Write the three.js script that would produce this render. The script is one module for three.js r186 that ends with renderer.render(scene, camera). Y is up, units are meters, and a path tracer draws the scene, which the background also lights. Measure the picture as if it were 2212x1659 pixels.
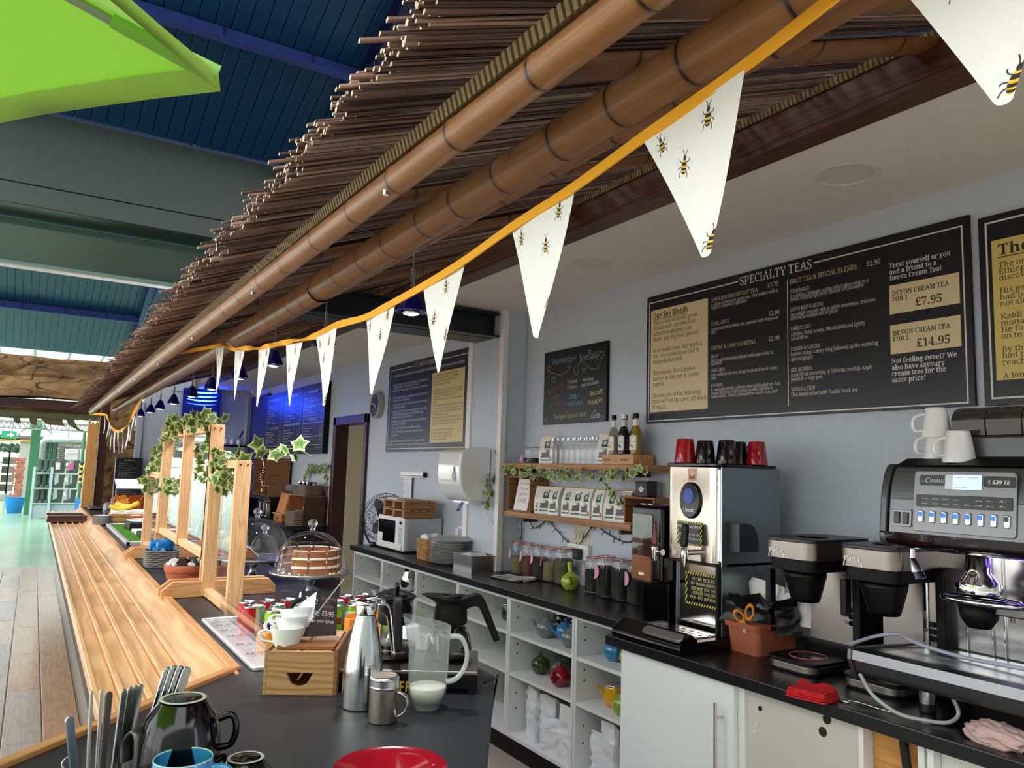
import * as THREE from 'three';
import { RoundedBoxGeometry } from 'three/addons/geometries/RoundedBoxGeometry.js';
import { mergeGeometries, toCreasedNormals } from 'three/addons/utils/BufferGeometryUtils.js';
import { ImprovedNoise } from 'three/addons/math/ImprovedNoise.js';

// ---------- camera, sky, exposure ----------
const scene = new THREE.Scene();
const camera = new THREE.PerspectiveCamera(53.10, 2212 / 1659, 0.05, 200);
camera.position.set(0, 1.54, 0);
camera.up.set(-0.087, 0.993, 0.081);
camera.lookAt(0.521, 1.654, -0.846);
const renderer = new THREE.WebGLRenderer({ antialias: true });
renderer.toneMapping = THREE.LinearToneMapping;
renderer.toneMappingExposure = 1.0;
renderer.shadowMap.enabled = true;
scene.background = new THREE.Color(0.98, 0.99, 1.0);          // an even, bright overcast sky
scene.backgroundIntensity = 3.6;

// ---------- helpers ----------
const PI = Math.PI, V3 = (x, y, z) => new THREE.Vector3(x, y, z), V2 = (x, y) => new THREE.Vector2(x, y);
let seedN = 7;
const rnd = () => { seedN = (seedN * 16807) % 2147483647; return (seedN - 1) / 2147483646; };
const rr = (a, b) => a + (b - a) * rnd();
const noise = new ImprovedNoise(), N3 = (x, y, z) => noise.noise(x, y, z);
const lerp = THREE.MathUtils.lerp, clamp = THREE.MathUtils.clamp;
const used = {};
function numbered(n) { used[n] = (used[n] ?? -1) + 1; return used[n] ? n + '_' + String(used[n]).padStart(3, '0') : n; }
function mark(o, label, category, group) { o.userData.label = label; if (category) o.userData.category = category; if (group) o.userData.group = group; return o; }
function thing(name, label, category, pos = [0, 0, 0], turn = 0, group) {
  const g = new THREE.Group(); g.name = numbered(name); g.position.set(...pos); g.rotation.y = turn;
  mark(g, label, category, group); scene.add(g); return g;
}
function mk(name, geo, m, parent) {
  const o = new THREE.Mesh(Array.isArray(geo) ? merge(geo) : geo, m); o.name = name; o.castShadow = o.receiveShadow = true; parent.add(o); return o;
}
const part = (parent, name, geo, m, label) => { const o = mk(name, geo, m, parent); if (label) o.userData.label = label; return o; };
function single(name, geo, m, label, category, pos, turn = 0, group) { const o = mk(numbered(name), geo, m, scene); if (pos) o.position.set(...pos); o.rotation.y = turn; return mark(o, label, category, group); }
function struct(name, geo, m, parent) { const o = mk(parent ? name : numbered(name), geo, m, parent ?? scene); if (!parent) o.userData.kind = 'structure'; return o; }
function sgroup(name) { const g = new THREE.Group(); g.name = numbered(name); g.userData.kind = 'structure'; scene.add(g); return g; }
function copy(root, pos, turn, label, group) {
  const r = root.clone(); r.name = numbered(root.name.replace(/_\d{3}$/, '')); r.userData = { ...root.userData }; if (label) r.userData.label = label; if (group) r.userData.group = group;
  r.position.set(...pos); r.rotation.y = turn ?? root.rotation.y; scene.add(r); return r;
}
const flat = (g) => (g.index ? g.toNonIndexed() : g);
function merge(list) {
  list = list.flat().map(flat);
  const keep = ['position', 'normal', 'uv', ...(list.every((g) => g.attributes.color) ? ['color'] : [])];
  for (const g of list) for (const k of Object.keys(g.attributes)) if (!keep.includes(k)) g.deleteAttribute(k);
  return mergeGeometries(list);
}
// moved, turned copies of geometries
const at = (g, x = 0, y = 0, z = 0, rx = 0, ry = 0, rz = 0, s) => {
  if (s) g.scale(...[].concat(s).length === 3 ? s : [s, s, s]);
  if (rx || ry || rz) g.applyMatrix4(new THREE.Matrix4().makeRotationFromEuler(new THREE.Euler(rx, ry, rz)));
  return g.translate(x, y, z);
};
// uv in metres: u runs along the grain axis
function metres(g, grain = 'x', k = 1, ou = 0, ov = 0) {
  g = flat(g); const p = g.attributes.position, n = g.attributes.normal, uv = new Float32Array(p.count * 2), gi = 'xyz'.indexOf(grain);
  for (let i = 0; i < p.count; i += 3) {
    const nn = [0, 0, 0]; for (let j = 0; j < 3; j++) { nn[0] += n.getX(i + j); nn[1] += n.getY(i + j); nn[2] += n.getZ(i + j); }
    let d = 0; for (let c = 1; c < 3; c++) if (Math.abs(nn[c]) > Math.abs(nn[d])) d = c;
    const ax = [0, 1, 2].filter((c) => c !== d); let [ua, va] = ax; if (va === gi) [ua, va] = [va, ua];
    for (let j = 0; j < 3; j++) { const q = [p.getX(i + j), p.getY(i + j), p.getZ(i + j)]; uv[(i + j) * 2] = q[ua] * k + ou; uv[(i + j) * 2 + 1] = q[va] * k + ov; }
  }
  g.setAttribute('uv', new THREE.BufferAttribute(uv, 2)); return g;
}
const box = (w, h, d, r = 0) => (r ? new RoundedBoxGeometry(w, h, d, 2, Math.min(r, w / 2.01, h / 2.01, d / 2.01)) : new THREE.BoxGeometry(w, h, d));
const bx = (x0, x1, y0, y1, z0, z1, r = 0, grain = 'z') => metres(box(Math.abs(x1 - x0), Math.abs(y1 - y0), Math.abs(z1 - z0), r).translate((x0 + x1) / 2, (y0 + y1) / 2, (z0 + z1) / 2), grain, 1, (x0 * 3.7 + z0) % 1, (y0 * 5.3) % 1);
const cyl = (r0, r1, h, seg = 24, open = false) => new THREE.CylinderGeometry(r1, r0, h, seg, 1, open).translate(0, h / 2, 0);   // base at y = 0, r0 below
const lathe = (pts, seg = 32) => new THREE.LatheGeometry(pts.map((p) => V2(...p)), seg);
const spline = (pts) => new THREE.CatmullRomCurve3(pts.map((p) => (p.isVector3 ? p : V3(...p))));
const tube = (pts, r, seg = 24, rad = 8, closed = false) => { const c = spline(pts); c.closed = closed; return new THREE.TubeGeometry(c, seg, r, rad, closed); };
function rod(a, b, r0, r1 = r0, seg = 8) { const A = V3(...a), B = V3(...b), d = B.clone().sub(A), g = cyl(r0, r1, d.length(), seg); g.applyQuaternion(new THREE.Quaternion().setFromUnitVectors(V3(0, 1, 0), d.normalize())); return g.translate(A.x, A.y, A.z); }
function poly(pts) { const s = new THREE.Shape(); pts.forEach((p, i) => (i ? s.lineTo(...p) : s.moveTo(...p))); s.closePath(); return s; }
const extrude = (shape, depth, bevel = 0, seg = 1, curve = 12) => new THREE.ExtrudeGeometry(shape, { depth: depth - 2 * bevel, bevelEnabled: bevel > 0, bevelSize: bevel, bevelThickness: bevel, bevelOffset: -bevel, bevelSegments: seg, curveSegments: curve }).translate(0, 0, bevel);
function rrect(w, h, r, x = 0, y = 0) { const s = new THREE.Shape(), a = x - w / 2, b = y - h / 2; s.moveTo(a + r, b); s.lineTo(a + w - r, b); s.absarc(a + w - r, b + r, r, -PI / 2, 0); s.lineTo(a + w, b + h - r); s.absarc(a + w - r, b + h - r, r, 0, PI / 2); s.lineTo(a + r, b + h); s.absarc(a + r, b + h - r, r, PI / 2, PI); s.lineTo(a, b + r); s.absarc(a + r, b + r, r, PI, PI * 1.5); return s; }
const plate = (w, h, d, r, bev = 0) => extrude(rrect(w, h, r), d, bev, 2);
// a quad with uv 0..1, facing +z
const decal = (w, h) => new THREE.PlaneGeometry(w, h);
// sub-rectangle of an atlas: x0,y0,x1,y1 in 0..1 with y down from the top
function cell(g, x0, y0, x1, y1) { const uv = g.attributes.uv; for (let i = 0; i < uv.count; i++) uv.setXY(i, lerp(x0, x1, uv.getX(i)), lerp(1 - y1, 1 - y0, uv.getY(i))); return g; }
// wrap uv by the bounding box, seen along +z
function frontUV(g, x0, x1, y0, y1) { const p = g.attributes.position, uv = new Float32Array(p.count * 2); for (let i = 0; i < p.count; i++) { uv[i * 2] = (p.getX(i) - x0) / (x1 - x0); uv[i * 2 + 1] = (p.getY(i) - y0) / (y1 - y0); } g.setAttribute('uv', new THREE.BufferAttribute(uv, 2)); return g; }

// ---------- textures ----------
function canvasTex(w, h, draw) { const c = document.createElement('canvas'); c.width = w; c.height = h; const x = c.getContext('2d'); draw(x, w, h); const t = new THREE.CanvasTexture(c); t.colorSpace = THREE.SRGBColorSpace; t.wrapS = t.wrapT = THREE.RepeatWrapping; t.magFilter = THREE.LinearFilter; return t; }
function dataTex(w, h, fn, srgb = true) {
  const d = new Uint8Array(w * h * 4); let i = 0;
  for (let y = 0; y < h; y++) for (let x = 0; x < w; x++) { const c = fn(x / w, y / h); d[i++] = clamp(c[0], 0, 255); d[i++] = clamp(c[1], 0, 255); d[i++] = clamp(c[2], 0, 255); d[i++] = 255; }
  const t = new THREE.DataTexture(d, w, h); if (srgb) t.colorSpace = THREE.SRGBColorSpace; t.wrapS = t.wrapT = THREE.RepeatWrapping; t.magFilter = THREE.LinearFilter; t.minFilter = THREE.LinearMipmapLinearFilter; t.needsUpdate = true; return t;
}
const tile = (t, u, v = u) => { const c = t.clone(); c.repeat.set(u, v); c.needsUpdate = true; return c; };
const mixc = (a, b, t) => [lerp(a[0], b[0], t), lerp(a[1], b[1], t), lerp(a[2], b[2], t)];
// tileable noise on a torus-like sampling (period p)
const pn = (u, v, fu, fv, s = 0) => { const a = N3(u * fu, v * fv, s), b = N3((u - 1) * fu, v * fv, s), c = N3(u * fu, (v - 1) * fv, s), d = N3((u - 1) * fu, (v - 1) * fv, s); return lerp(lerp(a, b, u), lerp(c, d, u), v); };
const woodTex = (lo, hi, rings = 9, s = 1) => dataTex(512, 256, (u, v) => {
  const w = pn(u, v, 2, 3, s) * 0.9, g = Math.sin((v * rings + w * 3.2) * PI * 2) * 0.5 + 0.5, f = pn(u, v, 8, 110, s + 3) * 0.5 + pn(u, v, 3, 40, s + 9) * 0.4, t = clamp(0.55 + (Math.pow(g, 2.2) - 0.4) * -0.55 + f * 0.8, 0, 1);
  return mixc(lo, hi, t);
});
const speckTex = (base, spots, dens, s = 1) => dataTex(512, 512, (u, v) => {
  const n = pn(u, v, 150, 150, s), n2 = pn(u, v, 60, 60, s + 5), n3 = pn(u, v, 6, 6, s + 8) * 5, t = n > dens ? Math.min(1, (n - dens) * 5) : 0, q = n2 < -dens ? Math.min(1, (-n2 - dens) * 3) : 0;
  return mixc(mixc(base, spots, t), base.map((c) => c * 0.45), q).map((c) => c + n3);
});
const fineTex = (base, amp, fu, fv, s = 1, low = 0) => dataTex(256, 256, (u, v) => { const n = pn(u, v, fu, fv, s) * amp + pn(u, v, fu / 5, fv / 5, s + 4) * amp * 0.7 + pn(u, v, 3, 3, s + 7) * low; return base.map((c) => c + n); });

// ---------- materials ----------
const M = (color, roughness = 0.5, metalness = 0, extra = {}) => new THREE.MeshStandardMaterial({ color, roughness, metalness, ...extra });
const P = (color, roughness, metalness, extra) => new THREE.MeshPhysicalMaterial({ color, roughness, metalness, ...extra });
const T = (map, roughness = 0.6, metalness = 0, extra = {}) => new THREE.MeshStandardMaterial({ map, roughness, metalness, ...extra });
const pineT = woodTex([200, 146, 96], [230, 188, 138], 5, 2), oakT = woodTex([190, 142, 92], [220, 178, 128], 3, 5), crateT = woodTex([146, 106, 70], [200, 160, 114], 10, 8), darkwoodT = woodTex([58, 36, 24], [104, 70, 48], 8, 11), maroonT = woodTex([46, 14, 18], [72, 26, 30], 10, 13);
const worktopT = speckTex([44, 45, 49], [92, 93, 98], 0.36, 3), backtopT = speckTex([24, 24, 27], [92, 94, 100], 0.46, 4);
const mat = {
  pine: T(tile(pineT, 1.4, 7), 0.55), oak: T(tile(oakT, 0.8, 4), 0.32), crate: T(tile(crateT, 2, 6), 0.75), darkwood: T(tile(darkwoodT, 1.6, 6), 0.6), maroon: T(tile(maroonT, 1, 4), 0.35),
  worktop: P('#dddde2', 0.42, 0, { map: tile(worktopT, 2.6), specularIntensity: 0.7 }), backtop: T(tile(backtopT, 2.4), 0.3), cupboard: M('#e4e5e4', 0.42), cupboardIn: M('#d9d9d4', 0.55),
  white: M('#eeeeec', 0.3), gloss: P('#f2f3f2', 0.12, 0, { clearcoat: 0.6 }), black: P('#0a0a0c', 0.42, 0, { specularIntensity: 0.5 }), blackGloss: P('#050507', 0.12, 0, { specularIntensity: 0.9 }), blackMatt: P('#0a0a0b', 0.55, 0, { specularIntensity: 0.45 }), grey: M('#55575a', 0.45), steel: M('#c9cbcc', 0.24, 1), brushed: M('#938b82', 0.36, 1), chrome: M('#e6e7e8', 0.06, 1), darksteel: M('#6b6a69', 0.35, 0.9), alu: M('#d3d5d6', 0.38, 0.85),
  red: P('#b3141f', 0.16, 0, { clearcoat: 0.8 }), glass: P('#ffffff', 0.02, 0, { transmission: 1, ior: 1.45, thickness: 0 }), clear: P('#ffffff', 0.03, 0, { transmission: 1, ior: 1.4, thickness: 0, specularIntensity: 0.8 }), smoke: P('#8a8580', 0.08, 0, { transmission: 0.85, thickness: 0 }),
  terracotta: M('#a85a3c', 0.7), paper: M('#eceae6', 0.85), pink: M('#e2a3b4', 0.8), rubber: M('#111112', 0.8),
};
// ---------- the hall: floor, sawtooth roof, gutter, rock fascia ----------
const floorT = fineTex([142, 188, 156], 10, 40, 12, 21, 16);
{
  const g = sgroup('floor');
  part(g, 'green_floor', bx(-20, 14, -0.2, 0, -13, -56), T(tile(floorT, 0.2), 0.2)); part(g, 'near_floor', bx(-20, 14, -0.2, 0, 8, -13), M('#b3a799', 0.35));
  // timber look floor boards, laid along the counter
  const boardT = [woodTex([148, 137, 127], [168, 156, 145], 3, 31), woodTex([156, 124, 98], [178, 146, 117], 3, 33), woodTex([128, 118, 110], [148, 138, 128], 3, 35)];
  const bm = boardT.map((t) => T(tile(t, 0.8, 5), 0.24));
  const L = 1.1, geoW = metres(box(0.184, 0.02, L - 0.006, 0.003), 'z');
  const rest = [];
  for (let c = 0; c < 16; c++) for (let r = 0; r < 11; r++) {
    const x = -2.58 + c * 0.19, z = -12.4 + r * L + (c * 0.41 % L);
    if (z > -1.8) continue;
    const k = x > 0.0 ? (rnd() < 0.75 ? 1 : 0) : rnd() < 0.6 ? 0 : rnd() < 0.6 ? 2 : 1, y = 0.008 + rr(0, 0.0025);
    if (x > -1.1 && x < 0.45) { const o = part(g, 'floorboard', geoW, bm[k]); o.position.set(x, y, z); if (rnd() < 0.5) o.rotation.y = PI; } else rest.push(geoW.clone().translate(x, y, z));
  }
  const o = part(g, 'floorboards_aside', merge(rest), bm[0]); o.userData.kind = 'stuff';
}
const deckM = T(tile(fineTex([16, 62, 98], 5, 30, 30, 22, 5), 1), 0.38), steelBlue = M('#2b3d7c', 0.42), navySteel = M('#141f4a', 0.45), gutterM = T(tile(fineTex([30, 50, 42], 4, 20, 20, 23, 5), 0.5), 0.33, 0.0), dullGutter = M('#486861', 0.5);
{
  // near bay falls away from the camera to the gutter, far bay likewise
  const bays = [['near', 4.29, -7, 9.5, 0.33], ['far', 3.62, -17.6, 9.2, 0.33]];
  bays.forEach(([, y0, z0, run, t], b) => {
    const g = sgroup('roof'), ang = Math.atan(t), len = run / Math.cos(ang), X0 = b ? -1.6 : -0.7, X1 = b ? 2.2 : 3.6;
    const lay = (geo) => at(geo, 0, y0, z0, -ang);                                   // local: y up from the sheet, z from the low edge towards the camera
    const base = [metres(box(7.7, 0.08, len).translate(3.15, 0.07, len / 2))];   // ends at x = -0.7: glazed beyond
    part(g, 'roof_slab', lay(merge(base)), deckM);
    const board = metres(box(0.109, 0.02, len, 0.004).translate(0, 0.02, len / 2), 'z');
    for (let x = X0; x < X1; x += 0.115) { const o = part(g, 'roof_sheet_rib', board, deckM); o.position.set(x, y0, z0); o.rotation.x = -ang; }
    const zs = b ? [1.9, 4.6, 7.2] : [1.38, 3.6, 5.8];
    for (const zc of zs) {
      part(g, 'purlin', lay(merge([box(9.4, 0.15, 0.012).translate(2.3, -0.075, zc), box(9.4, 0.012, 0.06).translate(2.3, -0.15, zc + 0.03), box(9.4, 0.012, 0.05).translate(2.3, -0.004, zc - 0.025)])), steelBlue);
      const clips = []; for (let x = -0.4; x < 3.4; x += 0.66) clips.push(box(0.012, 0.15, 0.014).translate(x, -0.07, zc + 0.012));
      part(g, 'purlin_cleat', lay(merge(clips)), navySteel).userData.kind = 'stuff';
    }
    for (const xr of b ? [1.55] : [2.06]) part(g, 'rafter', lay(merge([box(0.22, 0.02, len).translate(xr, -0.2, len / 2), box(0.03, 0.22, len).translate(xr, -0.1, len / 2), box(0.22, 0.02, len).translate(xr, 0, len / 2)])), b ? steelBlue : navySteel);
  });
}
{
  const g = sgroup('gutter_beam'), X0 = -7, X1 = 3.4, w = X1 - X0, c = (X0 + X1) / 2;
  const slab = (y0, y1, z0, z1, r = 0.006) => metres(box(w, Math.abs(y1 - y0), Math.abs(z1 - z0), r).translate(c, (y0 + y1) / 2, (z0 + z1) / 2), 'x');
  part(g, 'gutter_face', slab(3.68, 4.285, -7.02, -7.06), gutterM);
  part(g, 'gutter_face', slab(3.5, 3.672, -7.0, -7.06), gutterM);
  part(g, 'gutter_soffit', slab(3.52, 3.56, -7.05, -7.5), gutterM);
  part(g, 'gutter_soffit', slab(3.44, 3.5, -7.42, -8.82), dullGutter);
  part(g, 'gutter_lip', at(metres(box(w, 0.02, 0.36, 0.006), 'x'), c, 3.43, -9.0, 0.12), M('#d9dcd6', 0.3));
  part(g, 'gutter_back', slab(3.46, 4.6, -9.1, -9.14), dullGutter);
  const s = []; for (let i = 0; i < 16; i++) for (const y of [3.8, 3.6]) s.push(at(cyl(0.006, 0.006, 0.006, 6), -3 + i * 0.42 + (y < 3.7 ? 0.2 : 0), y, -7.02, PI / 2));
  part(g, 'screw', merge(s), mat.grey).userData.kind = 'stuff';
}
// rough rock fascia over the passage beside the stall
const rockT = dataTex(512, 256, (u, v) => { const n = pn(u, v, 5, 4, 41) + pn(u, v, 14, 10, 42) * 0.5, m = pn(u, v, 70, 60, 44), t = clamp(0.55 + n * 0.7 + m * 0.25, 0, 1), d = Math.abs(pn(u, v, 3, 5, 47)); return mixc(mixc([94, 72, 50], [190, 152, 100], t), [58, 44, 34], d < 0.012 ? 0.7 : 0); });
function rock(w, h, d, amp, sx = 60, sy = 14, sd = 4, seed = 1) {
  const g = metres(toCreasedNormals(new THREE.BoxGeometry(w, h, d, sx, sy, sd), 1), 'x'), p = g.attributes.position;
  for (let i = 0; i < p.count; i++) {
    const x = p.getX(i), y = p.getY(i), z = p.getZ(i), c1 = Math.abs(N3(x * 0.9, y * 2.4, seed)), n = N3(x * 1.4, y * 3, z + seed) * amp + N3(x * 5, y * 7, z * 4 + seed) * amp * 0.4 - (c1 < 0.05 ? (0.05 - c1) * 20 * amp * 0.7 : 0);
    p.setXYZ(i, x, y + n * 0.5 * Math.sign(y), z + n * (z >= 0 ? 1 : -1));
  }
  g.computeVertexNormals(); return g;
}
{
  const g = sgroup('rock_fascia');
  part(g, 'rock_face', at(rock(8, 0.54, 0.35, 0.06, 150, 20, 4, 3), -3.1, 2.62, -12.3), T(tile(rockT, 0.5, 1), 0.9));
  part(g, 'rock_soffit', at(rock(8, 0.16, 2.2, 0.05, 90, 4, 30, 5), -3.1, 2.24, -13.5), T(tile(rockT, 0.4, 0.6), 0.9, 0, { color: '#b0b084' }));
  part(g, 'brown_beam', bx(-7, 0.75, 2.2, 2.32, -12.22, -12.42, 0.01, 'x'), mat.maroon);
  for (const [x, w, h, b] of [[-0.27, 0.1, 0.12, 0.02], [-0.05, 0.11, 0.13, 0], [0.2, 0.3, 0.12, 0.04], [0.46, 0.12, 0.2, 0.16]]) {
    const s = new THREE.Shape(); s.moveTo(-w / 2, 0); s.lineTo(w / 2, 0); s.quadraticCurveTo(w / 2, -h * 0.6, w / 2 + b, -h); s.lineTo(w / 2 + b - w * 0.7, -h * 0.92); s.quadraticCurveTo(-w / 2, -h * 0.5, -w / 2, 0);
    part(g, 'torn_strip', at(extrude(s, 0.02), x, 2.17, -14.3), M('#8d8a63', 0.9));
  }
}
{ // closing walls of the hall, beyond what the camera sees
  const m = M('#8f9692', 0.8);
  struct('wall_right', bx(7, 7.2, 0, 9, 4, -46), m);
  struct('wall_rear', bx(-20, 7.2, 0, 6.5, 9, 9.2), m);
}
// ---------- the stall: walls, ceiling, column, door, kitchen ----------
const wallT = dataTex(512, 512, (u, v) => { const n = pn(u, v, 5, 5, 51) * 7 + pn(u, v, 60, 60, 52) * 4, s = pn(u, v, 26, 9, 55) > 0.52 ? -16 : 0; return [192 + n + s, 201 + n + s, 211 + n + s]; });
const wallM = T(tile(wallT, 0.5), 0.5), ceilM = T(tile(fineTex([228, 223, 216], 4, 50, 50, 57, 5), 0.5), 0.7), trimM = M('#e6e4de', 0.4), frameM = mat.maroon;
const XW = 2.78, CE = 2.62;
{
  const g = sgroup('wall_back');
  part(g, 'wall_panel', bx(XW, XW + 0.1, 0, CE, 1.6, -7.2), wallM);
  part(g, 'wall_panel', bx(XW, XW + 0.1, 0, CE, -8.1, -12.1), wallM);
  part(g, 'wall_panel', bx(XW, XW + 0.1, 2.02, CE, -7.2, -8.1), wallM);
  part(g, 'splash_panel', bx(XW - 0.012, XW, 0.9, 1.22, -8.22, -10.9, 0.002), M('#cfc8b8', 0.5));
}
{
  const g = sgroup('ceiling');
  const cap = new THREE.Shape(); cap.moveTo(1.96, 1.6); cap.lineTo(XW + 0.1, 1.6); cap.lineTo(XW + 0.1, -12.1); cap.lineTo(1.96, -12.1); cap.closePath();
  const holes = [[2.36, -1.62], [2.36, -3.08], [2.36, -4.73], [2.36, -7.1]];
  for (const [x, z] of holes) { const h = new THREE.Path(); h.absarc(x, z, 0.095, 0, PI * 2); cap.holes.push(h); }
  const gg = at(extrude(cap, 0.08, 0, 1, 24), 0, CE + 0.08, 0, PI / 2); // shape y becomes z
  part(g, 'ceiling_board', metres(gg), ceilM);
}
{ // round recessed lamps, switched off
  [['nearest the menu of teas', 2.36, -1.62], ['behind the third bee flag', 2.36, -3.08], ['beside the blue column head', 2.36, -4.73], ['above the kitchen door', 2.36, -7.1]].forEach(([w, x, z]) => {
    const t = thing('ceiling_downlight', 'round white ceiling lamp switched off, ' + w, 'ceiling light', [x, CE, z], 0, 'recessed ceiling lamps');
    part(t, 'trim_ring', lathe([[0.09, 0.004], [0.091, -0.0012], [0.115, -0.002], [0.117, 0.0], [0.117, 0.001]], 48), M('#dcd7d0', 0.6));
    part(t, 'diffuser', at(cyl(0.092, 0.092, 0.01, 40), 0, 0.003, 0), M('#d8d3cc', 0.6));
  });
}
{
  const g = sgroup('column'); const z0 = -4.34, z1 = -4.8, x0 = 2.6;
  part(g, 'column_face', bx(x0, XW, 0.9, CE, z0, z1), wallM);
  part(g, 'corner_trim', bx(x0 - 0.012, x0 + 0.03, 0.9, CE, z0 + 0.012, z0 - 0.035, 0.004, 'y'), trimM);
  part(g, 'corner_trim', bx(x0 - 0.012, x0 + 0.03, 0.9, CE, z1 + 0.05, z1 - 0.012, 0.004, 'y'), trimM);
  part(g, 'edge_bead', bx(XW - 0.006, XW, 0.9, CE, z0 + 0.012, z0, 0, 'y'), M('#aeb6bd', 0.5));
}
struct('steel_beam', merge([bx(0.9, x2(2.62), 2.44, 2.6, -4.47, -4.49, 0, 'x'), bx(0.9, 2.62, 2.44, 2.452, -4.4, -4.72, 0, 'x'), bx(0.9, 2.62, 2.59, 2.6, -4.4, -4.72, 0, 'x')]), M('#0e1f22', 0.35));
function x2(v) { return v; }
{ // kitchen door and the lit room behind it
  const g = sgroup('door_1'); const z0 = -7.2, z1 = -8.1;
  part(g, 'door_frame', merge([bx(XW - 0.03, XW + 0.12, 0, 2.07, z0 + 0.04, z0 - 0.03, 0.006, 'y'), bx(XW - 0.03, XW + 0.12, 0, 2.07, z1 + 0.03, z1 - 0.06, 0.006, 'y'), bx(XW - 0.03, XW + 0.12, 1.98, 2.07, z0 + 0.04, z1 - 0.06, 0.006)]), frameM);
  part(g, 'door_leaf', bx(XW + 0.12, XW + 0.95, 0, 1.97, z1 + 0.03, z1 - 0.015, 0.004, 'y'), M('#dccfae', 0.5));
  const k = sgroup('kitchen'), km = M('#ecebe6', 0.5);
  part(k, 'kitchen_wall', merge([bx(XW + 0.1, 6.4, 0, 2.7, -14.6, -14.8), bx(6.3, 6.5, 0, 2.7, -14.8, -5.4), bx(XW + 0.1, 6.4, 0, 2.7, -5.4, -5.5), bx(XW + 0.1, 6.5, 2.7, 2.8, -5.4, -14.8), bx(XW + 0.1, XW + 0.2, 0, 2.7, -12.1, -14.8)]), km);
  part(k, 'kitchen_floor', bx(XW + 0.1, 6.4, 0, 0.01, -5.5, -14.6), M('#8a8d8c', 0.6));
  const lamp = thing('kitchen_light', 'bright flat ceiling lamp in the kitchen behind the doorway', 'ceiling light', [4.4, 2.69, -9.5]);
  part(lamp, 'lamp_housing', box(0.66, 0.02, 1.26, 0.004), mat.white); part(lamp, 'lamp_panel', at(box(0.6, 0.01, 1.2), 0, -0.012, 0), M('#ffffff', 0.5, 0, { emissive: '#ffffff', emissiveIntensity: 3 }));
  const l = new THREE.RectAreaLight('#fffaf2', 26, 0.6, 1.2); l.position.set(4.4, 2.66, -9.5); l.rotation.x = -PI / 2; l.castShadow = true; l.name = 'kitchen_lamp_light'; scene.add(l);
}
{ // far end of the stall
  const g = sgroup('wall_end');
  part(g, 'wall_panel', bx(1.28, XW + 0.1, 0, CE + 0.1, -12.0, -12.1), wallM);
  part(g, 'pale_edge', bx(1.2, 1.28, 0, CE - 0.25, -11.97, -12.1, 0.01, 'y'), M('#b9bdc2', 0.4));
  part(g, 'corner_trim', bx(2.68, 2.71, 1.0, CE - 0.02, -11.98, -12.0, 0.004, 'y'), M('#c9cdd2', 0.4));
  part(g, 'corner_trim', bx(1.6, 2.7, CE - 0.06, CE - 0.03, -11.98, -12.0, 0.004, 'x'), M('#c9cdd2', 0.4));
  part(g, 'rock_panel', at(rock(0.5, 2.6, 0.16, 0.045, 16, 60, 4, 9), 1.0, 1.3, -12.2), T(tile(rockT, 1, 1), 0.92));
  part(g, 'dark_blue_panel', bx(XW - 0.04, XW, 0.9, 2.54, -10.98, -11.95, 0.004, 'y'), M('#0f1f63', 0.4));
}
{
  const p = thing('timber_post', 'pale timber post with a jagged torn top at the end of the counter', 'post', [0.66, 0, -11.86]);
  const s = new THREE.Shape(); s.moveTo(-0.065, 0); s.lineTo(0.065, 0); s.lineTo(0.065, 2.07); [[0.05, 2.03], [0.04, 2.08], [0.02, 2.0], [0.0, 2.03], [-0.015, 2.06], [-0.03, 1.99], [-0.045, 2.08], [-0.065, 2.05]].forEach((q) => s.lineTo(...q)); s.closePath();
  part(p, 'post_body', metres(extrude(s, 0.1, 0.004).translate(0, 0, -0.05), 'y'), T(tile(pineT, 1, 4), 0.45, 0, { color: '#ffeec4' }));
  const q = thing('brown_post', 'dark brown square post between the pale timber post and the rock wall', 'post', [0.79, 0, -11.9]);
  part(q, 'post_body', metres(box(0.1, 2.36, 0.1, 0.008).translate(0, 1.18, 0), 'y'), T(tile(darkwoodT, 1, 4), 0.5, 0, { color: '#c98a5c' }));
}
// ---------- worktops, counters and shelves ----------
{ // serving counter: slab with an angled near end, carcass below
  const g = sgroup('front_counter');
  const top = poly([[0.6, 11.9], [0.59, 2.56], [0.03, 1.99], [-0.75, 1.25], [-0.35, 0.62], [0.42, 0.72], [0.897, 1.51], [1.3, 2.16], [1.345, 4.2], [1.36, 11.9]]);
  part(g, 'worktop', metres(at(extrude(top, 0.04, 0.003), 0, 0.86, 0, -PI / 2)), mat.worktop);
  part(g, 'counter_carcass', metres(at(extrude(poly([[0.62, 11.85], [0.61, 2.6], [-0.65, 1.3], [-0.3, 0.7], [0.36, 0.78], [1.24, 2.2], [1.29, 4.2], [1.3, 11.85]]), 0.86), 0, 0, 0, -PI / 2), 'y'), M('#2a2b2e', 0.6));
  part(g, 'end_panel', at(metres(box(0.012, 0.85, 0.72)), 1.078, 0.43, -1.83, 0, -0.555), mat.cupboard);
}
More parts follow.
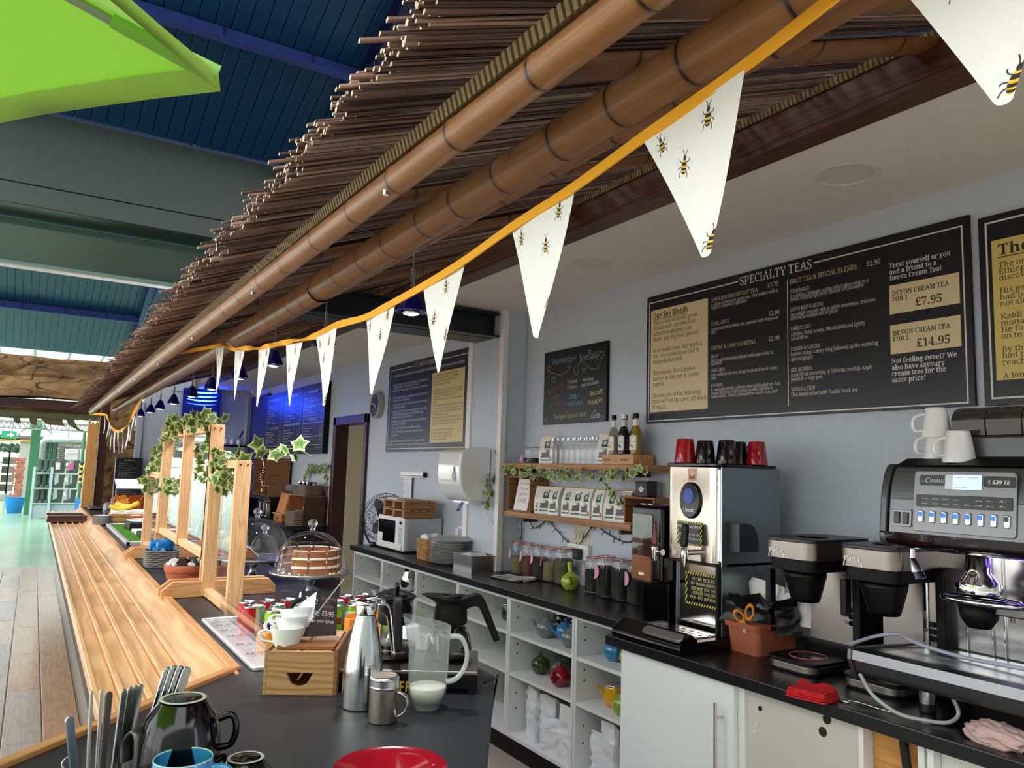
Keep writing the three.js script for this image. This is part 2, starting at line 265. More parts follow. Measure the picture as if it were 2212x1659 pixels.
{ // tray slide: boards with pale rails, raised lip along the counter, mitred end
  const g = thing('tray_slide', 'varnished oak tray slide of long boards and pale rails along the counter', 'tray slide', [0, 0, 0]);
  const z1 = -11.7, lim = (x) => -1.97 - x * 1.0;                                  // diagonal near end
  const strip = (x0, x1, y0, y1, m, n, inset = 0) => part(g, n, metres(at(extrude(poly([[x0, -z1], [x0, -(lim(x0) - inset)], [x1, -(lim(x1) - inset)], [x1, -z1]]), y1 - y0, 0.003), 0, y0, 0, -PI / 2), 'z'), m);
  const xs = [0.215, 0.282, 0.35, 0.417, 0.484];
  for (let i = 0; i < 4; i++) strip(xs[i] + 0.008, xs[i + 1] - 0.008, 0.826, 0.85, mat.oak, 'slide_board', 0.05);
  for (const x of xs) strip(x - 0.008, x + 0.008, 0.826, 0.863, T(tile(pineT, 1, 6), 0.3, 0, { color: '#fffaf4' }), 'slide_rail', 0.05);
  const lip = part(g, 'lip_board', metres(at(extrude(poly([[0.492, 0.84], [0.5, 0.848], [0.592, 0.905], [0.592, 0.84]]), -z1 - 2.5), 0, 0, z1), 'z'), mat.oak);
  part(g, 'edge_strip', bx(0.575, 0.608, 0.898, 0.912, -2.56, z1, 0.003), T(tile(oakT, 0.8, 5), 0.35, 0, { color: '#f0dac4' }));
  const e = V3(0.6, 0, -2.57), d = V3(-0.6, 0, 0.6);
  const end = metres(box(0.9, 0.075, 0.03, 0.004), 'x'); part(g, 'end_rail', at(end, 0.285, 0.875, -2.255, 0, -PI * 0.75), T(tile(oakT, 0.8, 5), 0.35, 0, { color: '#f0dac4' }));
  part(g, 'slide_support', bx(0.22, 0.6, 0.74, 0.826, -2.62, z1), M('#3a2a1c', 0.7));
}
{ // counter along the back wall
  const g = sgroup('back_counter'), H = 0.9;
  part(g, 'worktop', metres(at(extrude(poly([[2.3, 6.22], [2.27, 2.52], [2.035, 2.52], [2.035, -1.4], [XW, -1.4], [XW, 4.34], [2.6, 4.34], [2.6, 4.8], [XW, 4.8], [XW, 6.22]]), 0.04, 0.004, 2), 0, 0.86, 0, -PI / 2)), mat.backtop);
}
// ---------- reed canopy on bamboo poles ----------
const reedY = (x) => 2.021 + 0.37 * x;
const barkA = new THREE.Color('#72574a'), barkB = new THREE.Color('#48332b'), barkC = new THREE.Color('#977d6a'), cutC = new THREE.Color('#e2d2b0');
function reedGeo(x0, x1, z, y, d, kink, col) {                              // one gently bent stick, cut square at both ends
  const n = 6, s = 5, pos = [], nor = [], c = [], idx = [], ph = rr(0, 6), q = new THREE.Color();
  const P2 = (t) => { const x = lerp(x0, x1, t); return [x, reedY(x) + y + Math.sin(t * 4 + ph) * kink * 0.4, z + Math.sin(t * 3 + ph * 2) * kink + (t - 0.5) * kink * 2]; };
  for (let i = 0; i <= n; i++) {
    const t = i / n, p = P2(t), r = d / 2 * lerp(1.08, 0.8, t);
    q.copy(col).multiplyScalar(rr(0.85, 1.15));
    for (let j = 0; j < s; j++) { const a = (j / s) * PI * 2; pos.push(p[0], p[1] + Math.sin(a) * r, p[2] + Math.cos(a) * r); nor.push(0, Math.sin(a), Math.cos(a)); c.push(q.r, q.g, q.b); }
  }
  for (let i = 0; i < n; i++) for (let j = 0; j < s; j++) { const a = i * s + j, b = i * s + (j + 1) % s; idx.push(a, a + s, b, b, a + s, b + s); }
  const p = P2(0), base = pos.length / 3; pos.push(...p); nor.push(-1, -0.3, 0); c.push(cutC.r, cutC.g, cutC.b);
  for (let j = 0; j < s; j++) { pos.push(pos[j * 3], pos[j * 3 + 1], pos[j * 3 + 2]); nor.push(-1, -0.3, 0); c.push(cutC.r, cutC.g, cutC.b); }
  for (let j = 0; j < s; j++) idx.push(base, base + 1 + j, base + 1 + (j + 1) % s);
  const g = new THREE.BufferGeometry(); g.setAttribute('position', new THREE.Float32BufferAttribute(pos, 3)); g.setAttribute('normal', new THREE.Float32BufferAttribute(nor, 3));
  g.setAttribute('color', new THREE.Float32BufferAttribute(c, 3)); g.setIndex(idx); return g;
}
const reedM = new THREE.MeshStandardMaterial({ color: '#ffffff', vertexColors: true, roughness: 0.34 });
const bambooT = dataTex(512, 512, (u, v) => { const n = pn(u, v, 80, 6, 61) * 22 + pn(u, v, 9, 9, 62) * 22, s = pn(u, v, 150, 16, 63) > 0.45 ? -30 : 0; return [166 + n + s, 136 + n * 0.9 + s, 100 + n * 0.75 + s]; });
const bambooM = new THREE.MeshStandardMaterial({ map: tile(bambooT, 1, 1.4), roughness: 0.36, vertexColors: true, color: '#d6b694' }), bambooWarm = new THREE.MeshStandardMaterial({ map: tile(bambooT, 1, 1.4), roughness: 0.4, vertexColors: true, color: '#b8946c' });
function bamboo(len, r0, r1, gap, half = false) {                           // along +y, with nodes
  const pts = [], dark = []; let y = 0, i = 0;
  const push = (yy, dr, k) => { pts.push(V2(Math.max(0.002, lerp(r0, r1, yy / len) + dr), yy)); dark.push(k); };
  push(0, 0, 1); y = gap * rr(0.3, 0.9);
  while (y < len - 0.03) { push(y - 0.016, 0, 1); push(y - 0.006, 0.0018, 0.85); push(y - 0.002, 0.0004, 0.25); push(y + 0.001, 0.0002, 0.25); push(y + 0.005, 0.0012, 0.9); push(y + 0.014, -0.0004, 1); y += gap * rr(0.85, 1.15); }
  push(len, 0, 1);
  const seg = half ? 10 : 20, g = new THREE.LatheGeometry(pts, seg, half ? -PI / 2 : 0, half ? PI : PI * 2), n = g.attributes.position.count, c = new Float32Array(n * 3), uv = g.attributes.uv, p = g.attributes.position;
  for (let k = 0; k < n; k++) { const q = dark[k % pts.length]; c[k * 3] = c[k * 3 + 1] = c[k * 3 + 2] = q * q; uv.setXY(k, uv.getX(k), p.getY(k)); }
  g.setAttribute('color', new THREE.BufferAttribute(c, 3)); return g;
}
{
  const t = thing('reed_canopy', 'sloping canopy of brown brushwood reeds with pale cut ends over the serving counter', 'canopy', [0, 0, 0]);
  const rest = []; let nPart = 0;
  const pick = () => { const k = rnd(); return (k < 0.5 ? barkA : k < 0.78 ? barkB : barkC).clone().multiplyScalar(rr(0.75, 1.2)); };
  for (let z = -11.3; z < 0.5; z += 0.0056) {
    const clump = N3(z * 5, 0, 3) * 0.035 + N3(z * 17, 4, 1) * 0.025 + rr(-0.02, 0.02), thick = rnd() < 0.08 ? rr(0.012, 0.016) : rr(0.006, 0.0105), lay = rr(0, 0.035);
    const g = reedGeo(0.43 + clump - (rnd() < 0.05 ? 0.06 : 0), 1.99, z, lay, thick, rr(0.001, 0.012), pick());
    if (z > -2.4 && z < -0.75 && lay < 0.03 && nPart < 232) { part(t, 'reed', g, reedM); nPart++; } else rest.push(g);
    if (rnd() < 0.5) rest.push(reedGeo(0.44 + clump + rr(-0.03, 0.03), rr(1.2, 1.99), z + 0.003, lay + rr(0.01, 0.03), rr(0.006, 0.011), 0.008, pick()));
  }
  part(t, 'reeds_beyond', merge(rest), reedM).userData.kind = 'stuff';
  // split bamboo rafters under the reeds
  for (const [z, w] of [[-0.3, 0.05], [-0.84, 0.055], [-1.1, 0.052], [-1.95, 0.05], [-2.66, 0.05], [-3.8, 0.05], [-4.9, 0.05], [-6.1, 0.05], [-7.3, 0.05], [-8.5, 0.05], [-9.7, 0.05], [-10.8, 0.05]]) {
    const g = bamboo(1.44, w, w * 0.85, 0.3, true);
    g.scale(1, 1, 0.55); g.rotateX(PI / 2).rotateY(PI / 2);                  // length along +x
    const o = part(t, 'split_bamboo_rafter', at(g, 0, 0, 0, rr(-0.05, 0.05), 0, Math.atan(0.37)), bambooWarm); o.position.set(0.68, reedY(0.68) - 0.018, z);
  }
  // ribbed battens on the outer pole and along the ceiling edge
  const rib = (n, z0, z1) => { const l = []; for (let z = z0; z < z1; z += 0.016) l.push(box(0.018, 0.024, 0.009).translate(0, 0, z)); l.push(box(0.012, 0.022, z1 - z0).translate(0.004, 0, (z0 + z1) / 2)); return metres(merge(l)); };
  const b1 = part(t, 'ribbed_batten', at(rib(0, -11, 0.4), 0, 0, 0, 0, 0, 0.3), M('#75623e', 0.65)); b1.position.set(0.553, 2.152, 0); b1.userData.label = 'grooved batten on the outer pole';
  const b2 = part(t, 'ribbed_batten', at(rib(0, -12, 1.4), 0, 0, 0, 0, 0, 0.3), M('#75623e', 0.65)); b2.position.set(1.925, 2.722, 0);
}
{ // poles
  const lay = (g) => g.rotateX(-PI / 2);                                        // along -z
  const poleThing = (label, x, z0, z1, y0, y1, r0, r1, gap) => { const p = thing('bamboo_pole', label, 'bamboo pole', [x, y0, z0]); const g = lay(bamboo(z0 - z1, r0, r1, gap)); part(p, 'cane', at(g, 0, 0, 0, Math.atan2(y1 - y0, z0 - z1)), bambooM); const c = []; for (let z = -0.8; z > z1 - z0 + 0.3; z -= 1.1) c.push(at(cyl(0.006, 0.006, 0.01, 8), -0.018, -lerp(r0, r1, z / (z1 - z0)) * 0.95, z)); part(p, 'bolt_head', merge(c), mat.steel); return p; };
  poleThing('near length of the slim outer bamboo pole under the reed edge', 0.57, 0.5, -5.1, 2.108, 2.12, 0.024, 0.036, 0.25);
  poleThing('far length of the slim outer bamboo pole, ending above the timber post', 0.57, -5.05, -10.9, 2.12, 2.122, 0.034, 0.033, 0.22);
  poleThing('nearest thick inner bamboo pole, above the bee bunting', 0.81, 0.5, -2.66, 2.185, 2.168, 0.03, 0.05, 0.2);
  poleThing('middle thick inner bamboo pole, beginning at the dark joint', 0.81, -2.62, -5.42, 2.162, 2.158, 0.05, 0.044, 0.17);
  poleThing('farthest thick inner bamboo pole with the far bunting tied on it', 0.81, -5.4, -10.6, 2.16, 2.15, 0.042, 0.034, 0.16);
  poleThing('thin bamboo rail carrying the blue pendant lamps', 1.02, 0.2, -10.8, 2.28, 2.27, 0.02, 0.026, 0.22);
}
{
  const g = struct('trim_1', merge([bx(1.93, 1.945, 2.622, 2.71, 1.5, -12, 0.004), bx(1.935, 2.03, 2.6, 2.628, 1.5, -12, 0.004), bx(1.925, 1.945, 2.71, 2.726, 1.5, -12, 0.004)]), T(tile(darkwoodT, 1, 4), 0.4, 0, { color: '#e2c8ba' }));
}
{ // pendant lamps
  const shadeM = P('#15147a', 0.18, 0, { transmission: 0.3, thickness: 0, clearcoat: 0.6 }), glowM = M('#ffffff', 0.4, 0, { emissive: '#f4f7ff', emissiveIntensity: 9 });
  const root = thing('pendant_lamp', 'x', 'pendant lamp', [1, 0, -2.26], 0, 'blue pendant lamps in a row under the canopy');
  part(root, 'cord', rod([0, 2.285, 0], [0, 2.16, 0], 0.0025), M('#8c8c90', 0.5)); part(root, 'stem', at(lathe([[0, 0.075], [0.006, 0.075], [0.0065, 0.02], [0.009, 0.014], [0.012, 0], [0, 0]], 16), 0, 2.115, 0), mat.steel);
  const sh = part(root, 'lamp_shade', at(lathe([[0.013, 0.078], [0.02, 0.07], [0.052, 0.002], [0.0535, 0], [0.0515, 0], [0.018, 0.068], [0.011, 0.076]], 40), 0, 2.045, 0), shadeM);
  const fins = []; for (let i = 0; i < 22; i++) fins.push(at(box(0.009, 0.024, 0.0016).translate(0.0215, 0, 0), 0, 2.057, 0, 0, (i / 22) * PI * 2)); fins.push(at(cyl(0.0135, 0.0135, 0.03, 16), 0, 2.05, 0), at(lathe([[0.022, 0.004], [0.029, 0.004], [0.029, -0.003], [0.025, -0.005]], 28), 0, 2.043, 0));
  const bulb = part(root, 'bulb', merge(fins), mat.steel); part(bulb, 'bulb_face', at(lathe([[0, -0.009], [0.014, -0.008], [0.025, -0.004]], 28), 0, 2.043, 0), glowM);
  const which = ['nearest and largest', 'second nearest', 'third from the near end', 'fourth from the near end', 'fifth from the near end', 'sixth from the near end', 'seventh from the near end', 'eighth from the near end', 'second farthest', 'farthest'];
  const zs = [-2.26, -3.14, -3.95, -4.71, -5.56, -6.33, -7.25, -8.09, -8.8, -9.68];
  zs.forEach((z, i) => {
    const o = i ? copy(root, [1, 0, z], 0) : root; o.userData.label = which[i] + ' blue cone pendant lamp of the row under the canopy';
    const l = new THREE.SpotLight('#f2f5ff', 3.2, 0, 0.9, 0.6); l.position.set(1, 2.028, z); l.target.position.set(1, 0, z); l.castShadow = true; l.shadow.radius = 1; l.name = 'pendant_light'; scene.add(l, l.target);
  });
}
// ---------- bunting ----------
function bee(x, cx, cy, s, rot) {
  x.save(); x.translate(cx, cy); x.rotate(rot); x.scale(s, s);
  x.fillStyle = 'rgba(214,220,222,0.75)'; for (const k of [-1, 1]) { x.beginPath(); x.ellipse(k * 17, -2, 15, 7, k * -0.5, 0, 7); x.fill(); }
  x.strokeStyle = '#23242a'; x.lineWidth = 2; for (const k of [-1, 1]) { for (const [a, b, c, d] of [[6, -8, 16, -16], [7, 2, 18, 8], [6, 10, 13, 24]]) { x.beginPath(); x.moveTo(k * a, b); x.quadraticCurveTo(k * c, b, k * c, d); x.stroke(); } x.beginPath(); x.moveTo(k * 2, -20); x.quadraticCurveTo(k * 3, -28, k * 8, -34); x.stroke(); }
  x.fillStyle = '#22211f'; x.beginPath(); x.ellipse(0, -17, 5, 5, 0, 0, 7); x.fill();
  x.save(); x.beginPath(); x.ellipse(0, 2, 8.5, 17, 0, 0, 7); x.clip(); x.fillStyle = '#e8b830'; x.fillRect(-12, -20, 24, 42); x.fillStyle = '#1f1e1e'; for (const [a, b] of [[-20, 8], [-8, 7], [4, 5], [12, 4]]) x.fillRect(-12, a, 24, b); x.restore(); x.restore();
}
const beeT = canvasTex(1536, 512, (x, w, h) => {
  x.fillStyle = '#e4e4e0'; x.fillRect(0, 0, w, h);
  for (let i = 0; i < 2600; i++) { const g = 219 + ((i * 37) % 14); x.fillStyle = `rgba(${g},${g},${g - 4},0.5)`; x.fillRect((i * 613) % w, (i * 389) % h, 14 + (i % 30), 2); }
  const sets = [[[330, 70, 1.15, 0.25], [90, 60, 0.95, -0.2], [190, 175, 1.1, 0.3], [285, 470, 1.1, 0.5]], [[90, 60, 1, 0], [400, 40, 1, 0.3], [300, 150, 1, 0.1], [330, 390, 0.9, 0.6]], [[290, 60, 1.1, 0.05], [160, 210, 1.05, 0.3], [330, 330, 1.05, 0.15]]];
  sets.forEach((s, k) => s.forEach(([a, b, c, d]) => bee(x, k * 512 + a, b, c * 1.45, d)));
});
const flagM = T(beeT, 0.75), ribbonM = M('#f2ab1d', 0.7);
function flagGeo(a, b, tip, x, k, puff) {                                      // corners as [z, y]; k picks the printed design
  const n = 10, pos = [], uv = [], idx = [];
  for (let i = 0; i <= n; i++) for (let j = 0; j <= n; j++) {
    const v = i / n, u = j / n, w = 1 - v * 0.93, uu = 0.5 + (u - 0.5) * w, z = lerp(a[0], b[0], u) * (1 - v) + (tip[0] + (u - 0.5) * 0.016) * v, y = lerp(a[1], b[1], u) * (1 - v) + (tip[1] - (1 - Math.pow(2 * u - 1, 2)) * 0.005) * v;
    pos.push(x + Math.sin(v * 2.6 + k) * puff + Math.sin(u * 5 + v * 3 + k * 2) * puff * 0.5, y, z); uv.push((k % 3 + clamp(uu, 0.003, 0.997)) / 3, 1 - v);
  }
  for (let i = 0; i < n; i++) for (let j = 0; j < n; j++) { const q = i * (n + 1) + j; idx.push(q, q + n + 1, q + 1, q + 1, q + n + 1, q + n + 2); }
  const g = new THREE.BufferGeometry(); g.setAttribute('position', new THREE.Float32BufferAttribute(pos, 3)); g.setAttribute('uv', new THREE.Float32BufferAttribute(uv, 2)); g.setIndex(idx); g.computeVertexNormals(); return g;
}
function ribbon(pts, w, twist, n = 90) {                                       // folded tape along a path; twist(t) turns it about its length
  const c = spline(pts), pos = [], idx = [];
  for (let i = 0; i <= n; i++) { const t = i / n, p = c.getPointAt(t), tan = c.getTangentAt(t), a = twist(t), side = V3(1, 0, 0), up = V3().crossVectors(tan, side).normalize(); if (up.y < 0) up.negate(); const d = up.clone().multiplyScalar(Math.cos(a)).addScaledVector(side, Math.sin(a)), e = V3().crossVectors(d, tan).normalize().multiplyScalar(0.0016); for (const [k, m] of [[0.5, 1], [-0.5, 1], [-0.5, -1], [0.5, -1]]) pos.push(p.x + d.x * k * w + e.x * m, p.y + d.y * k * w + e.y * m, p.z + d.z * k * w + e.z * m); }
  for (let i = 0; i < n; i++) for (let j = 0; j < 4; j++) { const a = i * 4 + j, b = i * 4 + (j + 1) % 4; idx.push(a, b, a + 4, b, b + 4, a + 4); }
  const g = new THREE.BufferGeometry(); g.setAttribute('position', new THREE.Float32BufferAttribute(pos, 3)); g.setIndex(idx); return toCreasedNormals(g.toNonIndexed(), 0.6);
}
{
  const t = thing('bunting', 'white cotton bunting printed with bees on a yellow ribbon, strung below the nearest bamboo pole', 'bunting', [0, 0, 0]);
  const F = [[[-0.46, 2.102], [-0.262, 2.128], [-0.345, 1.9]], [[-0.846, 2.042], [-0.649, 2.067], [-0.722, 1.839]], [[-1.227, 1.999], [-1.026, 2.017], [-1.121, 1.782]], [[-1.614, 1.959], [-1.416, 1.975], [-1.503, 1.754]], [[-1.983, 1.942], [-1.785, 1.95], [-1.897, 1.736]], [[-2.413, 1.95], [-2.209, 1.954], [-2.302, 1.728]], [[-2.773, 1.973], [-2.576, 1.958], [-2.655, 1.743]], [[-3.195, 2.003], [-3.009, 1.99], [-3.123, 1.771]], [[-3.629, 2.05], [-3.441, 2.032], [-3.535, 1.819]], [[-4.075, 2.12], [-3.867, 2.099], [-3.998, 1.883]]];
  const pts = []; for (const [a, b] of F) pts.push([0.742, b[1] + 0.008, b[0]], [0.742, a[1] + 0.008, a[0]]); pts.push([0.68, 2.13, -4.3], [0.6, 2.115, -4.45]); pts.unshift([0.742, 2.2, 0.1]);
  part(t, 'ribbon', ribbon(pts, 0.021, (s) => (s > 0.42 ? Math.sin((s - 0.42) * 46) * 1.1 * Math.min(1, (s - 0.42) * 6) : 0.15), 260), ribbonM);
  F.forEach(([a, b, c], i) => part(t, 'flag', flagGeo(a, b, c, 0.74, [0, 0, 1, 2, 1, 0, 2, 1, 2, 0][i], 0.004), flagM));
}
{
  const t = thing('bunting', 'small far bunting of narrow white flags looped beside the timber post', 'bunting', [0, 0, 0]);
  const pts = [[0.6, 2.14, -11.75], [0.76, 2.13, -11.55], [0.78, 2.067, -11.26], [0.78, 1.919, -10.42], [0.78, 1.863, -9.82], [0.78, 1.852, -9.26], [0.78, 1.87, -8.88], [0.78, 1.908, -8.5], [0.78, 2.03, -7.9], [0.79, 2.13, -7.4]];
  part(t, 'ribbon', ribbon(pts, 0.03, (s) => Math.sin(s * 20) * 0.6, 120), ribbonM);
  const c = spline(pts);
  for (let i = 0; i < 10; i++) { const p = c.getPointAt(0.06 + i * 0.095), w = 0.05; part(t, 'flag', flagGeo([p.z - w, p.y], [p.z + w, p.y], [p.z + rr(-0.05, 0.0), p.y - 0.24], p.x, i, 0.012), flagM); }
}
{ // lime parasol
  const tip = V3(0.193, 2.144, -1.218), R = 1.5, h = 0.5, cx = tip.x - Math.cos(0.05) * R, cz = tip.z - Math.sin(0.05) * R, t = thing('parasol', 'lime green market parasol with grey ribs seen from below', 'parasol', [cx, 0, cz]);
  const cloth = P('#9fe840', 0.85, 0, { transmission: 0.5, thickness: 0 }), rib = M('#7f877c', 0.5), y0 = tip.y, a0 = Math.atan2(tip.z - cz, tip.x - cx);
  const n = 6, pos = [], idx = [], hem = [], st = 14; let k = 0;
  for (let i = 0; i < n; i++) {
    const A = a0 + (i / n) * PI * 2, B = a0 + ((i + 1) / n) * PI * 2, base = pos.length / 3;
    for (let r = 0; r <= st; r++) for (let s = 0; s <= st; s++) { const f = r / st, u = s / st, sag = 4 * u * (1 - u), x = lerp(Math.cos(A), Math.cos(B), u) * R * f, z = lerp(Math.sin(A), Math.sin(B), u) * R * f, rr_ = 1 - sag * f * 0.09; pos.push(x * rr_, y0 + h * (1 - f) - sag * f * (1 - f) * 0.12 + sag * 0.01, z * rr_); }
    for (let r = 0; r < st; r++) for (let s = 0; s < st; s++) { const q = base + r * (st + 1) + s; idx.push(q, q + 1, q + st + 1, q + 1, q + st + 2, q + st + 1); }
    const edge = []; for (let s = 0; s <= 10; s++) { const q = (base + st * (st + 1) + Math.round(s / 10 * st)) * 3; edge.push([pos[q], pos[q + 1], pos[q + 2]]); }
    const hp = [], hi = []; edge.forEach((e, s) => { const v = V3(...e), inw = v.clone().setY(0).multiplyScalar(-0.03); hp.push(e[0] * 1.001, e[1] - 0.001, e[2] * 1.001, e[0] * 1.004, e[1] - 0.028, e[2] * 1.004, e[0] + inw.x * 0.55, e[1] + 0.002, e[2] + inw.z * 0.55); if (s < 10) { const q = s * 3; hi.push(q, q + 1, q + 3, q + 1, q + 4, q + 3, q + 1, q + 2, q + 4, q + 2, q + 5, q + 4); } });
    const hg = new THREE.BufferGeometry(); hg.setAttribute('position', new THREE.Float32BufferAttribute(hp, 3)); hg.setIndex(hi); hg.computeVertexNormals(); hem.push(hg.toNonIndexed());
  }
  const g = new THREE.BufferGeometry(); g.setAttribute('position', new THREE.Float32BufferAttribute(pos, 3)); g.setIndex(idx); g.computeVertexNormals();
  part(t, 'canopy', g, cloth); part(t, 'hem', merge(hem), P('#8fb545', 0.85, 0, { transmission: 0.15, thickness: 0 }));
  for (let i = 0; i < n; i++) { const A = a0 + (i / n) * PI * 2, f = 0.93, o = part(t, 'rib', metres(rod([0, y0 + h - 0.03, 0], [Math.cos(A) * R * f, y0 + h * (1 - f) - 0.012, Math.sin(A) * R * f], 0.008, 0.007, 6)), rib); const e = [Math.cos(A) * R, y0 - 0.004, Math.sin(A) * R], m = [Math.cos(A) * R * 0.9, y0 + h * 0.1 - 0.012, Math.sin(A) * R * 0.9]; part(t, 'corner_pocket', rod(m, e, 0.011, 0.017, 8), P('#84b84c', 0.85, 0, { transmission: 0.2, thickness: 0 })); }
  part(t, 'pole', cyl(0.019, 0.019, y0 + h - 0.02, 20), M('#8d8f8c', 0.35, 0.7)); part(t, 'base', lathe([[0, 0.06], [0.04, 0.06], [0.24, 0.03], [0.26, 0], [0, 0]], 32), M('#3a3b3b', 0.7));
}
// ---------- shelf units and cupboard under the back counter ----------
{
  const zs = [-6.14, -5.54, -4.93, -4.32, -3.71, -3.1, -2.5], W = ['leftmost, with stacked plates', 'second from the left, with the steel jug', 'with rows of upturned glasses', 'with the dark green pot and glass mugs', 'with teapots above white bags', 'beside the cupboard door'];
  for (let i = 0; i < 6; i++) {
    const t = thing('shelf_unit', 'open white shelf unit under the dark worktop, ' + W[i], 'shelf unit', [2.31, 0, (zs[i] + zs[i + 1]) / 2], 0, 'white open shelf units'), w = zs[i + 1] - zs[i];
    for (const s of [-1, 1]) part(t, 'side_panel', bx(0, 0.46, 0.12, 0.855, s * (w / 2 - 0.002), s * (w / 2 - 0.02), 0.001), mat.cupboard);
    part(t, 'back_panel', bx(0.45, 0.46, 0.12, 0.855, -w / 2 + 0.02, w / 2 - 0.02), mat.cupboardIn);
    for (const y of [0.65, 0.44]) part(t, 'shelf', bx(0.004, 0.45, y - 0.002, y + 0.016, -w / 2 + 0.02, w / 2 - 0.02, 0.001), mat.cupboard);
    part(t, 'top_panel', bx(0, 0.45, 0.84, 0.857, -w / 2 + 0.02, w / 2 - 0.02), mat.cupboard);
    part(t, 'bottom_panel', bx(0, 0.45, 0.12, 0.138, -w / 2 + 0.02, w / 2 - 0.02), mat.cupboard);
    part(t, 'plinth', bx(0.05, 0.066, 0, 0.12, -w / 2, w / 2), mat.black);
    const pins = []; for (const y of [0.26, 0.34, 0.55, 0.6, 0.74, 0.8]) for (const x of [0.05, 0.4]) pins.push(at(cyl(0.005, 0.005, 0.003, 10), x, y, -w / 2 + 0.02, PI / 2)); part(t, 'shelf_pin', merge(pins), mat.grey).userData.kind = 'stuff';
  }
  const c = thing('cupboard', 'white base cupboard with one flat door and a steel bar handle', 'cupboard', [2.08, 0, -2.153]);
  part(c, 'carcass', bx(0, 0.6, 0.13, 0.856, -0.3, 0.3), mat.cupboard); part(c, 'plinth', bx(0.05, 0.07, 0, 0.13, -0.3, 0.3), mat.black);
  const d = part(c, 'door', bx(-0.02, -0.001, 0.14, 0.852, -0.297, 0.285, 0.002), M('#e9eaec', 0.3));
  part(d, 'handle', [rod([-0.055, 0.42, 0.236], [-0.055, 0.79, 0.236], 0.006, 0.006, 14), rod([-0.055, 0.46, 0.236], [-0.018, 0.46, 0.236], 0.005), rod([-0.055, 0.74, 0.236], [-0.018, 0.74, 0.236], 0.005)], mat.steel);
  const o = thing('open_cupboard', 'grey-white open base cupboard without its door, drilled with holes, right of the white cupboard', 'cupboard', [2.075, 0, -1.63]);
  part(o, 'side_panel', bx(0, 0.58, 0.12, 0.857, -0.222, -0.205, 0.001), mat.cupboard); part(o, 'side_panel', bx(0, 0.58, 0.12, 0.857, 0.21, 0.226, 0.001), mat.cupboard);
  part(o, 'front_panel', bx(0.012, 0.03, 0.12, 0.845, -0.205, 0.21), M('#c9c5bd', 0.5));
  const pins = []; for (const [y, z] of [[0.79, -0.16], [0.75, -0.165], [0.72, -0.172]]) pins.push(at(cyl(0.006, 0.006, 0.004, 12), 0.012, y, z, 0, 0, PI / 2)); part(o, 'cap', merge(pins), M('#dad7d0', 0.5));
  const hs = []; for (const [y, z, r] of [[0.8, -0.15, 0.008], [0.835, 0.1, 0.014], [0.795, 0.085, 0.014]]) hs.push(at(cyl(r, r, 0.0015, 20), 0.0118, y, z, 0, 0, PI / 2)); part(o, 'drilled_hole', merge(hs), M('#2a1d12', 0.9));
  const q = thing('plywood_panel', 'bare plywood board behind the black hose under the worktop', 'board', [2.12, 0, -1.33]);
  part(q, 'board', bx(0, 0.018, 0.05, 0.855, -0.07, 0.085), T(tile(pineT, 1, 3), 0.7, 0, { color: '#e6cf9c' })); part(q, 'knot_hole', at(cyl(0.006, 0.006, 0.002, 14), -0.0005, 0.74, -0.01, 0, 0, PI / 2), M('#1c120a', 0.9));
  single('hose', tube([[2.1, 0.86, -1.3], [2.09, 0.78, -1.285], [2.1, 0.7, -1.27], [2.1, 0.4, -1.26], [2.12, 0.05, -1.26]], 0.012, 20, 8), mat.rubber, 'black hose hanging below the worktop in front of bare plywood', 'hose');
  const e = thing('end_cupboard', 'white cupboard sides and pale panel at the right end under the worktop', 'cupboard', [2.09, 0, -1.2]);
  part(e, 'side_panel', bx(-0.015, 0.55, 0.1, 0.857, -0.045, -0.027, 0.001), mat.cupboard); part(e, 'side_panel', bx(-0.015, 0.55, 0.1, 0.857, -0.02, -0.002, 0.001), mat.cupboard); part(e, 'front_panel', bx(0.02, 0.035, 0.1, 0.845, 0, 0.8), mat.cupboardIn);
}
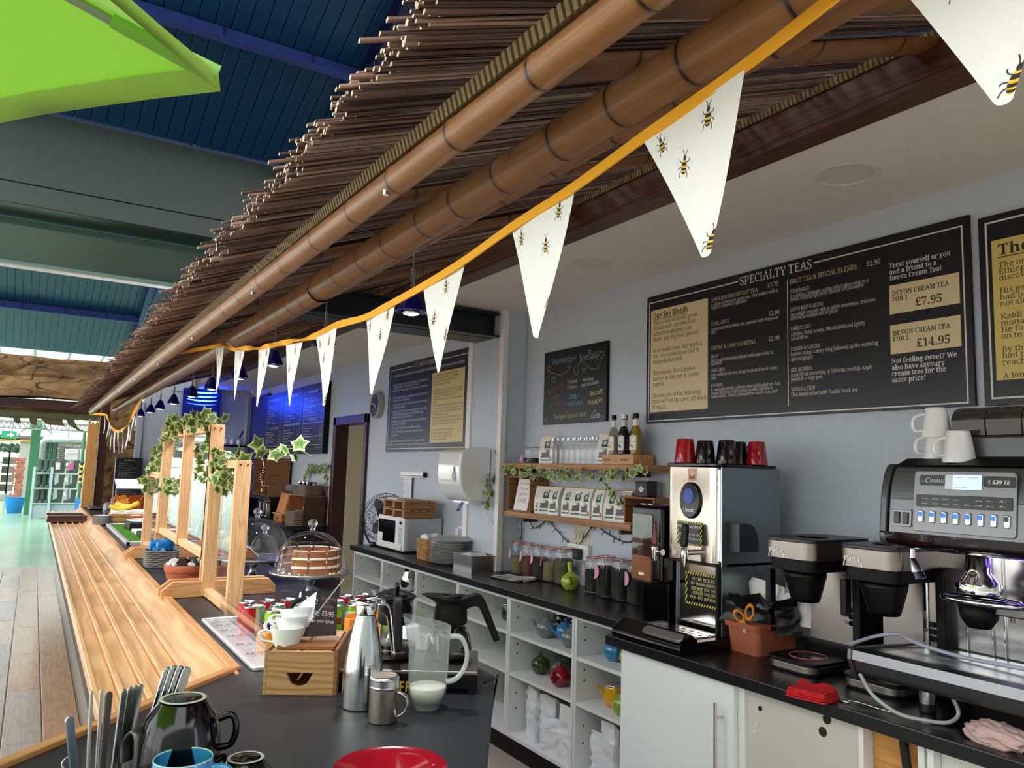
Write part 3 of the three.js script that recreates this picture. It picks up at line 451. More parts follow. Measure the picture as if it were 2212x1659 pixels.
// ---------- teapots ----------
const potGeo = {};
function teapot(name, label, colour, kind, pos, turn, s = 1, group) {
  const t = thing(name, label, 'teapot', pos, turn, group), m = P(colour, 0.14, 0, { clearcoat: 0.7 });
  if (!potGeo[kind]) potGeo[kind] = kind === 'round' ? {
    body: lathe([[0, 0.001], [0.03, 0.001], [0.032, 0.004], [0.044, 0.016], [0.0525, 0.034], [0.054, 0.05], [0.049, 0.067], [0.038, 0.08], [0.027, 0.085], [0.024, 0.083], [0, 0.082]], 36),
    lid: merge([lathe([[0.027, 0.085], [0.026, 0.089], [0.016, 0.095], [0.006, 0.097], [0.005, 0.1], [0.0095, 0.106], [0.0095, 0.11], [0.006, 0.115], [0, 0.116]], 28)]),
    spout: tube([[0.04, 0.035, 0], [0.062, 0.045, 0], [0.072, 0.062, 0], [0.083, 0.076, 0]], 0.0085, 14, 10), handle: tube([[-0.046, 0.07, 0], [-0.068, 0.074, 0], [-0.079, 0.055, 0], [-0.07, 0.032, 0], [-0.05, 0.024, 0]], 0.006, 20, 8),
  } : {
    body: lathe([[0, 0.001], [0.026, 0.001], [0.04, 0.012], [0.046, 0.032], [0.045, 0.055], [0.04, 0.078], [0.037, 0.09], [0.034, 0.09], [0, 0.088]], 36),
    lid: lathe([[0.037, 0.09], [0.038, 0.095], [0.034, 0.1], [0.02, 0.104], [0, 0.105]], 28), spout: tube([[0.034, 0.05, 0], [0.052, 0.062, 0], [0.064, 0.082, 0], [0.076, 0.09, 0]], 0.0085, 14, 10), handle: tube([[-0.038, 0.08, 0], [-0.06, 0.08, 0], [-0.068, 0.055, 0], [-0.058, 0.03, 0], [-0.042, 0.026, 0]], 0.006, 20, 8),
  };
  const g = potGeo[kind]; part(t, 'body', g.body, m); part(t, 'lid', g.lid, kind === 'round' ? m : mat.chrome); part(t, 'spout', g.spout, m); part(t, 'handle', g.handle, m); t.scale.setScalar(s); return t;
}
{
  const grey = '#6f787c', blue = '#2f7fb4', lime = '#96a83a', olive = '#3f4a1e', red = '#8f0f1c', teal = '#1d7f74', yellow = '#e3a417', A = PI * 0.5, Y2 = 0.666, Y1 = 0.456;
  teapot('teapot', 'grey round teapot with spout to the left on the top shelf of the teapot unit', grey, 'round', [2.42, Y2, -3.5], 2.0, 1.05);
  teapot('teapot', 'sky blue round teapot between two grey teapots', blue, 'round', [2.475, Y2, -3.4], 2.6, 1.0);
  teapot('teapot', 'grey round teapot in front of the blue one at the shelf edge', grey, 'round', [2.405, Y2, -3.255], 0.9, 1.0);
  teapot('teapot', 'yellow teapot with chrome lid at the back of the top shelf beside the grey teapot', yellow, 'tall', [2.63, Y2, -3.46], 0.5, 1.0);
  teapot('teapot', 'black teapot with chrome lid behind the left grey teapot', '#16181a', 'tall', [2.6, Y2, -3.62], 1.0, 1.0);
  teapot('teapot', 'black teapot with chrome lid behind the blue teapot', '#14171a', 'tall', [2.62, Y2, -3.5], 1.4, 1.0);
  teapot('teapot', 'olive green round teapot, leftmost on the lower teapot shelf', olive, 'round', [2.45, Y1, -3.59], 0.8, 0.98);
  teapot('teapot', 'grey round teapot between the olive and the red one', grey, 'round', [2.5, Y1, -3.475], 0.8, 0.95);
  teapot('teapot', 'dark red glossy round teapot at the front of the lower shelf', red, 'round', [2.405, Y1, -3.34], 0.4, 1.02);
  teapot('teapot', 'teal green teapot with chrome lid right of the red teapot', teal, 'tall', [2.52, Y1, -3.3], 0.6, 1.02);
  teapot('teapot', 'teal round teapot at the back of the lower shelf', teal, 'round', [2.64, Y1, -3.62], 1.2, 1.0);
  teapot('teapot', 'crimson round teapot half hidden by the shelf upright', '#b0182c', 'round', [2.42, Y1, -3.17], 0.6, 0.95);
  teapot('teapot', 'bright blue round teapot on the shelf left of the cupboard door', blue, 'round', [2.43, Y2, -2.94], 1.0, 0.98);
  teapot('teapot', 'lime green round teapot beside the bright blue one', lime, 'round', [2.42, Y2, -2.815], 0.8, 0.95);
  teapot('teapot', 'yellow teapot with chrome lid and long spout on the lower shelf', yellow, 'tall', [2.43, Y1, -2.94], 2.8, 1.05);
  teapot('teapot', 'lime green round teapot in front of the yellow teapot', lime, 'round', [2.385, Y1, -2.815], 0.8, 1.0);
  teapot('teapot', 'dark green teapot with chrome lid beside the teal one under the glasses', '#2c3826', 'tall', [2.48, Y2, -3.98], 0.8, 1.0);
  teapot('teapot', 'teal teapot next to the shelf upright right of the dark green one', teal, 'tall', [2.46, Y2, -3.855], 0.8, 0.95);
  teapot('teapot', 'small grey teapot on the lower shelf beside the glass mug', grey, 'round', [2.52, Y1, -3.98], 0.8, 0.8);
  teapot('teapot', 'lime green teapot on the worktop between the two rows of tea jars', '#a4b53c', 'round', [2.6, 0.9, -3.535], -2.2, 1.02);
}
single('tea_strainer_handle', at(rod([0, 0, 0], [0.012, 0.06, -0.03], 0.011, 0.013, 14), 2.6, 0.985, -3.535), M('#b4cb2e', 0.4), 'lime green peg handle standing out of the lime teapot between the jars', 'handle');
// ---------- foil bags, plates, glasses on the shelves ----------
const foilM = M('#e9eaec', 0.3, 0.0);
function foilBag(w, d, h, seed, fold = 0.06) {
  const g = new THREE.BoxGeometry(w, h, d, 14, 22, 8).translate(0, h / 2, 0), p = g.attributes.position;
  for (let i = 0; i < p.count; i++) {
    let x = p.getX(i), y = p.getY(i), z = p.getZ(i); const t = y / h, pin = t > 0.72 ? 1 - ((t - 0.72) / 0.28) * 0.92 : 1;
    const k = Math.abs(N3(x * 18 + seed, y * 14, z * 18)) * 0.012 - Math.abs(N3(x * 9, y * 22 + seed, z * 9)) * 0.014;
    x += k * Math.sign(x) + N3(y * 12, seed, 0) * 0.006; z = z * pin + k * Math.sign(z) * pin + (t > 0.72 ? (t - 0.72) * fold + N3(x * 20, y * 14, seed) * 0.012 : N3(x * 10, y * 9, seed) * 0.006); y += t > 0.5 ? N3(x * 16, seed, 3) * 0.012 : 0;
    p.setXYZ(i, x, Math.max(0, y), z);
  }
  return toCreasedNormals(g, 0.5);
}
[['leftmost crumpled', 2.46, -3.63, 0.09, 0.07, 0.28, 0.3], ['second, torn open', 2.4, -3.535, 0.1, 0.07, 0.26, -0.1], ['third, creased', 2.42, -3.425, 0.11, 0.07, 0.25, 0.2], ['front, folded over', 2.375, -3.33, 0.12, 0.08, 0.17, 0.5], ['tall full', 2.36, -3.185, 0.085, 0.065, 0.27, 0.1]].forEach(([w, x, z, a, d, h, r], i) => single('coffee_bag', foilBag(a, d, h, i * 7 + 1, 0.1), foilM, w + ' white foil coffee bag below the red teapot shelf', 'coffee bag', [x, 0.139, z], -PI / 2 + r, 'white coffee bags under the teapots'));
[['short crumpled', 2.42, -3.0, 0.1, 0.07, 0.19, 0.2], ['tall smooth', 2.39, -2.89, 0.09, 0.065, 0.27, 0], ['rightmost tall', 2.42, -2.79, 0.085, 0.065, 0.255, 0]].forEach(([w, x, z, a, d, h, r], i) => single('coffee_bag', foilBag(a, d, h, i * 5 + 40, 0.1), foilM, w + ' white foil coffee bag beside the white cupboard door', 'coffee bag', [x, 0.139, z], -PI / 2 + r, 'white coffee bags beside the cupboard door'));
const plateGeo = lathe([[0, 0.002], [0.06, 0.002], [0.066, 0], [0.07, 0.003], [0.095, 0.011], [0.115, 0.015], [0.116, 0.0165], [0.094, 0.014], [0.068, 0.0065], [0, 0.005]], 44);
function plates(n, x, y, z, pitch, s, label, group, jit = 0.003) { let r; for (let i = 0; i < n; i++) { const L = label + (i === n - 1 ? ', topmost' : ''); if (!i) { r = single('plate', plateGeo, mat.gloss, label, 'plate', [x, y, z], 0, group); r.scale.setScalar(s); } else { const c = copy(r, [x + rr(-jit, jit), y + i * pitch, z + rr(-jit, jit)], 0, label, group); c.scale.setScalar(s); } } }
plates(5, 2.5, 0.667, -5.9, 0.017, 0.85, 'white plate in the short stack on the upper leftmost shelf', 'plates on the upper leftmost shelf');
plates(9, 2.48, 0.457, -5.9, 0.013, 0.62, 'small white saucer in the tall stack on the lower leftmost shelf', 'saucers on the lower leftmost shelf');
const glassGeo = lathe([[0, 0.001], [0.024, 0.001], [0.026, 0.004], [0.033, 0.11], [0.0315, 0.11], [0.0245, 0.008], [0, 0.008]], 22);
{
  let k = 0, r; for (let i = 0; i < 4; i++) for (let j = 0; j < 3; j++) { const x = 2.4 + j * 0.085, z = -4.8 + i * 0.075; const l = 'clear tumbler standing in rows on the shelf beside the little wicker basket'; if (!k++) r = single('tumbler', glassGeo, mat.clear, l, 'glass', [x, 0.667, z], 0, 'tumblers on the third shelf unit'); else copy(r, [x, 0.667, z], 0); }
  [[2.5, 0.667, -4.22], [2.6, 0.667, -4.13], [2.62, 0.667, -4.0]].forEach(([x, y, z]) => copy(r, [x, y, z], 0, 'clear tumbler left of the dark green teapot', 'tumblers beside the dark green teapot'));
  [[2.45, -4.22], [2.56, -4.14]].forEach(([x, z]) => copy(r, [x, 0.457, z], 0, 'clear tumbler on the lower shelf beside the small grey teapot', 'tumblers on the lower shelf'));
  const j = thing('water_jug', 'tall clear glass jug between the steel jug and the shelf upright', 'jug', [2.4, 0.667, -5.02]); part(j, 'vessel', lathe([[0, 0.001], [0.036, 0.001], [0.04, 0.17], [0.0385, 0.17], [0.034, 0.006], [0, 0.006]], 24), mat.clear); part(j, 'handle', tube([[0.036, 0.15, 0], [0.07, 0.14, 0], [0.065, 0.05, 0], [0.035, 0.04, 0]], 0.005, 16, 6), mat.clear);
  const s = thing('steel_jug', 'polished round steel coffee jug on the shelf under the microwave end', 'jug', [2.38, 0.667, -5.2]); part(s, 'vessel', lathe([[0, 0.001], [0.04, 0.001], [0.055, 0.03], [0.06, 0.06], [0.05, 0.1], [0.036, 0.13], [0.034, 0.15], [0.042, 0.165], [0.04, 0.166], [0, 0.16]], 32), mat.chrome); part(s, 'handle', tube([[0.04, 0.15, 0], [0.08, 0.14, 0], [0.085, 0.08, 0], [0.06, 0.05, 0]], 0.007, 18, 8), mat.black); part(s, 'lid', lathe([[0.043, 0.166], [0.042, 0.172], [0.02, 0.178], [0, 0.178]], 24), mat.black);
  const p = single('paper_bag', foilBag(0.13, 0.09, 0.16, 77, 0.02), M('#c3a178', 0.9), 'brown paper bag lying beside the saucer stack', 'paper bag', [2.44, 0.457, -5.68], -PI / 2 + 0.3);
  copy(p, [2.46, 0.667, -5.68], -PI / 2, 'brown cardboard sleeve on the upper shelf beside the plates');
}
// ---------- printed boards on the wall ----------
function txt(x, s, px, py, size, color, o = {}) { x.fillStyle = color; x.font = `${o.w ?? ''} ${size}px ${o.f ?? 'serif'}`; x.textAlign = o.a ?? 'left'; if (o.max) { const m = x.measureText(s).width; x.save(); x.translate(px, py); x.scale(o.max / m, 1); x.fillText(s, 0, 0); x.restore(); } else x.fillText(s, px, py); if (o.u) { const m = o.max ?? x.measureText(s).width; x.fillRect(px, py + size * 0.12, m, Math.max(1.5, size * 0.06)); } }
function greek(x, px, py, w, size, color, seed = 1) { x.fillStyle = color; let a = px, k = seed; while (a < px + w) { k = (k * 16807) % 2147483647; const L = size * (1 + (k % 100) / 40); const e = Math.min(a + L, px + w); for (let q = a; q < e - size * 0.3; q += size * 0.46) { k = (k * 16807) % 2147483647; const h = size * (k % 3 ? 0.55 : 0.78); x.fillRect(q, py - h, size * 0.3, h); } a = e + size * 0.4; } }
const INK = '#0c0c10', OFF = '#dcdad2', CRM = '#dcc799';
const teasT = canvasTex(2048, 826, (x, w, h) => {
  x.fillStyle = INK; x.fillRect(0, 0, w, h); x.strokeStyle = OFF; x.lineWidth = 7; x.strokeRect(23, 42, 1996, 770); x.fillStyle = INK; x.fillRect(768, 30, 502, 30);
  txt(x, 'SPECIALTY TEAS', 779, 68, 68, OFF, { max: 482 });
  x.fillStyle = CRM; x.fillRect(38, 96, 498, 662); const D = '#26211b';
  txt(x, 'Our Tea Blends', 57, 152, 52, D, { w: 'bold', max: 316, u: 1 });
  ['Tea is one of those great', 'rituals and customs that', 'when done properly can', 'make any day feel special!', '', 'So to make your day special,', 'our tea comes loose leaf &', 'uniquely blended!', '', 'This means that it brews', 'better in the pot & tastes', 'superb.', '', 'Choose one of the following', 'teas served in a pot, sit back', '& relax!'].forEach((s, i) => s && txt(x, s, 60, 192 + i * 36.4, 36, D, { max: Math.min(470, s.length * 15.6) }));
  txt(x, 'ENGLISH BREAKFAST TEA', 565, 124, 30, CRM, { max: 344 }); txt(x, '£2.70', 975, 118, 34, OFF, { max: 73 });
  txt(x, 'A blend of Ceylon & Assam tea. Full bodied with a', 560, 152, 25, OFF, { max: 482 }); txt(x, 'coppery-coloured brightness!', 560, 171, 25, OFF, { max: 272 });
  txt(x, 'EARL GREY', 561, 269, 30, CRM, { max: 142 }); txt(x, '£2.90', 980, 275, 34, OFF, { max: 73 }); txt(x, 'Large leaf black China tea, scented with Bergamot', 562, 300, 25, OFF, { max: 484 }); txt(x, 'oil', 562, 319, 25, OFF);
  txt(x, 'DECAF & LOW CAFFEINE', 563, 415, 30, CRM, { max: 330 }); txt(x, '£2.90', 980, 415, 34, OFF, { max: 73 });
  [['DECAF', 461, 60], ['Our English Breakfast blend with only a hint of', 487, 450], ['caffeine!', 506, 84], ['EARL GREY', 546, 108], ['Low caffeine version of our large leaf black china', 572, 474], ['tea!', 591, 40], ['ROOIBOS', 634, 90], ['A naturally earthy caffeine free full-bodied tea that', 659, 494], ['comes from the bright green needled shrubs in', 679, 446], ['South Africa. When processed the leaves turn red!', 699, 478]].forEach(([s, y, m]) => txt(x, s, 561, y, 25, OFF, { max: m }));
  x.fillStyle = OFF; x.fillRect(1104, 100, 4, 676);
  txt(x, 'FRUIT TEA & SPECIAL BLENDS', 1121, 126, 34, CRM, { max: 394 }); txt(x, '£2.90', 1566, 126, 34, OFF, { max: 73 });
  [['CAMOMILE', 177, 118], ['A soothing, pleasant aroma which gives way to a', 203, 452], ['sweet, surprisingly juicy flavour of Camomile', 221, 425], ['CHUN MEE (GREEN)', 275, 200], ['Incredibly smooth with a subtle sweetness. It leaves', 303, 484], ['aftertaste reminiscent of plum', 322, 284], ['DARJEELING', 378, 124], ['A fruity, floral aroma, thin bodied and lightly', 408, 430], ['coloured tea', 431, 110], ['LEMON & GINGER', 487, 180], ['Lemon brings a zesty zing followed by the warming', 513, 494], ['spice of ginger', 540, 134], ['RED BERRIES', 598, 128], ['Fruit blend consisting of hibiscus, rosehip, apple', 624, 462], ['pieces & orange peel', 646, 190], ['VANILLA CHAI', 699, 146], ['Chai blend mixed with Vanilla black tea', 727, 380]].forEach(([s, y, m]) => txt(x, s, 1124, y, 27, OFF, { max: m }));
  [['Treat yourself or you', 160, 286], ['and a friend to a', 190, 222], ['Devon Cream Tea!', 219, 246], ['Not feeling sweet? We', 611, 298], ['also have savoury', 642, 244], ['cream teas for the', 670, 250], ['same price!', 699, 160]].forEach(([s, y, m]) => txt(x, s, 1682, y, 32, OFF, { w: 'bold', max: m }));
  for (const [y, n, p, m] of [[243, '1', '£7.95', 122], [431, '2', '£14.95', 152]]) { x.fillStyle = CRM; x.fillRect(1679, y, 322, 137); txt(x, 'DEVON CREAM TEA', 1692, y + 51, 33, D, { w: 'bold', max: 264 }); txt(x, 'FOR ' + n, 1692, y + 78, 29, D, { w: 'bold', max: 76 }); txt(x, p, 1803, y + 117, 52, D, { w: 'bold', max: m }); }
});
const ethicT = canvasTex(1000, 520, (x, w, h) => {
  x.fillStyle = '#151520'; x.fillRect(0, 0, w, h); x.strokeStyle = OFF; x.lineWidth = 4; x.strokeRect(23, 29, 962, 474); x.fillStyle = '#151520'; x.fillRect(350, 20, 290, 18);
  txt(x, "ST. JOHN'S ETHICS", 364, 38, 30, OFF, { max: 262 }); txt(x, "At St. John's, we are proud to use local suppliers, local produce & local businesses where possible", 66, 73, 22, OFF, { max: 882 });
  [['• BEEF DISHES: Every St. John’s dish containing beef', 128, 470], ['   is locally sourced from farmers in Devon', 144, 360], ['• SAUSAGES: Our sausages are a special recipe & are', 162, 470], ['', 0, 0], ['• VEGETABLES: all our vegetables are locally sourced', 205, 474], ['   grown from local suppliers', 222, 240], ['• CHEESE: Our cheese is sourced from cheese makers', 247, 470], ['   in the West Country', 264, 190], ['• CREAM TEAS: Our jam is sourced from Brendon Hill', 288, 470], ['   Crafts here in North Devon & our clotted cream', 306, 430], ['   comes from the West Country', 323, 290], ['• SCONES: Ever popular, our scones are freshly baked', 347, 470], ['   each day in our kitchen.', 364, 220], ['   First come, first served - they often go quick!', 386, 400], ['• EGGS: All the eggs we use come from local free-', 409, 440], ['   range hens', 426, 104]].forEach(([s, y, m]) => s && txt(x, s, 66, y, 18, OFF, { max: m }));
  txt(x, 'British beef', 76, 180, 17, '#6a3048'); x.fillStyle = '#77767c'; x.fillRect(558, 106, 2, 376);
  txt(x, 'Do you have a dietary requirement? We cater to almost all! From', 36, 463, 17, OFF, { max: 490 }); txt(x, 'diabetics, to vegans we have your needs covered! Just ask a server!', 37, 484, 17, OFF, { max: 530 });
  x.fillStyle = '#d8c27e'; x.fillRect(590, 96, 366, 380);
  ['Not only are we trying to buy locally, we', "feel it's important to cook our food fresh", 'and to stay away from over processed', 'foods or pre-prepared meals.', '', '• Our food from our Fish & Chips is sustainably', '   sourced & freshly battered by us in a gluten free', '   batter made with gluten free flour!', '• On chips that taste so all of our dishes are gluten', '   free!', '• All the cakes we have will sell, made by us or are', '   indeed made by us in our kitchen; but, if it’s a cake', '   or pastry we don’t make we can definitely tell you', '   who supplied them locally', '• Our farmers currently like a wide selection of', '   locally farmed vegetables, with seasonal items in', '   turn most locally reared in on rotation', '', 'We will continue to commit to our low', 'emissions & expand our menu with a', 'aimed to keeping our food local with', 'quality & value maintained.'].forEach((s, i) => s && txt(x, s, 602, 118 + i * 16.4, 16.5, '#3a3220', { max: Math.min(344, s.length * 6.9) }));
});
const specT = canvasTex(800, 600, (x, w, h) => {
  x.fillStyle = '#141312'; x.fillRect(0, 0, w, h); const F = 'sans-serif';
  const heart = (a, b, s, c) => { x.strokeStyle = c; x.lineWidth = 4; x.beginPath(); x.moveTo(a, b + s); x.bezierCurveTo(a - s * 1.2, b, a - s * 0.7, b - s * 0.9, a, b - s * 0.2); x.bezierCurveTo(a + s * 0.7, b - s * 0.9, a + s * 1.2, b, a, b + s); x.stroke(); };
  x.save(); x.transform(1, 0, -0.06, 1, 8, 0); txt(x, 'September', 98, 108, 66, '#7e93a8', { f: F, max: 330 }); txt(x, 'Specials', 466, 118, 74, '#8a9dad', { f: F, max: 226 }); x.restore();
  heart(62, 130, 34, '#a9a9a9'); heart(735, 92, 40, '#a9a9a9'); heart(595, 55, 20, '#999'); heart(130, 228, 34, '#999'); heart(530, 190, 26, '#999'); heart(36, 560, 24, '#aaa'); heart(745, 570, 24, '#8a6a66');
  x.strokeStyle = '#9a9a9a'; x.lineWidth = 4; x.beginPath(); x.moveTo(60, 210); x.bezierCurveTo(60, 120, 200, 240, 300, 190); x.bezierCurveTo(420, 130, 350, 80, 320, 130); x.bezierCurveTo(310, 160, 350, 170, 352, 140); x.moveTo(410, 150); x.bezierCurveTo(380, 240, 470, 240, 460, 170); x.bezierCurveTo(450, 110, 520, 120, 560, 160); x.bezierCurveTo(640, 230, 730, 200, 720, 150); x.bezierCurveTo(700, 110, 650, 140, 680, 170); x.stroke();
  for (const [s, a, b, z, c, m, r] of [['Raspberry', 46, 348, 54, '#7c2f3c', 235, -0.22], ['Ripple', 98, 405, 50, '#6e2f3a', 130, -0.15], ['Milkshake!', 70, 470, 46, '#6e2f3a', 215, -0.18], ['Tropical', 318, 284, 40, '#c9b27c', 130, 0], ['Frappe', 318, 326, 38, '#c99a6c', 126, 0], ['Hazelnut', 516, 284, 38, '#cfcfcf', 130, 0], ['Hot chocolate!', 500, 326, 38, '#cfcfcf', 214, -0.06], ['Oreo', 345, 408, 58, '#6fa3c4', 110, 0], ['Milkshake!', 322, 464, 44, '#5e93b8', 205, -0.03], ['Biscoff', 606, 402, 48, '#d0c67c', 150, -0.06], ['frappe!', 586, 470, 50, '#d0c67c', 170, -0.08], ['Pumpkin Spiced latte!', 150, 562, 50, '#a8a24e', 420, -0.02], ['AT', 652, 530, 26, '#d8d8d8', 30, 0], ['£4.50', 628, 574, 46, '#d8d8d8', 100, 0]]) { x.save(); x.translate(a, b); x.rotate(r); txt(x, s, 0, 0, z, c, { f: F, max: m }); x.restore(); }
  x.fillStyle = '#bbb'; for (let i = 0; i < 16; i++) { x.beginPath(); x.arc(40 + (i * 211) % 720, 260 + (i * 97) % 300, 3, 0, 7); x.fill(); }
});
const coffT = canvasTex(1024, 600, (x, w, h) => {
  x.fillStyle = INK; x.fillRect(0, 0, w, h); x.strokeStyle = OFF; x.lineWidth = 6; x.strokeRect(22, 22, 1400, 556); x.fillStyle = '#d9c06a'; x.fillRect(36, 82, 560, 442);
  txt(x, 'The History', 54, 132, 48, '#26211b', { w: 'bold', u: 1 }); ['The origins of coffee', 'Ethiopia, where it was', 'discovered.', '', 'His goats ate berries', 'had noticed they did', 'not sleep at night', '', 'Kaldi reported to the', 'monastery nearby.', 'He found it helped', 'on to aid prayers', '', 'By the 15th century', 'had travelled far', 'reaching many lands', '', 'A long way'].forEach((s, i) => s && txt(x, s, 54, 172 + i * 20.4, 24, '#2b2418', {}));
});
const menuT = canvasTex(1200, 400, (x, w, h) => {
  x.fillStyle = '#161a2c'; x.fillRect(0, 0, w, h); x.fillStyle = '#06070c'; x.fillRect(398, 0, 3, h); x.fillRect(798, 0, 3, h); const c = '#c9cbd6', f = { f: 'sans-serif' };
  [0, 400, 800].forEach((a, k) => {
    x.strokeStyle = c; x.lineWidth = 3; x.strokeRect(a + 22, 34, 352, 318); x.fillStyle = '#161a2c'; x.fillRect(a + 90, 22, 216, 24); greek(x, a + 100, 46, 196, 26, c, k + 3);
    for (let i = 0; i < 8; i++) { greek(x, a + 34, 80 + i * 17, 120 + ((i * 53 + k * 31) % 130), 10, c, i * 7 + k + 11); if (i % 2) greek(x, a + 330, 80 + i * 17, 24, 10, c, i + 5); }
    if (k === 0) { txt(x, "ST. JOHN'S LIGHT BITES", a + 90, 238, 22, c, { ...f, max: 230 }); } else if (k === 1) greek(x, a + 40, 226, 320, 20, c, 31); else { txt(x, 'SANDWICHES', a + 130, 212, 24, c, { ...f, max: 150 }); x.fillStyle = c; x.fillRect(a + 24, 222, 350, 3); x.fillRect(a + 24, 300, 350, 3); x.fillRect(a + 24, 120, 350, 2); }
    for (let i = 0; i < 5; i++) { greek(x, a + 34, 258 + i * 17, 110 + ((i * 71 + k * 29) % 120), 10, k === 2 ? c : i % 2 ? '#c9b98a' : c, i * 5 + k + 41); greek(x, a + 330, 258 + i * 17, 24, 10, c, i + 9); }
    greek(x, a + 34, 370, 90, 8, c, k + 71); greek(x, a + 280, 370, 80, 8, c, k + 72);
  });
});
function board(name, label, w, h, d, pos, tex, frame = mat.black) { const t = thing(name, label, 'sign', pos, -PI / 2); part(t, 'panel', box(w, h, d, 0.001).translate(0, 0, d / 2), frame); part(t, 'print', at(decal(w - 0.002, h - 0.002), 0, 0, d + 0.0008), T(tex, 0.35)); return t; }
board('menu_board', 'wide black board headed SPECIALTY TEAS with cream panels and cream tea prices', 1.698, 0.686, 0.012, [XW - 0.003, 2.163, -2.264], teasT);
board('menu_board', 'black board with a yellow panel at the right edge above the coffee machine', 1.17, 0.665, 0.012, [XW - 0.003, 2.149, -0.8], coffT);
board('chalk_board', 'black chalk board headed September Specials with hand drawn hearts', 0.64, 0.466, 0.018, [XW - 0.003, 2.08, -3.765], specT);
board('menu_board', "navy board headed ST. JOHN'S ETHICS with a mustard panel beside the column", 1.565, 0.79, 0.02, [XW - 0.003, 2.085, -5.88], ethicT);
{ const t = thing('menu_board', 'blue-lit triple menu board between the dark blue panel and the kitchen door', 'sign', [XW - 0.003, 2.085, -9.64], -PI / 2); for (let k = 0; k < 3; k++) { part(t, 'panel', bx((k - 1.5) * 0.845 + 0.002, (k - 0.5) * 0.845 - 0.002, -0.405, 0.405, 0, 0.06, 0.002, 'x'), mat.black); part(t, 'print', at(cell(decal(0.837, 0.8), k / 3, 0, (k + 1) / 3, 1), (k - 1) * 0.845, 0, 0.061), T(menuT, 0.35)); } }
{ // small chalk menu by the rock wall
  const t = thing('chalk_board', 'small dark menu panel standing against the rock wall at the counter end', 'sign', [1.13, 1.27, -11.8], 0); const m = canvasTex(256, 448, (x, w, h) => { x.fillStyle = '#1b1c20'; x.fillRect(0, 0, w, h); greek(x, 80, 26, 100, 18, '#c8c8c8', 3); for (let i = 0; i < 17; i++) greek(x, 26, 60 + i * 22, 90 + (i * 47) % 110, 9, '#b4b4b4', i + 4); });
  part(t, 'panel', box(0.33, 0.6, 0.02, 0.003), mat.black); part(t, 'print', at(decal(0.32, 0.59), 0, 0, 0.0108), T(m, 0.5)); part(t, 'edge_strip', at(box(0.012, 0.6, 0.024), -0.168, 0, 0), M('#c9c9cc', 0.4));
}
{ // clock
  const t = thing('wall_clock', 'round wall clock with silver rim and black face above the doorway side', 'clock', [XW, 2.14, -6.93], -PI / 2);
  part(t, 'case', at(lathe([[0, 0], [0.128, 0], [0.13, 0.01], [0.13, 0.05], [0.124, 0.056], [0.112, 0.054], [0.11, 0.044], [0, 0.044]], 48), 0, 0, 0, PI / 2), M('#a9acab', 0.35, 0.3));
  const face = canvasTex(256, 256, (x) => { x.fillStyle = '#17181a'; x.fillRect(0, 0, 256, 256); for (let i = 1; i <= 12; i++) { const a = (i / 12) * PI * 2; txt(x, String(i), 128 + Math.sin(a) * 94, 138 - Math.cos(a) * 94, 32, '#b9bbb8', { f: 'sans-serif', a: 'center' }); } });
  part(t, 'face', at(new THREE.CircleGeometry(0.11, 40), 0, 0, 0.0455), T(face, 0.5)); part(t, 'hand', [at(box(0.006, 0.07, 0.002).translate(0, 0.03, 0), 0, 0, 0.049, 0, 0, -2.3), at(box(0.005, 0.095, 0.002).translate(0, 0.04, 0), 0, 0, 0.051, 0, 0, 1.35)], mat.white);
}
{ // insect trap lamp
  const t = thing('insect_lamp', 'blue glowing insect trap lamp with four curved slots on the end wall', 'wall lamp', [2.02, 2.4, -11.995]);
  const body = extrude(rrect(0.53, 0.42, 0.04), 0.1, 0.012, 3);
  part(t, 'housing', body, P('#0a2a9c', 0.25, 0, { clearcoat: 0.5 }));
  for (let k = 0; k < 4; k++) { const y = 0.145 - k * 0.058, s = new THREE.Shape(); s.moveTo(-0.21, y); s.quadraticCurveTo(0, y - 0.055, 0.21, y); s.quadraticCurveTo(0, y - 0.012 + k * -0.002, -0.21, y); part(t, 'glowing_slot', at(extrude(s, 0.012, 0, 1, 16), 0, 0.02, 0.096), M('#8fd8ff', 0.4, 0, { emissive: k < 3 ? '#5fb8ff' : '#1f5cff', emissiveIntensity: k < 3 ? 5 : 2.5 })); }
  part(t, 'sticker', at(box(0.05, 0.05, 0.001), 0.19, -0.15, 0.1005), mat.paper);
  const l = new THREE.RectAreaLight('#1a3cff', 22, 0.42, 0.24); l.position.set(2.02, 2.47, -11.86); l.lookAt(2.3, 2.5, -9); l.castShadow = true; l.name = 'insect_lamp_light'; scene.add(l);
  const c = thing('ceiling_sensor', 'small white box sensor on the ceiling corner above the triple menu', 'sensor', [2.62, 2.56, -11.2]); part(c, 'bracket', at(box(0.05, 0.03, 0.05, 0.004), 0, 0.045, 0), mat.white); part(c, 'lens_box', at(lathe([[0, 0], [0.04, 0], [0.045, 0.05], [0.04, 0.12], [0, 0.125]], 20), 0.06, 0.005, 0, 0, 0, PI / 2), M('#d8d8d8', 0.4));
}
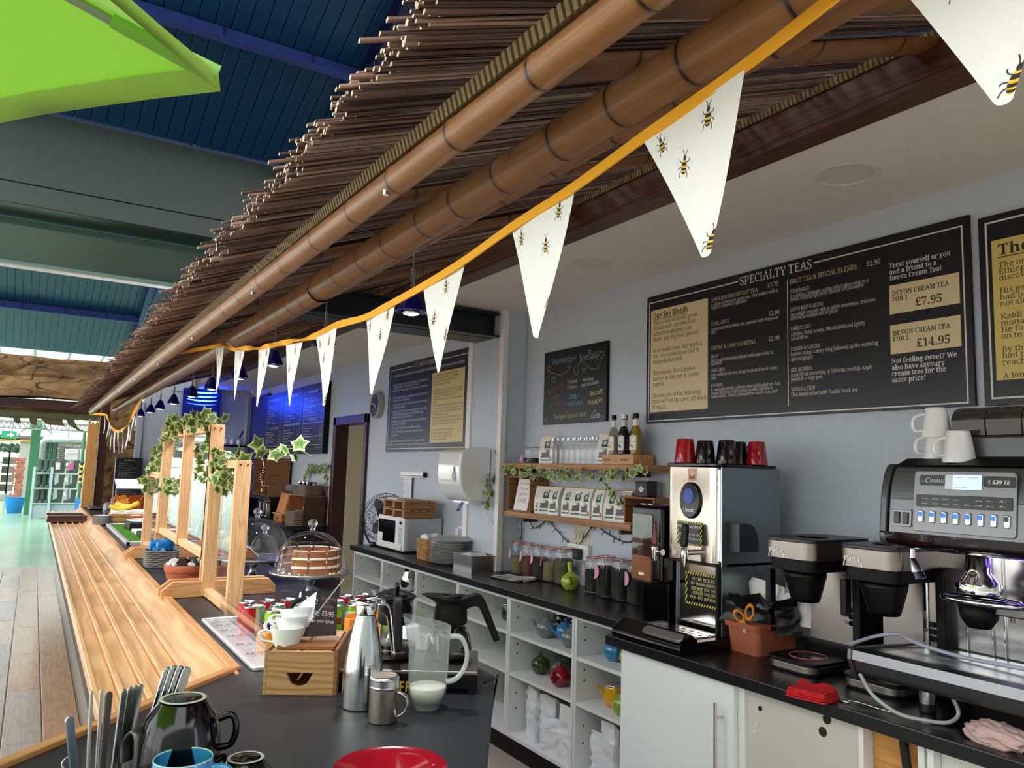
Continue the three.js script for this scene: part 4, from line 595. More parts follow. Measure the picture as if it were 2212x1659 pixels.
// ---------- lettering and small prints ----------
import { FontLoader } from 'three/addons/loaders/FontLoader.js';
import { TextGeometry } from 'three/addons/geometries/TextGeometry.js';
const fontB = await new FontLoader().loadAsync('fonts/droid/droid_sans_bold.typeface.json');
function letters(s, size, width, depth = 0.0006) { const g = new TextGeometry(s, { font: fontB, size, depth, curveSegments: 4, bevelEnabled: false }); g.computeBoundingBox(); const b = g.boundingBox; g.translate(-(b.min.x + b.max.x) / 2, -(b.min.y + b.max.y) / 2, 0); if (width) g.scale(width / (b.max.x - b.min.x), 1, 1); return g; }
const smallT = canvasTex(1024, 1024, (x) => {
  const hazard = (a, b, w, h) => { x.fillStyle = '#15151a'; x.fillRect(a, b, w, h); x.save(); x.beginPath(); x.rect(a, b, w, h); x.clip(); x.fillStyle = '#e3d04e'; for (let i = -h; i < w + h; i += 26) { x.beginPath(); x.moveTo(a + i, b); x.lineTo(a + i + 13, b); x.lineTo(a + i + 13 - h * 0.5, b + h); x.lineTo(a + i - h * 0.5, b + h); x.fill(); } x.fillStyle = '#15151a'; x.fillRect(a + 20, b + 20, w - 40, h - 40); x.restore(); };
  const C = (s, cx, y, z, c, m, o = {}) => txt(x, s, cx - (m ?? 0) / 2, y, z, c, { f: 'sans-serif', max: m, ...o });
  hazard(0, 0, 256, 256); C('FOR DRINKS ONLY', 128, 66, 30, '#eee', 220, { u: 1, w: 'bold' }); C('DO NOT', 80, 150, 30, '#eee', 110, { u: 1, w: 'bold' }); C('USE FOR', 190, 150, 30, '#eee', 90); C('ANY OTHER REASON', 128, 196, 30, '#eee', 226);
  hazard(256, 0, 384, 256); [['AT THE REQUEST', 62, 250], ['OF MANAGEMENT', 98, 270], ['USE THE', 134, 0], ['BOILER UNLESS', 170, 230], ['FOR HOT DRINKS!!!', 206, 280]].forEach(([s, y, m]) => m && C(s, 448, y, 32, '#e9dd8a', m)); txt(x, 'DO NOT', 318, 134, 32, '#e9dd8a', { f: 'sans-serif', max: 118, u: 1, w: 'bold' }); txt(x, 'USE THE', 450, 134, 32, '#e9dd8a', { f: 'sans-serif', max: 124 });
  x.fillStyle = '#e9d21e'; x.fillRect(640, 0, 192, 256); x.strokeStyle = '#1c1a12'; x.lineWidth = 5; x.beginPath(); x.moveTo(690, 20); x.lineTo(664, 66); x.lineTo(716, 66); x.closePath(); x.stroke(); x.fillStyle = '#1c1a12'; x.fillRect(687, 34, 6, 18); x.fillRect(687, 56, 6, 6); x.beginPath(); x.moveTo(748, 20); x.lineTo(806, 68); x.moveTo(806, 20); x.lineTo(748, 68); x.moveTo(760, 30); x.lineTo(764, 66); x.lineTo(790, 66); x.lineTo(794, 30); x.stroke(); ['Never leave', 'Steam wands', 'Soaking in', 'Milk or', 'Water!'].forEach((s, i) => C(s, 736, 108 + i * 33, 29, '#1c1a12', [140, 164, 136, 96, 84][i]));
  x.fillStyle = '#0c0c0e'; x.fillRect(832, 0, 192, 64); txt(x, 'LA', 842, 42, 16, '#ddd', { f: 'sans-serif' }); x.save(); x.transform(1, 0, -0.25, 1, 12, 0); txt(x, 'C', 866, 46, 44, '#eee', { f: 'sans-serif' }); txt(x, 'IMBALI', 898, 44, 30, '#eee', { f: 'sans-serif', max: 104 }); x.restore();
  x.fillStyle = '#0c0c0e'; x.fillRect(832, 64, 192, 64); x.save(); x.transform(1, 0, -0.2, 1, 22, 0); ['#2f8f4a', '#ddd', '#b3202c'].forEach((c, i) => { x.fillStyle = c; x.fillRect(850 + i * 9, 84, 6, 26); }); txt(x, 'S39 TE', 882, 110, 36, '#eee', { f: 'sans-serif', w: 'bold', max: 110 }); x.restore();
  x.fillStyle = '#b9cbff'; x.fillRect(832, 128, 192, 128); greek(x, 846, 156, 60, 10, '#5a6690', 3); greek(x, 930, 156, 70, 10, '#5a6690', 4); greek(x, 846, 240, 90, 12, '#5a6690', 5);
  x.fillStyle = '#17171a'; x.fillRect(0, 256, 640, 96); for (let i = 0; i < 8; i++) for (const y of [290, 330]) if (!(i === 4 && y < 300)) greek(x, 40 + i * 74, y, 44, 12, '#c8c2ae', i * 3 + y); x.fillStyle = '#d8b878'; for (const y of [284, 324]) { x.beginPath(); x.moveTo(566, y); x.lineTo(584, y - 9); x.lineTo(584, y + 9); x.fill(); }
  x.fillStyle = '#f3f2ef'; x.fillRect(0, 352, 200, 300); [['Selection', 410, 140], ['of Loose', 460, 120], ['Leaf tea', 512, 116], ['£3.85', 578, 130]].forEach(([s, y, m], i) => C(s, 104, y, i === 3 ? 60 : 44, '#a3263c', m));
  // tea packet front
  x.fillStyle = '#e8e6e1'; x.fillRect(200, 352, 180, 320); x.fillStyle = '#2f5a4a'; x.fillRect(262, 392, 74, 84); x.fillStyle = '#e9ece4'; x.beginPath(); x.arc(299, 432, 20, 0, 7); x.fill(); x.fillRect(272, 400, 10, 12); x.fillRect(294, 400, 10, 12); x.fillRect(316, 400, 10, 12); x.fillStyle = '#2f5a4a'; x.beginPath(); x.arc(299, 436, 8, 0, 7); x.fill(); x.fillStyle = '#cfc6b4'; x.beginPath(); x.arc(290, 500, 26, 0, 7); x.fill(); x.fillStyle = '#211d1a'; x.beginPath(); x.moveTo(232, 530); x.quadraticCurveTo(262, 548, 300, 524); x.lineTo(340, 510); x.lineTo(336, 600); x.lineTo(228, 606); x.fill(); x.fillStyle = '#7c3a2e'; for (const [a, b, r] of [[318, 512, 18], [346, 470, 12], [350, 600, 18], [222, 590, 10], [332, 380, 14]]) { x.beginPath(); x.ellipse(a, b, r, r * 0.6, 0.5, 0, 7); x.fill(); } x.fillStyle = '#2f5a4a'; x.fillRect(212, 626, 120, 20); x.fillStyle = '#a5493a'; x.beginPath(); x.arc(352, 626, 20, 0, 7); x.fill();
  // syrup labels: four colours of fruit
  ['#e0a63a', '#3a78b0', '#5a2030', '#dd8a2a'].forEach((c, i) => { const a = 380 + i * 120; x.fillStyle = '#f1efe8'; x.fillRect(a, 352, 120, 160); x.fillStyle = c; x.beginPath(); x.moveTo(a + 60, 360); x.lineTo(a + 84, 360); x.lineTo(a + 50, 392); x.fill(); x.beginPath(); x.arc(a + 54, 462, 18, 0, 7); x.fill(); x.beginPath(); x.arc(a + 74, 474, 16, 0, 7); x.fill(); greek(x, a + 14, 424, 92, 20, '#77736a', i + 3); greek(x, a + 24, 440, 70, 7, '#a09c90', i + 9); });
  // chalk sign for iced coffee
  x.fillStyle = '#19181a'; x.fillRect(380, 512, 240, 300); x.save(); x.transform(1, 0.12, 0, 1, 0, -60); txt(x, 'Ice', 404, 600, 66, '#eee', { f: 'sans-serif' }); txt(x, 'Coffee', 404, 676, 58, '#eee', { f: 'sans-serif', max: 100 }); txt(x, '£3.95', 520, 676, 46, '#eee', { f: 'sans-serif', max: 84 }); txt(x, 'Caramel', 512, 566, 28, '#b86a7c', { f: 'sans-serif' }); txt(x, '&', 550, 592, 24, '#b86a7c', { f: 'sans-serif' }); txt(x, 'Vanilla', 512, 618, 28, '#b86a7c', { f: 'sans-serif' }); txt(x, 'Choose your syrup', 396, 720, 30, '#eee', { f: 'sans-serif', max: 210 }); x.restore();
  // red can, green can, second green can, orange carton
  x.fillStyle = '#b40d22'; x.fillRect(620, 512, 200, 160); x.save(); x.translate(704, 640); x.rotate(-1.2); txt(x, 'Coca-Cola', -20, 20, 50, '#f3f0ee', { f: 'serif', max: 150 }); x.restore(); x.fillStyle = '#d9d9da'; x.fillRect(620, 662, 200, 10);
  x.fillStyle = '#83b81c'; x.fillRect(620, 672, 200, 160); x.fillStyle = '#e4e6e4'; x.beginPath(); x.moveTo(720, 700); x.lineTo(796, 690); x.lineTo(796, 720); x.lineTo(734, 800); x.lineTo(716, 800); x.lineTo(752, 742); x.lineTo(716, 742); x.fill(); x.fillStyle = '#1e2a20'; x.beginPath(); x.moveTo(720, 742); x.lineTo(766, 722); x.lineTo(746, 762); x.fill(); x.save(); x.translate(668, 800); x.rotate(-PI / 2); greek(x, 0, 0, 86, 18, '#eef2e4', 4); greek(x, 0, 20, 86, 18, '#eef2e4', 9); x.restore(); x.fillStyle = '#8a2418'; x.beginPath(); x.arc(806, 740, 18, 0, 7); x.fill();
  x.fillStyle = '#9bbb1f'; x.fillRect(820, 672, 200, 160); for (let i = 0; i < 6; i++) greek(x, 832, 724 + i * 16, 90, 9, '#5c7413', i + 3); txt(x, '7up', 940, 760, 40, '#7a3a20', { f: 'sans-serif' });
  x.fillStyle = '#ee8c1c'; x.fillRect(820, 512, 100, 160); x.strokeStyle = '#b8441c'; x.lineWidth = 6; x.beginPath(); x.arc(872, 548, 16, 0.4, 5); x.stroke(); x.fillStyle = '#d4491f'; for (const a of [846, 868, 890]) { x.beginPath(); x.ellipse(a, 606, 11, 24, 0, 0, 7); x.fill(); } txt(x, 'orange', 832, 652, 26, '#fff4e0', { f: 'sans-serif', w: 'bold', max: 76 });
  x.fillStyle = '#0f76bd'; x.fillRect(920, 512, 104, 80); txt(x, 'Go', 932, 560, 34, '#fff', { f: 'sans-serif' }); x.fillStyle = '#18242e'; x.beginPath(); x.arc(1000, 566, 16, 0, 7); x.fill(); x.fillStyle = '#d8dde0'; x.fillRect(920, 584, 104, 8);
  x.fillStyle = '#c9bda2'; x.fillRect(920, 592, 104, 80); x.strokeStyle = '#6b6a5c'; x.lineWidth = 3; x.beginPath(); for (const [a, b] of [[936, 610], [954, 610], [972, 610], [990, 610]]) { x.moveTo(a, b); x.lineTo(a + 6, b + 44); x.lineTo(a + 14, b + 4); } x.stroke();
  x.fillStyle = '#c79560'; x.fillRect(640, 256, 384, 96); x.fillStyle = '#4c3420'; for (const a of [700, 930]) for (let i = 0; i < 7; i++) { x.beginPath(); x.ellipse(a - 42 + i * 14, 306 + (i % 2) * 8, 7, 12, (i - 3) * 0.4, 0, 7); x.fill(); } txt(x, '4', 806, 304, 34, '#4c3420', { w: 'bold' }); greek(x, 778, 326, 74, 12, '#4c3420', 3);
  x.fillStyle = '#e2a3b4'; x.fillRect(0, 652, 160, 160); for (let i = 0; i < 9; i++) greek(x, 20, 680 + i * 15, 90 - i * 4, 7, '#a86a7c', i + 3);
  x.fillStyle = '#ecebe8'; x.fillRect(0, 832, 256, 192); for (let i = 0; i < 13; i++) greek(x, 20 + (i > 5 ? 8 : 0), 856 + i * 13, 200, 6, '#8a8890', i + 13);
  x.fillStyle = '#c9a48c'; x.fillRect(256, 832, 128, 160); x.fillStyle = '#a5402c'; x.fillRect(276, 912, 88, 60); x.fillStyle = '#e0c4b0'; x.beginPath(); x.ellipse(320, 890, 36, 42, 0, 0, 7); x.fill();
  x.fillStyle = '#cfd0d2'; x.fillRect(384, 832, 256, 128); for (let i = 0; i < 5; i++) { x.fillStyle = '#2b2b2e'; const a = 400 + i * 48; x.beginPath(); x.ellipse(a + 14, 884, 18, 14, 0.2, 0, 7); x.fill(); x.fillStyle = '#cfd0d2'; x.fillRect(a + 4, 880, 22, 4); x.fillRect(a + 12, 872, 4, 22); }
});
const smallM = T(smallT, 0.45), smallGloss = T(smallT, 0.22);
const lbl = (w, h, a, b, c, d) => cell(decal(w, h), a / 1024, b / 1024, c / 1024, d / 1024);
const L = { drinks: [0, 0, 256, 256], request: [256, 0, 640, 256], steam: [640, 0, 832, 256], badge1: [832, 0, 1024, 64], badge2: [832, 64, 1024, 128], screen: [832, 128, 1024, 256], strip: [0, 256, 640, 352], sale: [0, 352, 200, 652], tea: [200, 352, 380, 672], ice: [380, 512, 620, 812], red: [620, 512, 820, 672], green: [620, 672, 820, 832], lime: [820, 672, 1020, 832], orange: [820, 512, 920, 672], snack: [920, 512, 1024, 592], note: [920, 592, 1024, 672], crate: [640, 256, 1024, 352], tag: [0, 652, 160, 812], sheet: [0, 832, 256, 1024], pic: [256, 832, 384, 992], power: [384, 832, 640, 960] };
// ---------- shelves on the wall ----------
for (const [y, z0, z1, w] of [[1.58, -4.33, -2.93, 'upper wooden wall shelf with glasses and syrup bottles'], [1.275, -4.31, -3.06, 'lower wooden wall shelf with a row of tea packets']]) { const t = thing('wall_shelf', w, 'shelf', [0, 0, 0]); part(t, 'board', bx(2.62, XW, y - 0.016, y + 0.018, z0, z1, 0.003), T(tile(crateT, 1, 4), 0.5, 0, { color: '#f2e0d0' })); const b = []; for (const z of [lerp(z0, z1, 0.12), lerp(z0, z1, 0.88)]) b.push(bx(2.68, XW, y - 0.045, y - 0.016, z - 0.01, z + 0.01)); part(t, 'bracket', merge(b), mat.darkwood); }
function crate(label, x0, x1, y0, y1, z0, z1, open = true) { const t = thing('wooden_crate', label, 'crate', [0, 0, 0]), w = 0.009, m = T(tile(crateT, 2, 5), 0.65, 0, { color: '#e2cbb8' }); part(t, 'side_board', bx(x0, x1, y0, y1, z0, z0 + w, 0.001, 'x'), m); part(t, 'side_board', bx(x0, x1, y0, y1, z1 - w, z1, 0.001, 'x'), m); part(t, 'top_board', bx(x0, x1, y1 - w, y1, z0 + w, z1 - w, 0.001), m); part(t, 'bottom_board', bx(x0, x1, y0, y0 + w, z0 + w, z1 - w, 0.001), m); part(t, 'back_board', bx(x1 - 0.005, x1, y0, y1, z0 + w, z1 - w), mat.darkwood); return t; }
crate('small wooden crate box at the left end of the lower wall shelf', 2.635, 2.775, 1.293, 1.515, -4.29, -4.025);
crate('small wooden crate box behind the drinks dispenser under the teapot tin', 2.635, 2.775, 1.293, 1.435, -3.13, -2.9);
{ const t = thing('price_card', 'leaning white card handwritten Selection of Loose Leaf tea £3.85', 'card', [2.645, 1.303, -4.15], -PI / 2); const c = part(t, 'card', at(box(0.16, 0.2, 0.003), 0, 0.1, 0), mat.paper); part(t, 'print', at(lbl(0.158, 0.198, ...L.sale), 0, 0.1, 0.0018), smallM); t.rotation.order = 'YXZ'; t.rotation.x = -0.2; }
{ const t = thing('slate_tin', 'small dark tin printed with a white teapot on the right crate', 'tin', [2.69, 1.436, -3.02], -PI / 2); part(t, 'tin', box(0.09, 0.075, 0.07, 0.004).translate(0, 0.0375, 0), M('#2a2021', 0.5)); part(t, 'lid', box(0.092, 0.01, 0.072, 0.003).translate(0, 0.075, 0), M('#241b1c', 0.5)); part(t, 'teapot_print', at(merge([new THREE.CircleGeometry(0.014, 20), at(new THREE.PlaneGeometry(0.016, 0.005), 0.016, 0.003, 0, 0, 0, 0.6), at(new THREE.RingGeometry(0.006, 0.0085, 14), -0.015, 0.002, 0), at(new THREE.CircleGeometry(0.004, 10), 0, 0.016, 0)]), 0, 0.037, 0.0356), mat.paper); }
// ---------- tea packets, jars, bottles ----------
{
  const g = new THREE.BoxGeometry(0.098, 0.165, 0.06, 6, 12, 3).translate(0, 0.0825, 0), p = g.attributes.position;
  for (let i = 0; i < p.count; i++) { const y = p.getY(i), t = y / 0.165, pin = t > 0.55 ? 1 - ((t - 0.55) / 0.45) * 0.86 : 1; p.setXYZ(i, p.getX(i) * lerp(1, 0.94, t) + N3(y * 30, 2, p.getZ(i) * 20) * 0.003, y, p.getZ(i) * pin + N3(p.getX(i) * 30, y * 25, 1) * 0.003); }
  const bag = toCreasedNormals(g, 0.6), front = new THREE.PlaneGeometry(0.092, 0.15, 5, 8), q = front.attributes.position;
  for (let i = 0; i < q.count; i++) { const y = q.getY(i) + 0.08, t = y / 0.165, pin = t > 0.55 ? 1 - ((t - 0.55) / 0.45) * 0.86 : 1; q.setXYZ(i, q.getX(i) * lerp(1, 0.94, t), y, 0.03 * pin + 0.0035); } cell(front, L.tea[0] / 1024, L.tea[1] / 1024, L.tea[2] / 1024, L.tea[3] / 1024); front.computeVertexNormals();
  const root = thing('tea_packet', 'x', 'tea packet', [0, 0, 0], -PI / 2, 'white tea packets on the lower wall shelf');
  part(root, 'packet', bag, T(fineTex([226, 224, 220], 5, 60, 60, 71), 0.45)); part(root, 'front_print', front, smallGloss); part(root, 'gold_clip', box(0.102, 0.008, 0.007, 0.002).translate(0, 0.165, 0), M('#c08a3e', 0.3, 0.8));
  const S = [['leftmost', 2.69, -3.955, -0.9], ['second from the left', 2.69, -3.915, -0.95], ['third from the left', 2.685, -3.8, -0.15], ['fourth, slightly lower', 2.69, -3.675, -0.1], ['fifth, turned sideways', 2.69, -3.585, -0.6], ['sixth, right of the gap', 2.685, -3.49, -0.05], ['seventh, with a black window', 2.685, -3.378, -0.05], ['eighth, crinkled silver', 2.69, -3.275, -0.5], ['rightmost, turned to the side', 2.685, -3.185, -0.75]];
  S.forEach(([w, x, z, r], i) => { const o = i ? copy(root, [x, 1.293, z], -PI / 2 - r * 0.55) : root; if (!i) { o.position.set(x, 1.293, z); o.rotation.y = -PI / 2 - r * 0.55; } o.userData.label = w + ' white tea packet of the row on the lower wall shelf'; });
  copy(root, [2.7, 1.598, -3.93], -PI / 2 + 0.5, 'white tea packet standing left of the glasses on the upper wall shelf', 'tea packets on the upper wall shelf'); copy(root, [2.7, 1.598, -3.36], -PI / 2 + 0.3, 'white tea packet standing right of the glasses on the upper wall shelf', 'tea packets on the upper wall shelf');
}
{ // clip-top jars of loose tea
  const H = 0.2, body = lathe([[0, 0.002], [0.05, 0.002], [0.054, 0.01], [0.054, 0.15], [0.047, 0.17], [0.044, 0.182], [0.046, 0.185], [0.044, 0.186], [0.042, 0.182], [0.045, 0.168], [0.0515, 0.15], [0.0515, 0.012], [0, 0.007]], 30);
  const ring = lathe([[0.045, 0.185], [0.05, 0.185], [0.05, 0.19], [0.045, 0.19]], 28), lid = lathe([[0, 0.2], [0.03, 0.2], [0.046, 0.197], [0.049, 0.193], [0.047, 0.19], [0, 0.194]], 28);
  const wire = [tube([[0.047, 0.18, 0], [0.06, 0.16, 0], [0.062, 0.13, 0], [0.056, 0.12, 0]], 0.0016, 12, 5), tube([[0.03, 0.2, 0.02], [0.052, 0.198, 0.012], [0.054, 0.178, 0], [0.052, 0.198, -0.012], [0.03, 0.2, -0.02]], 0.0016, 18, 5), at(new THREE.TorusGeometry(0.047, 0.0014, 6, 30), 0, 0.178, 0, PI / 2)];
  const tag = (() => { const s = new THREE.Shape(); s.moveTo(-0.008, 0.032); s.absarc(-0.008, 0, 0.034, PI / 2, -PI / 2, true); s.closePath(); return frontUV(extrude(s, 0.0012, 0, 1, 16), -0.03, 0.03, -0.034, 0.034); })(); cell(tag, L.tag[0] / 1024, L.tag[1] / 1024, L.tag[2] / 1024, L.tag[3] / 1024);
  const leafT = (a, b, s) => T(tile(speckTex(a, b, 0.15, s), 4), 0.9), con = { pale: leafT([124, 112, 74], [176, 164, 112], 81), rust: leafT([92, 54, 38], [134, 86, 60], 82), dark: leafT([38, 34, 34], [74, 66, 60], 83), green: leafT([84, 84, 58], [130, 128, 92], 84), black: leafT([24, 21, 22], [56, 48, 46], 85) };
  const tea = (k, h) => lathe([[0, 0.008], [0.05, 0.009], [0.0505, h - 0.004], [0.046, h + 0.002], [0, h + 0.006]], 28);
  const J = [['pale herbal tea, leftmost by the column', 2.7, -4.23, 'pale', 0.1, -0.3, 1], ['rust red tea, second from the left', 2.7, -4.1, 'rust', 0.11, -0.25, 1], ['dark grey tea, third from the left', 2.7, -3.98, 'dark', 0.12, -0.2, 1], ['pale chamomile tea, fourth from the left', 2.69, -3.85, 'pale', 0.11, -0.6, 1], ['grey green tea, right end of the left row', 2.69, -3.725, 'green', 0.13, -0.8, 1.06], ['nearly black tea beside the lime teapot', 2.675, -3.42, 'black', 0.12, -0.5, 0.96], ['black tea with a tied string, second of the right row', 2.655, -3.29, 'black', 0.14, 0.0, 1.06], ['black tea without a tag, third of the right row', 2.66, -3.165, 'black', 0.14, null, 1.04], ['black tea half hidden by the drinks dispenser', 2.66, -3.05, 'black', 0.13, -0.1, 1.0]];
  J.forEach(([w, x, z, k, h, tg, s]) => { const t = thing('tea_jar', 'clip-top glass jar of ' + w, 'jar', [x, 0.9, z], -PI / 2); part(t, 'glass_body', body, mat.clear); part(t, 'tea', tea(k, h), con[k]); part(t, 'rubber_ring', ring, M('#b5452e', 0.6)); part(t, 'lid', lid, mat.clear); const wm = part(t, 'wire_clip', wire.map((q) => q.clone()), mat.steel); wm.rotation.y = -0.9; if (tg !== null) { const o = part(t, 'pink_tag', tag, smallM); o.position.set(Math.sin(tg) * 0.058 - 0.01, 0.118, Math.cos(tg) * 0.058 + 0.002); o.rotation.set(-0.06, tg * 0.7, rr(-0.15, 0.1)); part(t, 'string', at(new THREE.TorusGeometry(0.046, 0.001, 5, 26), 0, 0.172, 0, PI / 2 + 0.1), M('#b8a884', 0.8)); } t.scale.set(s, s * 1.04, s); });
  const t = thing('tea_jar', 'short clip-top jar with a large pink tag on the upper wall shelf', 'jar', [2.7, 1.598, -4.1], -PI / 2); part(t, 'glass_body', body, mat.clear); part(t, 'tea', tea('dark', 0.06), con.dark); part(t, 'lid', lid, mat.clear); part(t, 'rubber_ring', ring, M('#b9b7b0', 0.6)); const o = part(t, 'pink_tag', tag, smallM); o.position.set(-0.03, 0.06, 0.06); o.rotation.set(0, -0.3, -0.5); o.scale.setScalar(1.5); t.scale.set(1.15, 0.55, 1.15);
}
{ // little swing-top bottles, wine bottles, syrup bottles
  const b = lathe([[0, 0.001], [0.021, 0.001], [0.0225, 0.004], [0.0225, 0.09], [0.012, 0.112], [0.011, 0.128], [0.0135, 0.13], [0.0135, 0.14], [0.011, 0.14], [0.0095, 0.112], [0.02, 0.09], [0.02, 0.006], [0, 0.005]], 20);
  let r, n = 0; for (let j = 0; j < 2; j++) for (let i = 0; i < 8; i++) { const p = [2.665 + j * 0.055, 1.598, -3.83 + i * 0.056 + j * 0.02]; if (!n++) { r = thing('glass_bottle', 'small empty clear glass bottle in the double row on the upper wall shelf', 'bottle', p, 0, 'small glass bottles on the upper wall shelf'); part(r, 'vessel', b, mat.clear); part(r, 'wire_stopper', [at(new THREE.TorusGeometry(0.012, 0.0012, 5, 16), 0, 0.128, 0, PI / 2), at(cyl(0.0085, 0.0085, 0.014, 12), 0, 0.14, 0)], mat.steel); } else copy(r, p, 0); }
  const t = thing('gift_crate', 'pale wooden gift box printed with leaves under the syrup bottles', 'box', [2.69, 1.598, -3.172], -PI / 2); part(t, 'box_body', metres(box(0.26, 0.054, 0.14, 0.002).translate(0, 0.027, 0), 'x'), T(tile(pineT, 2, 5), 0.6, 0, { color: '#f4e2d2' })); part(t, 'print', at(lbl(0.24, 0.05, ...L.crate), 0, 0.027, 0.0706), smallM);
  const sy = lathe([[0, 0.001], [0.027, 0.001], [0.029, 0.004], [0.029, 0.105], [0.024, 0.125], [0.0125, 0.15], [0.0115, 0.19], [0, 0.19]], 26), wrap = new THREE.CylinderGeometry(0.0296, 0.0296, 0.075, 24, 1, true, -0.9, 1.8).translate(0, 0.06, 0);
  [['clear', '#c9cdbd', 0.75, 0, -3.275, 2.68], ['pale yellow', '#cdbf78', 0.6, 0, -3.225, 2.715], ['dark blueberry', '#121018', 0.1, 1, -3.175, 2.665], ['dark berry', '#1e0d12', 0.1, 2, -3.125, 2.7], ['amber yellow', '#c2a038', 0.5, 3, -3.07, 2.66]].forEach(([w, c, tr, k, z, x], i) => { const q = thing('syrup_bottle', w + ' syrup bottle with a white fruit label, ' + ['leftmost', 'second', 'middle', 'fourth', 'rightmost'][i] + ' on the gift box', 'bottle', [x, 1.652, z], -PI / 2); part(q, 'vessel', sy, P(c, 0.08, 0, { transmission: tr, thickness: tr > 0.3 ? 0.03 : 0, attenuationColor: new THREE.Color(c), attenuationDistance: 0.08 })); const a0 = 380 + k * 120; part(q, 'label', cell(wrap.clone(), a0 / 1024, 352 / 1024, (a0 + 120) / 1024, 512 / 1024), smallM); part(q, 'neck_label', cyl(0.0132, 0.0124, 0.034, 18).translate(0, 0.15, 0), mat.paper); part(q, 'cap', cyl(0.0135, 0.0135, 0.026, 18).translate(0, 0.19, 0), i === 2 ? mat.white : mat.black); });
}
// ---------- ivy ----------
const ivyT = canvasTex(256, 256, (x, w, h) => { x.fillStyle = '#d9d69a'; x.fillRect(0, 0, w, h); const lobe = (k, c) => { x.fillStyle = c; x.save(); x.translate(128, 128); x.scale(k, k); x.beginPath(); x.moveTo(0, -118); x.bezierCurveTo(26, -70, 40, -50, 60, -40); x.lineTo(116, -28); x.bezierCurveTo(88, 10, 70, 26, 66, 50); x.lineTo(70, 92); x.bezierCurveTo(40, 84, 20, 76, 0, 84); x.bezierCurveTo(-20, 76, -40, 84, -70, 92); x.lineTo(-66, 50); x.bezierCurveTo(-70, 26, -88, 10, -116, -28); x.lineTo(-60, -40); x.bezierCurveTo(-40, -50, -26, -70, 0, -118); x.fill(); x.restore(); }; lobe(0.82, '#7d9c44'); lobe(0.68, '#4f7a2c'); lobe(0.42, '#3c6424'); x.strokeStyle = '#a8ba66'; x.lineWidth = 3; x.beginPath(); for (const [a, b] of [[128, 40], [200, 110], [56, 110], [180, 190], [76, 190]]) { x.moveTo(128, 190); x.lineTo(a, b); } x.stroke(); });
const leafGeo = [0, 1, 2].map((k) => { const s = new THREE.Shape(), q = (a) => a / 236; s.moveTo(0, q(118)); s.bezierCurveTo(q(26), q(70), q(40), q(50), q(60), q(40)); s.lineTo(q(116), q(28)); s.bezierCurveTo(q(88), q(-10), q(70), q(-26), q(66), q(-50)); s.lineTo(q(70), q(-92)); s.bezierCurveTo(q(40), q(-84), q(20), q(-76), 0, q(-84)); s.bezierCurveTo(q(-20), q(-76), q(-40), q(-84), q(-70), q(-92)); s.lineTo(q(-66), q(-50)); s.bezierCurveTo(q(-70), q(-26), q(-88), q(-10), q(-116), q(28)); s.lineTo(q(-60), q(40)); s.bezierCurveTo(q(-40), q(50), q(-26), q(70), 0, q(118)); const g = frontUV(extrude(s, 0.012, 0, 1, 3), -128 / 236, 128 / 236, -128 / 236, 128 / 236), p = g.attributes.position; for (let i = 0; i < p.count; i++) { const a = p.getX(i), b = p.getY(i); p.setZ(i, p.getZ(i) - Math.abs(a) * (0.2 + k * 0.18) - b * b * (0.5 - k * 0.3)); } g.computeVertexNormals(); return g; });
const ivyM = P('#ffffff', 0.45, 0, { map: ivyT, transmission: 0.25, thickness: 0 }), ivyDark = T(ivyT, 0.42), ivyDeep = ivyDark;
function ivyLeaf(t, p, size, m, face) { const o = part(t, 'leaf', leafGeo[Math.floor(rnd() * 3)], m); o.position.set(...p); o.rotation.set(rr(-0.7, 0.5), face + rr(-0.9, 0.9), rr(-2.2, 2.2)); o.scale.setScalar(size); return o; }
function ivy(label, paths, n, size, mats, face, spread) { const t = thing('ivy_garland', label, 'garland', [0, 0, 0]); const cs = paths.map((p) => spline(p)); part(t, 'stem', cs.map((c) => new THREE.TubeGeometry(c, 40, 0.0022, 5)), M('#6d7440', 0.7)); cs.forEach((c, k) => { const m = Math.round(n[k]); for (let i = 0; i < m; i++) { const p = c.getPointAt((i + 0.5) / m); ivyLeaf(t, [p.x + rr(-1, 1) * spread[0], p.y + rr(-1, 1) * spread[1], p.z + rr(-1, 1) * spread[2]], size * rr(0.7, 1.25), mats[Math.floor(rnd() * mats.length)], face); } }); return t; }
ivy('dark green ivy garland trailing below the upper wall shelf and down the column', [[[2.6, 1.555, -4.42], [2.61, 1.55, -4.2], [2.61, 1.54, -3.95], [2.6, 1.535, -3.7], [2.61, 1.55, -3.45], [2.6, 1.545, -3.2], [2.61, 1.56, -2.95]], [[2.57, 1.53, -4.42], [2.56, 1.45, -4.43], [2.57, 1.38, -4.42], [2.56, 1.3, -4.45]], [[2.6, 1.53, -3.32], [2.62, 1.47, -3.23], [2.61, 1.4, -3.15]], [[2.6, 1.6, -4.4], [2.62, 1.7, -4.36], [2.61, 1.78, -4.34]]], [78, 16, 12, 10], 0.052, [ivyDark, ivyDeep, ivyDeep], -PI / 2, [0.03, 0.028, 0.02]);
